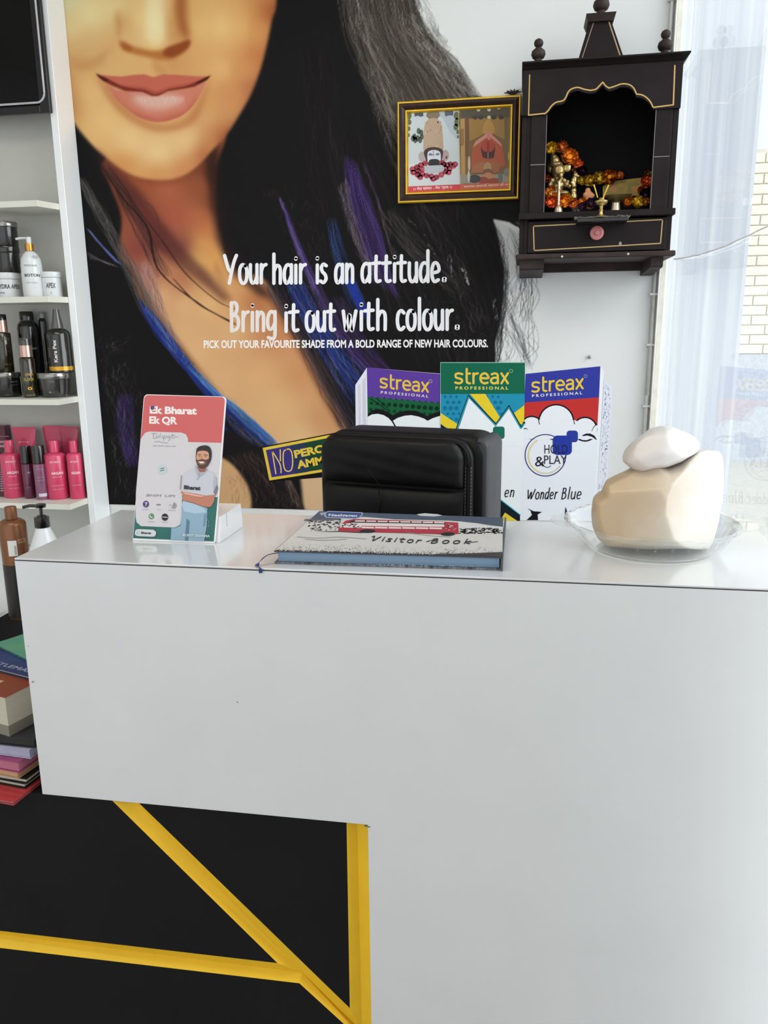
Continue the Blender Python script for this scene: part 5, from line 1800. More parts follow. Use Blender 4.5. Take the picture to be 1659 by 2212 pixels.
# fascia with the scalloped arch
YL = [(230, 725), (270, 680), (330, 650), (365, 620), (400, 575), (440, 560), (520, 578), (570, 560), (600, 528), (640, 562), (690, 550), (740, 537), (785, 550), (815, 600), (870, 620), (905, 650), (920, 682)]
archc = []
segs = [[(230, 727), (250, 708), (272, 678), (300, 656), (330, 650)], [(330, 650), (352, 640), (366, 618)], [(366, 618), (378, 590), (400, 570), (440, 560), (480, 572), (520, 579)], [(520, 579), (555, 572), (580, 548), (600, 526)],
        [(600, 526), (618, 550), (640, 564)], [(640, 564), (680, 552), (710, 540), (740, 537), (775, 545), (800, 568), (816, 603)], [(816, 603), (850, 608), (880, 625), (905, 652), (920, 683)]]
for s_ in segs:
    archc += catmull(s_, 4)[:-1]
archc.append((920, 683))
FYf = TY - .012
def t3(x, y, Y=FYf):
    return atY(*Z3(x, y), Y)
arch3 = [t3(x, y + 17 + (4 if 300 < x < 900 else 0)) for x, y in archc]
zl_ = arch3[0].z
fl = [Vector((XL - .001, FYf, zcb + .001)), Vector((XL - .001, FYf, zfb - .004)), Vector((arch3[0].x - .004, FYf, zfb - .004))] + arch3 + \
     [Vector((arch3[-1].x + .004, FYf, arch3[-1].z)), Vector((XR + .001, FYf, arch3[-1].z)), Vector((XR + .001, FYf, zcb + .001))]
obj('fascia', prism(bmesh.new(), fl, (0, .0118, 0)), tw, sh)
P = Print(planemap((0, FYf, 2), (0, -1, 0)), .0002)
P.stroke([Z3(131, 480), Z3(124, 738)], 2.4, (190, 156, 96), smooth=False)
P.stroke([Z3(124, 738), Z3(230, 727)] + [Z3(*q) for q in archc[1:]] + [Z3(925, 688), Z3(1052, 672)], 2.9, (194, 158, 92), smooth=False)
P.stroke([Z3(1052, 672), Z3(1062, 420)], 3.0, (196, 162, 100), smooth=False)
P.build('gold_line', ink, sh)
# floor, ledge, drawer, base
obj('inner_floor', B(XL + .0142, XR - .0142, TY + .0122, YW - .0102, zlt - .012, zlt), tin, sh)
obj('ledge', B(XL - .003, XR + .004, TY - .028, TY + .012, zlb, zlt, .0015, 1), tw, sh)
dx0, dx1 = atY(*Z3(118, 1530), TY).x, atY(*Z3(1003, 1480), TY).x
obj('drawer_frame', B(XL + .0145, dx0 - .0006, TY - .003, TY + .012, zbt + .0003, zlb - .0003), tw, sh)
obj('drawer_frame', B(dx1 + .0006, XR - .0145, TY - .003, TY + .012, zbt + .0003, zlb - .0003), tw, sh)
dr = obj('drawer', B(dx0, dx1, TY - .008, TY + .15, zbt + .004, zlb - .004, .0015, 1), tw, sh)
P = Print(planemap((0, TY - .008, 2), (0, -1, 0)), .0002)
rc = [Z3(155, 1450), Z3(983, 1408), Z3(970, 1560), Z3(160, 1606)]
for i in range(4):
    P.stroke([rc[i], rc[(i + 1) % 4]], 2.3, (188, 158, 104), smooth=False, up=False)
P.lay += 1
P.disc(*Z3(712, 1562), 3.2, 4.5, (150, 140, 130), n=10)
P.build('gold_line', ink, dr)
kp = atY(1289.4, 503, TY - .03)
kn = lathe(bmesh.new(), [(0, 0), (.0085, 0), (.0095, .012), (.0185, .016), (.0205, .020), (.019, .0245), (.013, .0262), (.0125, .0245), (.008, .0245), (.0062, .029), (0, .0305)], (0, 0, 0), 28)
kn.transform(Matrix.Translation((kp.x, TY - .0081, kp.z)) @ Matrix.Rotation(PI / 2, 4, 'X'))
kb = obj('knob', kn, mat('pink_wood_knob', (190, 118, 116), rough=0.35, coat=0.4, col2=(170, 96, 96), scale=40), None, smooth=True)
kb.parent = dr
kb.data.transform(Matrix.Translation(-sh.location))
obj('base_board', B(XL - .008, XR + .012, TY - .032, YW, zbb, zbt, .004, 2), twl, sh)
for x_, y_ in ((338, 1645), (762, 1628)):
    p = atY(*Z3(x_, y_), TY - .0325)
    n_ = lathe(bmesh.new(), [(0, 0), (.0034, 0), (.002, .0016), (0, .002)], (0, 0, 0), 10)
    n_.transform(Matrix.Translation(p) @ Matrix.Rotation(PI / 2, 4, 'X'))
    obj('nail_head', n_, mat('nail_white', (200, 200, 196), rough=0.4), sh)
obj('back_rail', B(XL + .04, XR - .05, YW - .02, YW, zfeet + .004, zbb - .0003), twl, sh)
for x0, x1 in ((XL + .003, atY(*Z3(222, 1700), TY).x), (atY(*Z3(905, 1680), TY).x, atY(*Z3(985, 1640), TY).x)):
    obj('bracket', prism(bmesh.new(), [(x0, TY - .012, zbb - .0004), (x0, TY - .012, zfeet + .004), (x0, TY - .004, zfeet - .001), (x0, YW, zfeet - .012), (x0, YW, zbb - .0004)], (x1 - x0, 0, 0)), twl, sh)
# tower
Yt0 = TY - .005
tb0, tb1 = t3(440, 392, Yt0), t3(735, 372, Yt0)
tt0, tt1 = t3(512, 146, TY + .03), t3(655, 136, TY + .03)
zb_, zt_ = zct + .0003, (tt0.z + tt1.z) / 2
def quadbox(x0, x1, y0, y1, z0, X0, X1, Y0, Y1, z1):
    bm = bmesh.new()
    a = [bm.verts.new(p) for p in ((x0, y0, z0), (x1, y0, z0), (x1, y1, z0), (x0, y1, z0))]
    b = [bm.verts.new(p) for p in ((X0, Y0, z1), (X1, Y0, z1), (X1, Y1, z1), (X0, Y1, z1))]
    bm.faces.new(a)
    bm.faces.new(b)
    for i in range(4):
        j = (i + 1) % 4
        bm.faces.new([a[i], a[j], b[j], b[i]])
    return bm
obj('tower', quadbox(tb0.x, tb1.x, Yt0, Yt0 + .15, zb_, tt0.x, tt1.x, TY + .03, TY + .10, zt_), tw, sh)
P = Print(planemap(Vector((0, Yt0, zb_)), Vector((0, -(zt_ - zb_), (TY + .03 - Yt0)))), .0002)
P.stroke([Z3(462, 388), Z3(540, 148)], 1.7, (150, 132, 104), smooth=False)
P.stroke([Z3(716, 372), Z3(640, 142)], 2.8, (160, 138, 106), smooth=False)
P.build('gold_line', ink, sh)
cz0 = zt_ + .0003
c0, c1 = t3(497, 120, TY + .02), t3(680, 110, TY + .02)
cz1 = atY(*Z3(590, 88), TY + .02).z
obj('tower_cap', quadbox(c0.x + .004, c1.x - .004, TY + .022, TY + .108, cz0, c0.x - .002, c1.x + .002, TY + .01, TY + .12, cz1), twl, sh)


def finial(px, py, s, z0, Y, nm='finial'):
    X = atY(px, py, Y).x
    pr = [(0, 0), (.021, 0), (.022, .004), (.019, .010), (.012, .014), (.012, .018), (.019, .022), (.0235, .032), (.021, .043), (.011, .051), (.008, .054), (.013, .058), (.0155, .066), (.013, .074), (.006, .079), (0, .080)]
    obj(nm, lathe(bmesh.new(), [(r * s, z * s) for r, z in pr], (X, Y, z0 + .0003), 24), twl, sh, smooth=True)
finial(*Z3(187, 340), .88, zct, TY + .012)
finial(*Z3(1000, 285), .88, zct, TY + .012)
finial(*Z3(590, 40), 1.0, cz1, TY + .055)

# ---- things in the shrine
FZ = zlt + .0004
petal_cols = {'yellow': ((255, 224, 70), (255, 206, 50)), 'orange': ((255, 176, 44), (255, 152, 34)), 'rust': ((240, 146, 60), (220, 116, 46)), 'purple': ((84, 30, 66), (54, 18, 50)), 'red': ((255, 138, 64), (248, 112, 50)),
              'dry': ((150, 110, 60), (110, 78, 40))}
pmats = {k: mat(k + '_petal', v[0], rough=0.7, col2=v[1], scale=2, sss=0.0) for k, v in petal_cols.items()}


def petalmesh(seed):
    r_ = random.Random(seed)
    bm = bmesh.new()
    cols = 5
    rows = []
    for i in range(4):
        f = i / 3
        w = .42 * math.sin(.35 + f * 1.9) + .08
        row = []
        for j in range(cols):
            s_ = j / (cols - 1) * 2 - 1
            row.append(bm.verts.new((s_ * w, .18 + f * .85 + r_.uniform(-.06, .06) * f, .25 * f * f + .14 * s_ * s_ + r_.uniform(-.12, .12) * f)))
        rows.append(row)
    for i in range(3):
        for j in range(cols - 1):
            bm.faces.new([rows[i][j], rows[i][j + 1], rows[i + 1][j + 1], rows[i + 1][j]])
    bmesh.ops.solidify(bm, geom=bm.faces, thickness=.05)
    me = bpy.data.meshes.new('petal')
    bm.to_mesh(me)
    bm.free()
    me.shade_smooth()
    return me


pmesh = {}
for k in pmats:
    for s_ in range(3):
        m_ = petalmesh(s_)
        m_.materials.append(pmats[k])
        pmesh[(k, s_)] = m_
corem = {}


def marigold(px, py, rpx, Y, colr, label, group='marigold flowers laid in the shrine'):
    c = atY(px, py, Y)
    r = 1.15 * rpx / FPX * depth(c)
    c.z = max(c.z, FZ + r * .62)
    t = thing('marigold_flower', label, 'flower', c, group=group)
    if colr not in corem:
        bm = bmesh.new()
        bmesh.ops.create_icosphere(bm, subdivisions=1, radius=.42)
        m_ = bpy.data.meshes.new('flower_core')
        bm.to_mesh(m_)
        bm.free()
        m_.materials.append(pmats[colr])
        corem[colr] = m_
    o_ = bpy.data.objects.new('flower_core', corem[colr])
    C.objects.link(o_)
    o_.parent = t
    o_.scale = (r, r, r)
    fx = rnd.uniform(-.5, .5)
    base = Matrix.Rotation(PI / 2 + fx, 3, 'X') @ Matrix.Rotation(rnd.uniform(0, 6), 3, 'Z')
    for lay, n_, tilt, s_ in ((0, 7, .05, 1.0), (1, 6, .32, .85), (2, 4, .7, .6)):
        for i in range(n_):
            q = bpy.data.objects.new('petal', pmesh[(colr, (i + lay) % 3)])
            C.objects.link(q)
            q.parent = t
            M = base @ Matrix.Rotation(2 * PI * i / n_ + lay * .4 + rnd.uniform(-.2, .2), 3, 'Z') @ Matrix.Rotation(tilt + rnd.uniform(-.2, .2), 3, 'X')
            q.rotation_euler = M.to_euler()
            q.scale = (r * s_,) * 3
    return t


Z7 = lambda x, y: (1120 + x / 4.608, 260 + y / 4.608)
FL = [(325, 272, 11, 2.66, 'yellow', 'yellow marigold above the idol crown, topmost left'), (432, 275, 12, 2.668, 'rust', 'rust coloured marigold above the brass idol, right of the yellow one'),
      (512, 370, 15, 2.66, 'orange', 'large orange marigold right of the idol head'), (588, 432, 10, 2.667, 'red', 'red orange marigold at the right end of the upper cluster'),
      (540, 492, 7, 2.675, 'dry', 'faded dry flower under the large orange one'), (632, 602, 9, 2.739, 'yellow', 'leftmost yellow marigold of the hanging row'),
      (715, 605, 12, 2.737, 'yellow', 'second yellow marigold of the hanging row'), (802, 590, 13, 2.736, 'yellow', 'third yellow marigold of the hanging row, over the incense'),
      (902, 562, 13, 2.736, 'orange', 'tall orange marigold of the hanging row left of the note'), (1002, 556, 9, 2.739, 'rust', 'small rust marigold above the banknote corner'),
      (1284, 535, 9, 2.738, 'dry', 'brown dried flower high at the right inner wall'), (1275, 608, 11, 2.72, 'red', 'rust red marigold against the right inner wall'),
      (320, 735, 12, 2.63, 'orange', 'orange marigold at the lower left behind the bell'), (318, 830, 12, 2.59, 'red', 'red orange marigold lying left of the bell base'),
      (452, 812, 12, 2.60, 'orange', 'orange marigold lying right of the bell base'), (490, 768, 8, 2.625, 'yellow', 'small yellow flower right of the bell'),
      (545, 828, 9, 2.60, 'rust', 'rust marigold in front of the dark round stone'), (635, 815, 8, 2.61, 'orange', 'small orange flower left of the incense holder'),
      (1092, 802, 10, 2.62, 'orange', 'orange marigold right of the brass bowl foot'), (1190, 808, 11, 2.60, 'yellow', 'amber marigold lying between two orange ones at the right'),
      (1262, 818, 9, 2.605, 'orange', 'orange marigold in the right front corner of the shrine'), (285, 580, 8, 2.66, 'red', 'pale red flower at the left inner wall'),
      (640, 500, 8, 2.74, 'purple', 'dark purple flower high behind the idols'), (312, 640, 9, 2.67, 'purple', 'dark purple flower at the left behind the idol'),
      (635, 862, 8, 2.59, 'purple', 'dark purple flower on the shrine floor left of the incense'), (722, 838, 11, 2.60, 'purple', 'large dark purple flower left of the incense holder stem'),
      (1262, 745, 11, 2.66, 'purple', 'dark purple flower at the right under the rust one'), (1235, 700, 9, 2.70, 'rust', 'rust flower at the banknote lower right corner'),
      (868, 838, 7, 2.62, 'purple', 'small dark purple flower between the incense holder and bowl')]
for x, y, r, Y, c_, lb in FL:
    marigold(*Z7(x, y), r, Y, c_, lb)

brass = mat('brass', (196, 168, 112), rough=0.28, metal=0.75, col2=(120, 96, 60), scale=40)
brassy = mat('bright_brass', (214, 192, 130), rough=0.22, metal=0.8, col2=(170, 146, 90), scale=50)
silverb = mat('pale_brass', (222, 206, 176), rough=0.25, metal=0.7, var=0.1)


def blob(name, parent, balls, m, vox=.0016, label=None):
    bm = bmesh.new()
    for (x, y, z, r, *s_) in balls:
        sx, sy, sz = s_ if s_ else (1, 1, 1)
        sphere(bm, (x, y, z), r, sx, sy, sz, 14, 10)
    o_ = obj(name, bm, m, parent, smooth='all', label=label)
    rm = o_.modifiers.new('remesh', 'REMESH')
    rm.mode = 'VOXEL'
    rm.voxel_size = vox
    rm.use_smooth_shade = True
    sm_ = o_.modifiers.new('smooth', 'SMOOTH')
    sm_.iterations = 2
    return o_


def b7(x, y, r, dy=0.0, *s_, Y=2.645):
    p = atY(*Z7(x, y), Y + dy)
    return (p.x, p.y, p.z, 1.18 * r / 4.608 / FPX * depth(p), *s_)


t = thing('brass_idol', 'seated brass elephant headed idol with a tall crown at the left of the shrine', 'idol', (atY(*Z7(390, 700), 2.645).x, 2.645, FZ))
bodyb = [b7(390, 640, 58, 0, 1, .85, 1), b7(395, 500, 58, -.004, 1, .9, 1), b7(362, 410, 42, 0, 1, .9, 1.1), b7(350, 372, 30, 0), b7(375, 440, 52, 0, 1.1, .9, .5),
         b7(318, 470, 34, .003, .8, .4, 1.3), b7(480, 478, 36, .003, 1, .4, .9), b7(502, 462, 20, .003, 1, .4, 1), b7(420, 545, 24, -.016), b7(426, 580, 18, -.02), b7(412, 606, 16, -.021), b7(392, 614, 14, -.02),
         b7(450, 600, 24, -.008), b7(478, 640, 22, -.01), b7(490, 610, 16, -.012), b7(330, 600, 24, -.006), b7(310, 640, 20, -.01), b7(340, 720, 34, -.008, 1.6, 1.2, .7), b7(440, 725, 36, -.008, 1.6, 1.2, .7),
         b7(390, 770, 60, 0, 1.25, .9, .4), b7(390, 835, 60, 0, 1.2, .9, .8), b7(505, 655, 18, -.004), b7(385, 570, 34, 0)]
blob('figure', t, bodyb, brass)
t = thing('brass_idol', 'smaller upright brass figure right of the seated elephant idol', 'idol', (atY(*Z7(560, 640), 2.66).x, 2.66, FZ))
blob('figure', t, [b7(568, 545, 24, 0, Y=2.665), b7(562, 520, 14, 0, Y=2.665), b7(590, 555, 14, 0, Y=2.66), b7(552, 600, 30, 0, .9, .8, 1.1, Y=2.665), b7(548, 650, 26, 0, Y=2.665), b7(530, 620, 16, 0, Y=2.66), b7(545, 700, 30, 0, 1, .8, 1, Y=2.67),
                   b7(545, 760, 34, 0, 1, .8, 1.2, Y=2.67), b7(545, 830, 36, 0, 1, .8, 1.2, Y=2.67)], brassy, .0016)
t = thing('round_stone', 'dark glossy round stone on the shrine floor below the small figure', 'stone', (atY(*Z7(575, 745), 2.63).x, 2.63, FZ))
bb = b7(576, 745, 42, 0, Y=2.628)
obj('stone', sphere(bmesh.new(), (bb[0], bb[1], FZ + bb[3] * .98), bb[3], 1, .8, 1.0, 18, 12), mat('dark_stone', (58, 52, 48), rough=0.25, coat=0.5, col2=(90, 84, 76), scale=120), t, smooth=True)
obj('stand', lathe(bmesh.new(), [(0, 0), (bb[3] * .8, 0), (bb[3] * .6, .003), (0, .003)], (bb[0], bb[1], FZ), 18), brassy, t, smooth=True)
t = thing('clay_figure', 'small peach coloured figure behind the incense holder', 'idol', (atY(*Z7(695, 745), 2.66).x, 2.66, FZ))
blob('figure', t, [b7(695, 755, 42, 0, 1.1, .8, 1, Y=2.66), b7(690, 700, 24, 0, Y=2.66), b7(700, 800, 44, 0, 1.1, .8, .8, Y=2.66), b7(665, 740, 20, 0, Y=2.655), b7(735, 750, 20, 0, Y=2.655), b7(700, 850, 44, 0, 1, .8, .8, Y=2.66)], mat('peach_clay', (206, 138, 96), rough=0.6, var=0.1), .0018)
# bell
cb_ = atY(*Z7(396, 885), 2.585)
zt_ = atY(*Z7(400, 590), 2.585).z
h_ = zt_ - FZ
t = thing('hand_bell', 'pale brass hand bell with a tall handle in front of the seated idol', 'bell', (cb_.x, 2.585, FZ))
k_ = h_ / 300
obj('bell', lathe(bmesh.new(), [(0, 0), (46 * k_, 0), (48 * k_, 4 * k_), (40 * k_, 12 * k_), (36 * k_, 40 * k_), (26 * k_, 62 * k_), (14 * k_, 76 * k_), (0, 78 * k_)], (cb_.x, 2.585, FZ), 26), silverb, t, smooth=True)
obj('handle', lathe(bmesh.new(), [(0, 76 * k_), (9 * k_, 76 * k_), (13 * k_, 90 * k_), (8 * k_, 104 * k_), (12 * k_, 130 * k_), (13 * k_, 175 * k_), (9 * k_, 200 * k_), (16 * k_, 215 * k_), (10 * k_, 228 * k_), (16 * k_, 258 * k_), (12 * k_, 288 * k_), (0, 300 * k_)], (cb_.x, 2.585, FZ), 18), silverb, t, smooth=True)
# tray + foil
ty0 = 2.478
tx0, tx1 = atY(*Z7(585, 1000), ty0).x, atY(*Z7(1095, 985), ty0).x
tzt, tzb = FZ + .0005, 0
tzb = tzt
tt_ = thing('incense_tray', 'black tray edged with crumpled foil on the shrine ledge', 'tray', ((tx0 + tx1) / 2, 2.52, FZ))
ty1 = TY - .0290
TZ1 = atY(*Z7(840, 966), ty0).z
TZ0 = atY(*Z7(840, 1004), ty0).z
obj('tray', B(tx0, tx1, ty0, TY - .0086, TZ0, min(TZ1, zlb - .0006), .0015, 1), mat('tray_black', (26, 25, 27), rough=0.35, coat=0.3), tt_)
foil = mat('crumpled_foil', (226, 222, 216), rough=0.35, metal=0.4, bump=0.6, bscale=120, col2=(170, 164, 160), scale=60)
bm = bmesh.new()
N_ = 44
g_ = [[None] * 5 for _ in range(N_)]
for i in range(N_):
    for j in range(5):
        x = tx0 - .008 + (tx1 - tx0 + .014) * i / (N_ - 1)
        y = ty0 - .003 + (ty1 - ty0) * j / 4
        edge = 1 if (j == 0 or i in (0, N_ - 1)) else 0
        g_[i][j] = bm.verts.new((x + rnd.uniform(-.001, .001), y + rnd.uniform(-.002, .002), min(TZ1, zlb - .0006) + .0006 + rnd.uniform(0, .0016) + edge * rnd.uniform(0, .004)))
for i in range(N_ - 1):
    for j in range(4):
        bm.faces.new([g_[i][j], g_[i + 1][j], g_[i + 1][j + 1], g_[i][j + 1]])
bmesh.ops.solidify(bm, geom=bm.faces, thickness=.0004)
obj('foil_lining', bm, foil, tt_)
# incense holder
hx = atY(*Z7(820, 930), 2.505).x
TZ = min(TZ1, zlb - .0006) + .003
zc_ = atY(*Z7(820, 770), 2.505).z
h_ = zc_ - TZ
t = thing('incense_holder', 'small brass lamp stand holding two yellow incense sticks on the tray', 'incense holder', (hx, 2.505, TZ))
obj('stand', lathe(bmesh.new(), [(0, 0), (.024, 0), (.025, .002), (.016, .004), (.006, .009), (.0045, h_ * .3), (.007, h_ * .36), (.0045, h_ * .44), (.006, h_ * .58), (.014, h_ * .66), (.0185, h_ * .80), (.0185, h_ * .84), (.012, h_ * .86), (.007, h_ * .9), (.009, h_ * .97), (.004, h_), (0, h_)], (hx, 2.505, TZ), 26), brassy, t, smooth=True)
ist = mat('incense_yellow', (226, 184, 60), rough=0.7)
for (xa, ya), (xb, yb) in (((788, 770), (750, 640)), ((838, 775), (898, 642))):
    p, q = atY(*Z7(xa, ya), 2.502), atY(*Z7(xb, yb), 2.498)
    s_ = thing('incense_stick', 'yellow incense stick leaning %s in the brass holder' % ('left' if xb < 800 else 'right'), 'incense stick', p, group='incense sticks in the holder')
    obj('stick', tube(bmesh.new(), [p, q], .0014, 8, .0022), ist, s_, smooth=True)
# brass bowl
bx = atY(*Z7(968, 850), 2.60).x
zb1, zb0 = atY(*Z7(985, 748), 2.60).z, atY(*Z7(968, 815), 2.60).z
t = thing('brass_bowl', 'brass oil lamp bowl with a spout on a short foot', 'bowl', (bx, 2.60, FZ))
obj('foot', lathe(bmesh.new(), [(0, 0), (.014, 0), (.0145, .003), (.011, zb0 - FZ - .003), (.013, zb0 - FZ), (0, zb0 - FZ)], (bx, 2.60, FZ), 24), silverb, t, smooth=True)
bm = lathe(bmesh.new(), [(0, zb0 + .0003), (.014, zb0 + .001), (.026, zb0 + (zb1 - zb0) * .5), (.033, zb1), (.031, zb1), (.024, zb0 + (zb1 - zb0) * .55), (.010, zb0 + .004), (0, zb0 + .004)], (bx, 2.60, 0), 30)
for v in bm.verts:
    dx = v.co.x - bx
    if dx > .018:
        v.co.x += (dx - .018) * .9
        v.co.z += (dx - .018) * .18
obj('bowl', bm, brass, t, smooth=True)
# banknote
q3 = [(838, 655), (950, 602), (1250, 568), (1236, 745), (840, 768)]
nY = 2.745
t = thing('banknote', 'yellowish banknote leaning on the back of the shrine', 'banknote', atY(*Z7(1040, 760), nY - .02))
note = planemap(atY(*Z7(1040, 600), nY), Vector((0, -1, .12)))
pp = [note(*Z7(*q), 0) for q in q3]
obj('note', prism(bmesh.new(), pp, (0, .0008, 0)), mat('note_paper', (178, 152, 78), rough=0.7, col2=(158, 132, 66), scale=30), t)
P = Print(note, .0002)
P.disc(*Z7(945, 682), 7, 8, (186, 128, 74), 18, up=False)
P.poly([Z7(1085, 622), Z7(1180, 610), Z7(1180, 640), Z7(1120, 650), Z7(1118, 720), Z7(1085, 724)], (146, 130, 70), up=False)
P.poly([Z7(1130, 662), Z7(1225, 645), Z7(1220, 716), Z7(1130, 726)], (188, 142, 78), up=False)
P.lay += 1
P.text('10', Z7(1000, 700), Z7(1050, 694), 8, (150, 116, 64))
P.text('RESERVE', Z7(960, 630), Z7(1070, 618), 3, (140, 116, 60))
P.build('note_print', ink, t)
# thread from the shrine to the glass
pa, pb = atY(1456, 560, TY - .012), atX(1668, 484, RX - .0015)
pa.x = XR + .0125
n_ = 26
pts = []
for i in range(n_ + 1):
    f = i / n_
    p = pa.lerp(pb, f)
    p.z += -.012 * math.sin(PI * f) + rnd.uniform(-.0012, .0012)
    pts.append(p)
tag(obj('thread', tube(bmesh.new(), pts, .0019, 5), mat('white_thread', (250, 250, 250), rough=0.8), smooth=True), 'white kinked thread stretched from the shrine corner across the glass', 'thread')

# ================================================================== OFFICE CHAIR
leather = mat('black_leather', (12, 11, 12), rough=0.42, spec=0.22, bump=0.2, bscale=380)
greyl = mat('grey_leather', (50, 50, 54), rough=0.45, spec=.4, bump=0.25, bscale=380)
chY = 1.97
cth = -0.24
ch0 = atY(884, 1000, chY)
chair = thing('office_chair', 'black leather office chair with a grey side band behind the counter', 'chair', (ch0.x, chY + .02, 0), cth)
topz = atY(900, 931, chY).z
zb_ = .66


def ch(name, bm, m, smooth=True, label=None):
    return obj(name, bm, m, chair, smooth=smooth, world=False, label=label)


W2 = .219
bm = box(bmesh.new(), -W2, W2, -.055, .085, zb_, topz, 0)
es = [e for e in bm.edges if abs(e.verts[0].co.z - e.verts[1].co.z) < .01 and max(e.verts[0].co.z, e.verts[1].co.z) > topz - .01]
ev = [e for e in bm.edges if abs(e.verts[0].co.y - e.verts[1].co.y) > .1 and e.verts[0].co.z > topz - .01]
bmesh.ops.bevel(bm, geom=ev, offset=.055, segments=8, affect='EDGES', profile=.5)
bmesh.ops.bevel(bm, geom=[e for e in bm.edges if len(e.link_faces) == 2 and e.calc_face_angle(0) > .9], offset=.022, segments=5, affect='EDGES', profile=.5)
ch('backrest_shell', bm, leather)
bm = box(bmesh.new(), W2 - .030, W2 + .0016, -.052, .082, zb_, topz - .006)
ev = [e for e in bm.edges if abs(e.verts[0].co.y - e.verts[1].co.y) > .1 and e.verts[0].co.z > topz - .02 and e.verts[0].co.x > W2 - .01]
bmesh.ops.bevel(bm, geom=ev, offset=.026, segments=6, affect='EDGES', profile=.5)
bmesh.ops.bevel(bm, geom=[e for e in bm.edges if len(e.link_faces) == 2 and e.calc_face_angle(0) > .9], offset=.010, segments=3, affect='EDGES', profile=.5)
ch('side_band', bm, greyl, label='grey leather band down the side')


def pad(x0, x1, y0, y1, z0, z1, rc, puff, topr=True):
    """puffed cushion facing -y"""
    bm = bmesh.new()
    nu, nv = 36, 24
    g = []
    for i in range(nu + 1):
        row = []
        for j in range(nv + 1):
            u, v = i / nu * 2 - 1, j / nv * 2 - 1
            X = (x0 + x1) / 2 + (x1 - x0) / 2 * u
            Z = (z0 + z1) / 2 + (z1 - z0) / 2 * v
            hx, hz = (x1 - x0) / 2, (z1 - z0) / 2
            # rounded corners
            du = max(0, abs(u) * hx - (hx - rc))
            dv = max(0, abs(v) * hz - (hz - rc)) if (topr or v < 0) and (v > 0 or not topr) else 0
            L = math.hypot(du, dv)
            if L > 1e-9 and du > 0 and dv > 0:
                k = rc / max(L, 1e-9)
                m_ = max(du, dv)
                X = (x0 + x1) / 2 + math.copysign(hx - rc + du * m_ / L, u)
                Z = (z0 + z1) / 2 + math.copysign(hz - rc + dv * m_ / L, v)
            e = (1 - abs(u) ** 6) ** .5 * (1 - abs(v) ** 6) ** .5
            wr = .0008 * math.sin(u * 9 + v * 4) * math.sin(v * 7 - u * 3)
            row.append(bm.verts.new((X, y0 - puff * e - wr * e, Z)))
        g.append(row)
    for i in range(nu):
        for j in range(nv):
            bm.faces.new([g[i][j], g[i + 1][j], g[i + 1][j + 1], g[i][j + 1]])
    rim = [g[i][0] for i in range(nu + 1)] + [g[nu][j] for j in range(1, nv + 1)] + [g[i][nv] for i in range(nu - 1, -1, -1)] + [g[0][j] for j in range(nv - 1, 0, -1)]
    bk_ = [bm.verts.new((v.co.x, y1, v.co.z)) for v in rim]
    n = len(rim)
    for i in range(n):
        bm.faces.new([rim[i], rim[(i + 1) % n], bk_[(i + 1) % n], bk_[i]])
    bm.faces.new(bk_)
    return bm


zs = atY(870, 1052, chY - .06).z
# front border: dark leather frame around the cushions
bm = box(bmesh.new(), -W2 - .001, W2 - .030, -.075, -.052, zb_, topz - .004)
ev = [e for e in bm.edges if abs(e.verts[0].co.y - e.verts[1].co.y) > .01 and e.verts[0].co.z > topz - .01 and e.verts[1].co.z > topz - .01]
bmesh.ops.bevel(bm, geom=ev, offset=.055, segments=8, affect='EDGES', profile=.5)
bmesh.ops.bevel(bm, geom=[e for e in bm.edges if len(e.link_faces) == 2 and e.calc_face_angle(0) > .9], offset=.008, segments=3, affect='EDGES', profile=.5)
ch('front_border', bm, leather)
px0, px1 = -W2 + .002, W2 - .048
ch('upper_cushion', pad(px0, px1, -.074, -.070, zs + .002, topz - .010, .045, .026, True), leather)
ch('lower_cushion', pad(px0, px1, -.074, -.070, zb_ + .02, zs - .002, .02, .022, False), leather)
# seam pipings and stitches along the right edge
bm = bmesh.new()
tube(bm, [(px1 + .008, -.0765, z) for z in np.linspace(zb_ + .03, topz - .06, 30)] + [(px1 + .008 - .04 * (1 - math.cos(a)), -.0765, topz - .06 + .045 * math.sin(a)) for a in np.linspace(.1, 1.5, 9)], .003, 8)
ch('piping', bm, leather)
stm = mat('stitch_grey', (84, 82, 80), rough=0.6)
bm = bmesh.new()
for i in range(46):
    z = zb_ + .05 + i * (topz - zb_ - .12) / 46
    for xo in (.001, .0145):
        box(bm, px1 + xo, px1 + xo + .0012, -.0792, -.0755, z, z + .0055)
tag(ch('stitching', bm, stm, smooth=False), kind='stuff')
# band piping
ch('band_seam', tube(bmesh.new(), [(W2 - .0005, .012, z) for z in np.linspace(zb_ + .02, topz - .05, 12)], .0022, 8), leather)
# crease folds
for (xa, za), (xb, zb2) in (((-.075, zs + .04), (-.045, zs + .004)), ((-.045, zs - .004), (-.05, zs - .08))):
    bm = bmesh.new()
    tube(bm, [(xa, -.0990, za), ((xa + xb) / 2 + .003, -.0995, (za + zb2) / 2), (xb, -.0955, zb2)], .0022, 8, .0008)
    ch('crease', bm, leather)
ch('seat', box(bmesh.new(), -.25, .25, -.35, .02, .44, .54, .04, 4), leather)
for s_ in (-1, 1):
    ch('armrest', box(bmesh.new(), s_ * .285 - .03, s_ * .285 + .03, -.33, -.10, .66, .70, .015, 3), leather)
    ch('arm_support', tube(bmesh.new(), [(s_ * .25, -.30, .47), (s_ * .29, -.30, .50), (s_ * .29, -.28, .662)], .014, 8), plast_k)
ch('back_bracket', box(bmesh.new(), -.05, .05, .00, .05, .42, .70, .01, 2), plast_k)
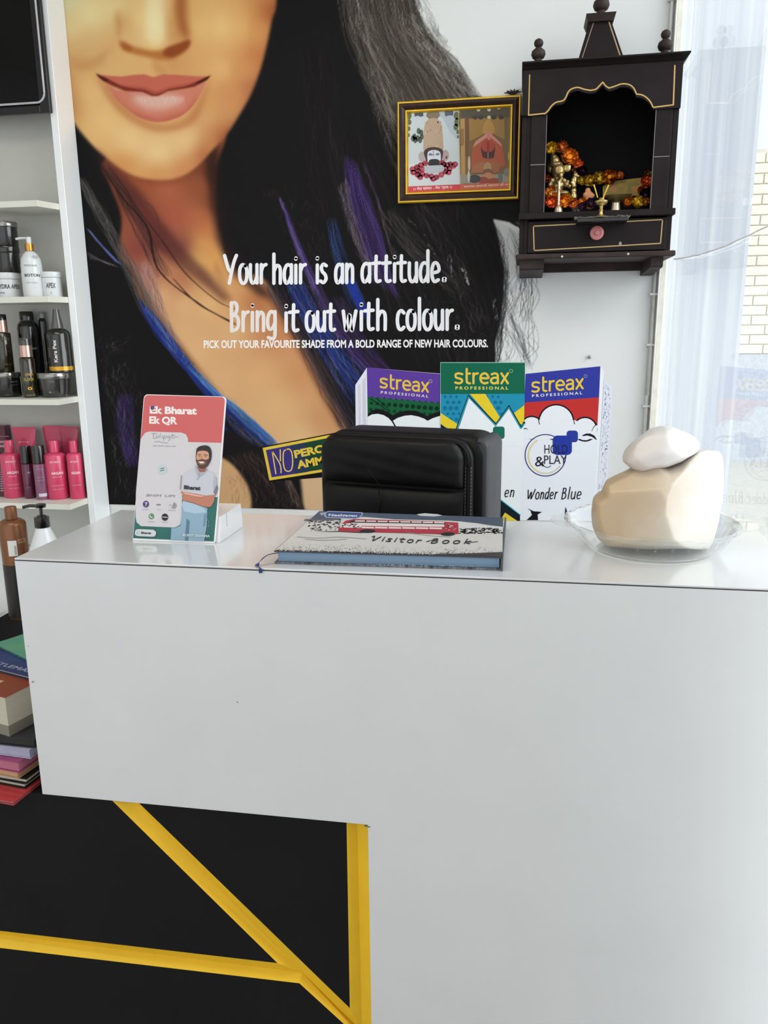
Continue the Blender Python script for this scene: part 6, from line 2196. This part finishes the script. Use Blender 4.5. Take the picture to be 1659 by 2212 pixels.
ch('gas_column', lathe(bmesh.new(), [(0, .10), (.03, .10), (.03, .30), (.018, .30), (.018, .44), (0, .44)], (0, -.12, 0), 16), plast_k)
for i in range(5):
    a = 2 * PI * i / 5 + .3
    lg = ch('base_leg', tube(bmesh.new(), [(0, -.12, .115), (.25 * math.cos(a), -.12 + .25 * math.sin(a), .075)], .024, 8, .014), plast_k)
    cst = lathe(bmesh.new(), [(0, -.012), (.028, -.012), (.03, 0), (.028, .012), (0, .012)], (0, 0, 0), 16)
    cst.transform(Matrix.Translation((.25 * math.cos(a), -.12 + .25 * math.sin(a), .0305)) @ Matrix.Rotation(PI / 2, 4, 'X'))
    ch('caster', cst, plast_k)

# ================================================================== QR-LESS PAYMENT STAND
CTZ = CT + .0004
s0 = atZ(287, 1167, CTZ)
s1 = atZ(465, 1174, CTZ)
SY = (s0.y + s1.y) / 2
SY1 = SY + .052
u0, u1 = atY(311, 853, SY1), atY(487, 857, SY1)
hgt = (u0.z + u1.z) / 2
sx0, sx1 = (s0.x + u0.x) / 2, (s1.x + u1.x) / 2
st = thing('payment_stand', 'upright coral and white payment sign on the counter left of the visitor book', 'sign', ((sx0 + sx1) / 2, SY, CTZ))
pw = mat('stand_white', (236, 236, 238), rough=0.25, coat=0.4, var=0.01)
nrm = Vector((0, -(hgt - CTZ), SY1 - SY)).normalized()
bm = bmesh.new()
tv = Vector((0, SY1 - SY, hgt - CTZ))
pts = []
H_ = tv.length
tvn = tv.normalized()
rr = .012
out = [(sx0, 0), (sx1, 0)] + [(sx1 - rr + rr * math.cos(a), H_ - rr + rr * math.sin(a)) for a in np.linspace(0, PI / 2, 7)] + [(sx0 + rr - rr * math.sin(a), H_ - rr + rr * math.cos(a)) for a in np.linspace(0, PI / 2, 7)]
base = Vector((0, SY, CTZ))
ZS = lambda x, y: (260 + x / 5.53, 830 + y / 5.53)
pm_ = planemap(base, nrm)
P3 = [pm_(*ZS(*q), 0) for q in ((150, 1868), (1122, 1912), (1136, 1860), (1259, 200), (1257, 178), (1246, 158), (1228, 148), (1210, 147), (330, 121), (308, 125), (290, 140), (280, 165), (277, 190), (148, 1845))]
mz_ = min(p.z for p in P3)
for p in P3:
    p.z = max(p.z, CTZ)
obj('plate', prism(bmesh.new(), P3, nrm * -.0034), pw, st)
P = Print(pm_, .00006)
CORAL, TEAL, CARD = (204, 96, 96), (38, 104, 98), (208, 204, 208)


def ps(pts, col, up=True, sm=False):
    if sm:
        pts = catmull(pts, 4, True)
    P.poly([ZS(*q) for q in pts], col, up)


ps([(282, 170), (300, 140), (330, 128), (1215, 152), (1240, 165), (1250, 195), (1115, 1880), (152, 1840)], (208, 206, 212))
ps([(286, 172), (300, 142), (330, 130), (1215, 154), (1238, 168), (1248, 195), (1208, 700), (806, 690), (806, 640), (242, 668)], CORAL)
ps([(195, 1300), (1165, 1340), (1115, 1880), (152, 1838)], TEAL)
ps([(240, 668), (262, 625), (300, 578), (350, 565), (730, 578), (785, 600), (806, 650), (808, 692), (1205, 705), (1160, 1350), (740, 1300), (730, 1600), (715, 1680), (650, 1712), (245, 1694), (195, 1650), (182, 1590), (186, 1300)], CARD)
P.text('Ek Bharat', ZS(350, 345), ZS(912, 358), 14.6, (240, 228, 226), bold=.045)
P.text('Ek QR', ZS(344, 466), ZS(680, 474), 14.6, (240, 228, 226), bold=.045)
ps([(360, 258), (410, 262), (400, 300), (375, 310), (358, 290)], (96, 66, 120))
P.stroke([ZS(375, 300), ZS(382, 272), ZS(400, 268)], 1.4, (60, 50, 120))
# scribbled name
g_ = (150, 146, 156)
for s_ in ([(370, 585), (440, 590)], [(400, 588), (392, 620), (400, 650), (425, 640)], [(430, 610), (430, 640), (450, 636), (455, 608)], [(480, 585), (470, 640)], [(500, 612), (498, 642)], [(520, 615), (515, 672)], [(518, 616), (545, 620), (540, 642), (515, 645)],
           [(575, 615), (560, 630), (575, 645), (590, 620), (592, 662), (570, 672)], [(620, 595), (615, 640), (640, 640)], [(605, 612), (650, 608)], [(640, 628), (660, 630), (690, 628)], [(410, 690), (460, 684), (490, 694), (570, 702)]):
    P.stroke([ZS(*q) for q in s_], 1.1, g_, up=False)
P.lay += 1
P.text('PAY WITH ANY APP', ZS(392, 742), ZS(660, 750), 2.6, (130, 126, 132))
P.disc(*ZS(500, 1017), 10.4, 10.8, (190, 202, 208), 28)
P.stroke([ZS(478, 1012), ZS(522, 1000)], 1.6, (70, 80, 92), up=False)
P.stroke([ZS(478, 1036), ZS(522, 1024)], 1.6, (70, 80, 92))
P.text('BHIM', ZS(308, 1340), ZS(490, 1344), 5.2, (130, 128, 134), shear=.2, up=False)
P.text('UPI', ZS(530, 1346), ZS(655, 1350), 5.2, (130, 128, 134), shear=.2)
for x, y, r, c_ in ((305, 1432, 37, (82, 52, 108)), (370, 1578, 32, (96, 140, 92)), (532, 1588, 40, (26, 24, 26)), (638, 1450, 34, (150, 150, 156))):
    P.disc(*ZS(x, y), r / 5.53, r * 1.08 / 5.53, c_, 22, up=False)
P.lay += 1
ps([(585, 1400), (632, 1405), (628, 1450), (600, 1480), (585, 1470)], CARD)
P.text('HD', ZS(430, 1446), ZS(480, 1448), 3, (80, 76, 82), bold=.03, up=False)
P.text('phone', ZS(585, 1450), ZS(650, 1452), 3.2, (110, 106, 120), up=False)
P.stroke([ZS(292, 1415), ZS(318, 1415), ZS(310, 1435), ZS(300, 1455)], 1.2, (220, 214, 226), up=False)
P.stroke([ZS(306, 1420), ZS(306, 1450)], 1.2, (220, 214, 226), up=False)
P.stroke([ZS(355, 1565), ZS(360, 1585), ZS(382, 1594)], 1.6, (220, 226, 220), up=False)
P.poly([ZS(500, 1580), ZS(564, 1584), ZS(564, 1596), ZS(500, 1592)], (180, 178, 180), up=False)
for x0, x1, y in ((265, 335, 1490), (438, 484, 1496), (570, 662, 1504), (326, 404, 1638), (498, 558, 1644)):
    P.poly([ZS(x0, y), ZS(x1, y + 2), ZS(x1, y + 8), ZS(x0, y + 6)], (170, 166, 172), up=False)
P.poly([ZS(722, 1090), ZS(736, 1090), ZS(722, 1256), ZS(708, 1256)], (150, 146, 150), up=False)
P.lay += 1
# printed man: jeans, shirt, arms, head
ps([(640, 1720), (720, 1690), (735, 1500), (740, 1400), (800, 1380), (1040, 1480), (1030, 1700), (1000, 1878), (600, 1862), (610, 1712)], (140, 170, 190))
ps([(790, 1600), (830, 1640), (810, 1872), (770, 1870)], (90, 122, 146))
ps([(1000, 1560), (1030, 1540), (1010, 1700), (985, 1700)], (110, 140, 164), False)
ps([(735, 1440), (760, 1370), (900, 1400), (1000, 1490), (1030, 1530), (900, 1545), (760, 1520)], (170, 194, 212), False)
P.lay += 1
ps([(745, 1290), (750, 1180), (760, 1080), (800, 1040), (890, 1010), (930, 1000), (1030, 1030), (1110, 1060), (1150, 1130), (1155, 1290), (1120, 1320), (1020, 1330), (880, 1320)], (196, 198, 208))
ps([(1115, 1100), (1150, 1120), (1158, 1290), (1130, 1310), (1105, 1240)], (176, 178, 190))
ps([(1110, 1290), (1150, 1200), (1170, 1240), (1140, 1330)], (120, 118, 128), False)
ps([(725, 1280), (800, 1290), (920, 1310), (1020, 1330), (1130, 1320), (1120, 1400), (1085, 1460), (1040, 1470), (960, 1450), (860, 1410), (760, 1395), (738, 1370), (750, 1320), (722, 1296)], (186, 122, 98), False)
P.lay += 1
ps([(745, 1290), (800, 1296), (900, 1318), (1010, 1336), (960, 1346), (860, 1330), (770, 1310)], (222, 170, 152))
P.stroke([ZS(760, 1392), ZS(860, 1416), ZS(960, 1452), ZS(1050, 1470)], 1.2, (120, 70, 56))
ps([(905, 985), (1030, 1010), (1010, 1050), (940, 1050)], (150, 96, 76))
ps([(890, 970), (905, 975), (940, 1040), (960, 1060), (1020, 1040), (1035, 1010), (1040, 1030), (980, 1090), (940, 1110), (905, 1060)], (168, 172, 186))
P.stroke([ZS(940, 1060), ZS(938, 1110), ZS(912, 1140)], 1.0, (120, 124, 140))
ps([(906, 800), (912, 770), (950, 740), (1020, 730), (1065, 750), (1088, 800), (1086, 880), (1070, 930), (1030, 990), (980, 1008), (935, 990), (910, 940), (900, 880)], (42, 30, 28), sm=True)
ps([(915, 830), (935, 800), (1000, 795), (1045, 810), (1058, 850), (1052, 920), (1020, 960), (960, 965), (918, 930), (906, 880)], (206, 152, 124), sm=True)
ps([(908, 900), (930, 905), (955, 898), (990, 896), (1020, 904), (1056, 890), (1058, 930), (1030, 985), (985, 1005), (935, 985), (912, 945)], (84, 56, 46), sm=True)
ps([(925, 920), (960, 915), (1010, 920), (1015, 950), (970, 962), (930, 950)], (150, 100, 82), sm=True)
ps([(938, 925), (970, 924), (1002, 928), (990, 944), (955, 944)], (236, 226, 222))
P.stroke([ZS(928, 842), ZS(950, 838), ZS(962, 842)], 1.2, (50, 34, 30), up=False)
P.stroke([ZS(1000, 846), ZS(1022, 844), ZS(1040, 850)], 1.2, (50, 34, 30), up=False)
P.disc(*ZS(946, 858), 1.5, .9, (50, 34, 30), 10, up=False)
P.disc(*ZS(1018, 864), 1.5, .9, (50, 34, 30), 10, up=False)
P.stroke([ZS(975, 860), ZS(966, 890), ZS(982, 896)], 1.0, (150, 100, 80), up=False)
P.lay += 1
P.text('Bharat', ZS(758, 1250), ZS(955, 1264), 7.6, (38, 34, 40), bold=.05)
ps([(172, 1770), (185, 1738), (215, 1730), (395, 1738), (425, 1760), (428, 1790), (410, 1818), (380, 1822), (205, 1814), (176, 1800)], (206, 212, 214), sm=False)
P.text('Bharat', ZS(248, 1786), ZS(368, 1790), 4.4, (40, 44, 50), bold=.05, up=False)
P.ring(*ZS(212, 1772), 2.8, .8, (120, 150, 150), n=16)
P.text('ROHIT SHARMA', ZS(745, 1814), ZS(1070, 1828), 5.0, (196, 214, 216), bold=.04)
for s_ in ([(1040, 1610), (1030, 1660), (1060, 1650), (1045, 1610)], [(1030, 1700), (1080, 1680)], [(1050, 1640), (1055, 1710)]):
    P.stroke([ZS(*q) for q in s_], .6, (120, 160, 156), up=False)
P.lay += 1
P.build('printed_face', ink, st)
# folded white support behind
q_ = [atX(463.5, 1171.5, sx1), atX(525.5, 1137.5, sx1), atX(517.5, 1088.5, sx1), atX(466.5, 1108.5, sx1)]
yb = atZ(525.5, 1137.5, CTZ)
ys_ = [SY + .006, yb.y, yb.y - .004, SY + .013]
zs_ = [CTZ, CTZ, min(q_[2].z, 1.13), min(q_[3].z, 1.13)]
zt__ = atY(517.5, 1088.5, yb.y - .008).z
zf__ = zt__ - .001
bm = bmesh.new()
prof = [(SY + .0045, CTZ), (yb.y, CTZ), (yb.y - .006, zt__), (SY + .0048 + (zf__ - CTZ) * .22, zf__)]
bm = prism(bm, [(sx0 + .004, y, z) for y, z in prof], (sx1 - sx0 - .0042, 0, 0))
obj('support_block', bm, pw, st)
mz = CTZ + (zt__ - CTZ) * .45
obj('slot', B(sx1 - .0004, sx1 + .0003, SY + .042, SY + .0435, mz, zt__ - .001), mat('slot_grey', (170, 172, 176), rough=0.6), st)

# ================================================================== VISITOR BOOK
f0 = atZ(596, 1217, CTZ)
BT = atY(592, 1189.5, f0.y).z
pFL, pFR, pBR, pBL = atZ(592, 1189.5, BT), atZ(1086, 1203.6, BT), atZ(1087, 1118, BT), atZ(690, 1104, BT)
vx0, vx1 = (pFL.x + pBL.x) / 2, (pFR.x + pBR.x) / 2
vy0, vy1 = (pFL.y + pFR.y) / 2, (pBR.y + pBL.y) / 2
vb = thing('visitor_book', 'landscape visitor book with a red double decker bus on its cover', 'book', ((vx0 + vx1) / 2, (vy0 + vy1) / 2, CTZ))
cvw = mat('book_cover_board', (60, 66, 76), rough=0.35, coat=0.3)
def qprism(c, z0, z1, inset=0.0):
    n = len(c)
    m_ = Vector((sum(p.x for p in c) / n, sum(p.y for p in c) / n, 0))
    pts = [Vector((p.x + math.copysign(inset, m_.x - p.x), p.y + math.copysign(inset, m_.y - p.y), z0)) for p in c]
    return prism(bmesh.new(), pts, (0, 0, z1 - z0))
cc = [pFL, pFR, pBR, pBL]
obj('cover', qprism(cc, BT - .0024, BT), cvw, vb)
obj('cover', qprism(cc, CTZ, CTZ + .0026), mat('book_cover_back', (40, 44, 54), rough=0.4, col2=(150, 156, 166), scale=160, stretch=(1, .2, .2)), vb)
obj('pages', qprism(cc, CTZ + .0027, BT - .0025, .005), mat('blue_pages', (132, 160, 186), rough=0.75, var=0.06, scale=5, stretch=(1, 1, 300)), vb)
obj('spine', B(pFR.x - .003, pFR.x + .0005, vy0 + .001, vy1 - .001, CTZ + .0005, BT - .0003), cvw, vb)
P = Print(planemap((0, 0, BT), (0, 0, 1)), .00006)


def pb_(pts, col, up=True, sm=False):
    if sm:
        pts = catmull(pts, 4, True)
    P.poly([Z5(*q) for q in pts], col, up)


pb_([(152, 886), (428, 641), (1562, 681), (1560, 924)], (200, 198, 196))
pb_([(355, 706), (428, 641), (1562, 681), (1562, 742), (1400, 715), (1240, 700), (900, 692), (700, 676), (520, 690), (420, 690)], (70, 82, 100))
pb_([(620, 690), (760, 684), (900, 694), (1180, 706), (1300, 704), (1420, 722), (1562, 738), (1562, 770), (1300, 740), (700, 720), (560, 712)], (206, 206, 206))
pb_([(1030, 660), (1080, 654), (1160, 660), (1190, 668), (1140, 674), (1050, 670)], (188, 192, 198), False)
pb_([(430, 652), (480, 646), (490, 656), (440, 668)], (150, 156, 166), False)
P.lay += 1
pb_([(462, 655), (480, 640), (694, 648), (698, 660), (680, 682), (650, 690), (470, 682), (458, 672)], (150, 160, 190))
pb_([(468, 657), (482, 645), (688, 652), (690, 660), (674, 678), (648, 684), (474, 677)], (56, 76, 128))
P.text('Neelgagan', Z5(486, 672), Z5(662, 676), 5.2, (226, 228, 236), bold=.02)
# buildings sketch
for i in range(70):
    x = 350 + rnd.random() * 200
    y = 690 + rnd.random() * 66
    w = rnd.uniform(4, 22)
    pb_([(x, y), (x + w, y), (x + w - 2, y + rnd.uniform(2, 7)), (x - 2, y + rnd.uniform(2, 7))], (44, 44, 50), False)
for i in range(120):
    x = 1290 + rnd.random() * 262
    y = 742 + rnd.random() * 34
    w = rnd.uniform(5, 20)
    pb_([(x, y), (x + w, y + 1), (x + w, y + rnd.uniform(3, 7)), (x - 1, y + rnd.uniform(3, 7))], (40, 42, 46), False)
P.lay += 1
pb_([(340, 690), (560, 686), (560, 694), (330, 702)], (90, 92, 100), False)
P.lay += 1
# bus
RED = (166, 50, 66)
pb_([(545, 762), (550, 735), (590, 700), (640, 690), (760, 692), (1200, 706), (1286, 712), (1290, 780), (1230, 788), (1150, 782), (700, 770), (570, 768)], RED)
pb_([(600, 712), (640, 696), (1205, 712), (1205, 722), (620, 712)], (60, 34, 44))
for i in range(8):
    x = 650 + i * 70
    pb_([(x, 698 + i * 1.4), (x + 60, 699 + i * 1.4), (x + 60, 706 + i * 1.4), (x - 2, 705 + i * 1.4)], (226, 220, 216), False)
pb_([(560, 722), (640, 712), (1200, 722), (1200, 738), (690, 732), (680, 745), (555, 742)], (216, 206, 206), False)
for i in range(6):
    x = 690 + i * 84
    pb_([(x, 736 + i), (x + 76, 738 + i), (x + 76, 748 + i), (x - 3, 746 + i)], (222, 210, 208), False)
for i in range(24):
    x, y = 560 + rnd.random() * 110, 716 + rnd.random() * 26
    pb_([(x, y), (x + 12, y), (x + 9, y + 4), (x - 2, y + 4)], (70, 40, 48), False)
    x, y = 1200 + rnd.random() * 78, 722 + rnd.random() * 34
    pb_([(x, y), (x + 10, y), (x + 8, y + 3), (x - 2, y + 3)], (90, 46, 56) if i % 2 else (220, 208, 206), False)
P.lay += 1
for x, y, rx in ((726, 764, 50), (1222, 782, 44)):
    P.disc(*Z5(x, y), rx / 2.86, 11 / 2.86, (30, 28, 32), 18, up=False)
P.lay += 1
pb_([(380, 766), (560, 768), (700, 776), (690, 772), (540, 764)], (60, 58, 62), False)
P.lay += 1
handword(P, 'Visitor', *[Z5(740, 0)[0], Z5(1050, 0)[0]], Z5(0, 822)[1], Z5(0, 838)[1], 9.5, 2.0, (34, 34, 40), shear=.7, gap=.14)
handword(P, 'Book', *[Z5(1112, 0)[0], Z5(1360, 0)[0]], Z5(0, 838)[1], Z5(0, 842)[1], 9.5, 2.0, (34, 34, 40), shear=.7, gap=.18)
P.stroke([Z5(1110, 826), Z5(1090, 828), Z5(1120, 820), Z5(1160, 808)], 1.0, (60, 60, 66), up=False)
P.stroke([Z5(1340, 836), Z5(1410, 828), Z5(1350, 832)], .8, (120, 120, 126), up=False)
for pts in ([(290, 798), (420, 806), (560, 800), (720, 812)], [(340, 812), (460, 820), (600, 812)], [(960, 770), (1100, 790), (1240, 800)]):
    P.stroke([Z5(*q) for q in pts], .8, (150, 148, 148), up=False)
P.lay += 1
# grass along the near edge
for i in range(900):
    f = rnd.random()
    x = 165 + f * 1395
    yb_ = 888 + f * 33 - (6 if f > .72 else 0)
    d_ = rnd.random()
    y = yb_ - d_ * d_ * 52
    h_ = rnd.uniform(2, 12) * (1.15 - d_)
    x2 = x + rnd.uniform(-6, 10)
    x = max(x, 165 + (890 - y) * 1.1)
    pb_([(x, y), (x + rnd.uniform(2, 6), y), (x2 + 2, y - h_)], (26, 26, 30) if rnd.random() < .8 else (120, 112, 100), False)
P.lay += 1
pb_([(165, 880), (600, 892), (1160, 908), (1560, 918), (1560, 925), (152, 887)], (24, 24, 28))
pb_([(1160, 906), (1330, 902), (1562, 893), (1560, 924), (1160, 912)], (60, 58, 58), False)
for i in range(90):
    f = rnd.random()
    x, y = 170 + f * 960, 886 + f * 26
    pb_([(x, y), (x + 3, y), (x + rnd.uniform(-2, 6), y - rnd.uniform(6, 14))], (206, 204, 200), False)
P.lay += 1
P.build('cover_print', ink, vb)
# hatch on the lower cover edge
P = Print(planemap((0, vy0 + .0, 1.05), (0, -1, 0)), .0003)
for i in range(70):
    x = 600 + rnd.random() * 420
    y = 1213.8 + (x - 596) * .0175
    P.poly([(x, y + 3.2), (x + 2, y + 3.2), (x + 1.5 + rnd.uniform(-1, 1), y + .3)], (196, 200, 206), up=False)
P.lay += 1
P.build('edge_print', ink, vb)
# ribbon
rp = [Z5(165, 893), Z5(120, 912), Z5(98, 935), Z5(84, 965), Z5(98, 1003)]
bm = bmesh.new()
pth = [Vector((pFL.x + .006, pFL.y + .004, BT - .0045)), Vector((pFL.x - .010, pFL.y - .006, BT - .0065)), Vector((pFL.x - .021, pFL.y - .016, BT - .016)), Vector((pFL.x - .022, pFL.y - .024, CTZ + .0016)), Vector((pFL.x - .016, CY0 - .0016, CTZ + .0012)), Vector((pFL.x - .014, CY0 - .0032, CTZ - .008))]
pth = [Vector(p) for p in catmull([tuple(p) for p in pth], 6)]
rows = []
for i, p in enumerate(pth):
    a = pth[max(i - 1, 0)]
    b = pth[min(i + 1, len(pth) - 1)]
    d = (b - a).normalized()
    s_ = d.cross(Vector((0, .5, .8))).normalized()
    rows.append([bm.verts.new(p - s_ * .0036), bm.verts.new(p + s_ * .0036)])
for i in range(len(rows) - 1):
    bm.faces.new([rows[i][0], rows[i][1], rows[i + 1][1], rows[i + 1][0]])
bmesh.ops.solidify(bm, geom=bm.faces, thickness=.0005)
obj('ribbon_marker', bm, mat('ribbon_blue', (76, 96, 160), rough=0.6), vb, smooth=True)

# ================================================================== DISH AND SALT ROCKS
dn = atZ(1396, 1222, CTZ)
DR = .108
dc = Vector((atZ(1402, 1180, CTZ).x, dn.y + DR, CTZ))
dg = thinglass('dish_glass', tint=(.988, .997, .992), rough=.015, gain=.95, base=.03, power=3.6)
t = thing('glass_dish', 'clear glass pie dish with wavy rim and two tab handles at the counter right', 'dish', dc)
bm = bmesh.new()
n = 72
prof = [(0, .0005), (.096, .0005), (.105, .002), (.113, .008), (.132, .036), (.136, .044), (.1435, .046), (.1455, .049), (.144, .0508), (.1360, .0494), (.1295, .041), (.110, .011), (.101, .0055), (.092, .0045), (0, .0045)]
rows = []
for r, z in prof:
    row = []
    if r == 0:
        row = [bm.verts.new((dc.x, dc.y, dc.z + z))] * n
    else:
        for i in range(n):
            a = 2 * PI * i / n
            w = 1 + (.006 * math.cos(a * 24) if z > .0455 else 0)
            zz = z + (.0012 * math.cos(a * 24) if z > .0455 else 0)
            row.append(bm.verts.new((dc.x + r * w * math.cos(a), dc.y + r * w * math.sin(a), dc.z + zz)))
    rows.append(row)
for k in range(len(rows) - 1):
    for i in range(n):
        j = (i + 1) % n
        u = []
        for v in (rows[k][i], rows[k][j], rows[k + 1][j], rows[k + 1][i]):
            if v not in u:
                u.append(v)
        bm.faces.new(u)
obj('dish', bm, dg, t, smooth='all')
for s_ in (-1, 1):
    bm = bmesh.new()
    a0 = -.06 if s_ > 0 else PI + .06
    pts = []
    for i in range(15):
        a = a0 + (i / 14 - .5) * .62
        pts.append((dc.x + .1415 * math.cos(a), dc.y + .1415 * math.sin(a), dc.z + .0448))
    for i in range(15):
        f = 1 - i / 14
        a = a0 + (f - .5) * .60
        rr_ = .145 + .024 * math.sin(PI * f) ** .6 + .0012 * math.cos(i * 1.9)
        pts.append((dc.x + rr_ * math.cos(a), dc.y + rr_ * math.sin(a), dc.z + .0448))
    prism(bm, pts, (0, 0, .0042))
    obj('handle', bm, dg, t)
for i in range(16):
    a = -PI / 2 + (i - 7.5) * .20
    x, y = dc.x + .1300 * math.cos(a), dc.y + .1300 * math.sin(a)
    bm = sphere(bmesh.new(), (x, y, dc.z + .0325), .0022, 1, 1, 2.0, 8, 6)
    obj('rim_bead', bm, dg, t, smooth=True)


def rock(name, label, outl, Y, dpt, m, cuts, off=0.0, seed=1, nz=.002):
    pts = [atY(*ZR(*q), Y) for q in outl]
    if name == 'salt_rock':
        for p in pts:
            p.z = max(p.z, CTZ + .0052)
    cx = sum(p.x for p in pts) / len(pts)
    cz = (min(p.z for p in pts) + max(p.z for p in pts)) / 2
    zb = min(p.z for p in pts)
    bm = bmesh.new()
    M_ = 15
    # refine outline
    o2 = []
    for i, p in enumerate(pts):
        q = pts[(i + 1) % len(pts)]
        for f in (0, .5):
            o2.append(p.lerp(q, f))
    r_ = random.Random(seed)
    ph = [r_.uniform(0, 6) for _ in range(6)]
    rows = []
    for k in range(M_):
        tt = -1 + 2 * k / (M_ - 1)
        s_ = max((1 - abs(tt) ** 3.0), 0) ** (1 / 2.4)
        row = []
        for p in o2:
            a = math.atan2(p.z - cz, p.x - cx)
            x = cx + (p.x - cx) * s_
            z = cz + (p.z - cz) * s_
            d = nz * (math.sin(a * 3 + tt * 2 + ph[0]) + .5 * math.sin(a * 5 - tt * 3 + ph[1])) * (0 if abs(tt) < .12 else 1)
            row.append(bm.verts.new((x + d * math.cos(a), Y + off + tt * dpt + nz * .8 * math.sin(a * 4 + ph[2]) * s_, z + d * math.sin(a))))
        rows.append(row)
    n_ = len(o2)
    for k in range(M_ - 1):
        for i in range(n_):
            j = (i + 1) % n_
            bm.faces.new([rows[k][i], rows[k][j], rows[k + 1][j], rows[k + 1][i]])
    bmesh.ops.remove_doubles(bm, verts=bm.verts, dist=.0008)
    be = [e for e in bm.edges if e.is_boundary]
    if be:
        bmesh.ops.holes_fill(bm, edges=be, sides=200)
    for (px_, py_, dy, nx_, ny_, nz_) in cuts:
        p = atY(*ZR(px_, py_), Y + dy)
        nn = Vector((nx_, ny_, nz_)).normalized()
        g = bmesh.ops.bisect_plane(bm, geom=list(bm.verts) + list(bm.edges) + list(bm.faces), plane_co=p, plane_no=nn, clear_outer=True)
        ed = [e for e in g['geom_cut'] if isinstance(e, bmesh.types.BMEdge)]
        if ed:
            bmesh.ops.edgenet_fill(bm, edges=ed)
    bmesh.ops.triangulate(bm, faces=bm.faces)
    t = thing('salt_rock', label, 'rock', (cx, Y, zb))
    o_ = obj('rock', bm, m, t, smooth=False)
    rm = o_.modifiers.new('remesh', 'REMESH')
    rm.mode = 'VOXEL'
    rm.voxel_size = .0022
    rm.use_smooth_shade = True
    sm_ = o_.modifiers.new('smooth', 'SMOOTH')
    sm_.iterations = 5
    return o_


ZR = lambda x, y: (1180 + x / 3.463, 880 + y / 3.463)


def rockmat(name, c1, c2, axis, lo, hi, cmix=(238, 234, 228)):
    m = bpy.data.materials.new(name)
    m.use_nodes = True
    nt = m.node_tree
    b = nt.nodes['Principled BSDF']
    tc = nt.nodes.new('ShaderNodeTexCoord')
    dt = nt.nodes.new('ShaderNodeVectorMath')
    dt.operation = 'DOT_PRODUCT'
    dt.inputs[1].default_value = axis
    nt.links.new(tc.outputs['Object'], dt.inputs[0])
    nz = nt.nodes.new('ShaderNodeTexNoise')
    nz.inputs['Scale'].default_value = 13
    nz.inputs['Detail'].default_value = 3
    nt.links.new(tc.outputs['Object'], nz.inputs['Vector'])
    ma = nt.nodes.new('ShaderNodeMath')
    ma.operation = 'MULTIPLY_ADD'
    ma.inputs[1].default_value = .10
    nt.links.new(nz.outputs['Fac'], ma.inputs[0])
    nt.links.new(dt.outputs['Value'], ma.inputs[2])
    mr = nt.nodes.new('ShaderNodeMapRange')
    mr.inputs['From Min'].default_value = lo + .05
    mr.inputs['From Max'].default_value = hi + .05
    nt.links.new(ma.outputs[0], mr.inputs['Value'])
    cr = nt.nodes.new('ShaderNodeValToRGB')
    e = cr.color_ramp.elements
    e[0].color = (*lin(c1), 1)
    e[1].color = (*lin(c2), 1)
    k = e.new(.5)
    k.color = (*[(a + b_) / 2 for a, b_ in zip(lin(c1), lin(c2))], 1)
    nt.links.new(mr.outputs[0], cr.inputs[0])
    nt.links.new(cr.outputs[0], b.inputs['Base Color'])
    b.inputs['Roughness'].default_value = .42
    b.inputs['Subsurface Weight'].default_value = .55
    b.inputs['Subsurface Radius'].default_value = (.04, .034, .028)
    b.inputs['Subsurface Scale'].default_value = .6
    b.inputs['Coat Weight'].default_value = .25
    b.inputs['Coat Roughness'].default_value = .3
    n2 = nt.nodes.new('ShaderNodeTexNoise')
    n2.inputs['Scale'].default_value = 70
    n2.inputs['Detail'].default_value = 5
    nt.links.new(tc.outputs['Object'], n2.inputs['Vector'])
    bp = nt.nodes.new('ShaderNodeBump')
    bp.inputs['Strength'].default_value = .35
    bp.inputs['Distance'].default_value = .002
    nt.links.new(n2.outputs['Fac'], bp.inputs['Height'])
    nt.links.new(bp.outputs[0], b.inputs['Normal'])
    return m


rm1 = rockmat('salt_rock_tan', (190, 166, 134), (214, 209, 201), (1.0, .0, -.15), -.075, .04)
rm2 = rockmat('salt_rock_white', (210, 200, 193), (218, 216, 216), (1.0, .0, .2), -.06, .03)
big = [(345, 690), (372, 664), (410, 640), (418, 605), (440, 560), (500, 530), (560, 505), (610, 488), (700, 440), (770, 428), (830, 425), (900, 435), (990, 410), (1060, 365), (1130, 325), (1200, 318), (1260, 326), (1300, 325), (1320, 370), (1332, 470),
       (1326, 600), (1316, 700), (1290, 800), (1265, 900), (1240, 990), (1200, 1090), (1100, 1122), (900, 1134), (700, 1128), (560, 1110), (440, 1060), (385, 980), (352, 900), (338, 800)]
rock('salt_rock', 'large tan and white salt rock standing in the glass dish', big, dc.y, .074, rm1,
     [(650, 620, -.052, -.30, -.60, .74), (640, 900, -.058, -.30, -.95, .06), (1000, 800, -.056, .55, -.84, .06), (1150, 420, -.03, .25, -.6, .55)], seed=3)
small = [(570, 400), (578, 365), (592, 330), (650, 262), (720, 212), (800, 168), (880, 142), (940, 142), (1000, 168), (1060, 192), (1120, 236), (1146, 265), (1128, 318), (1060, 358), (1000, 402), (940, 422), (880, 435), (780, 450), (690, 470), (630, 452), (585, 420)]
rock('small_rock', 'smaller white salt rock balanced on top of the large one', small, dc.y, .050, rm2, [(760, 250, -.03, -.4, -.7, .5), (1030, 260, -.025, .5, -.6, .45)], off=.0, seed=8, nz=.0012)
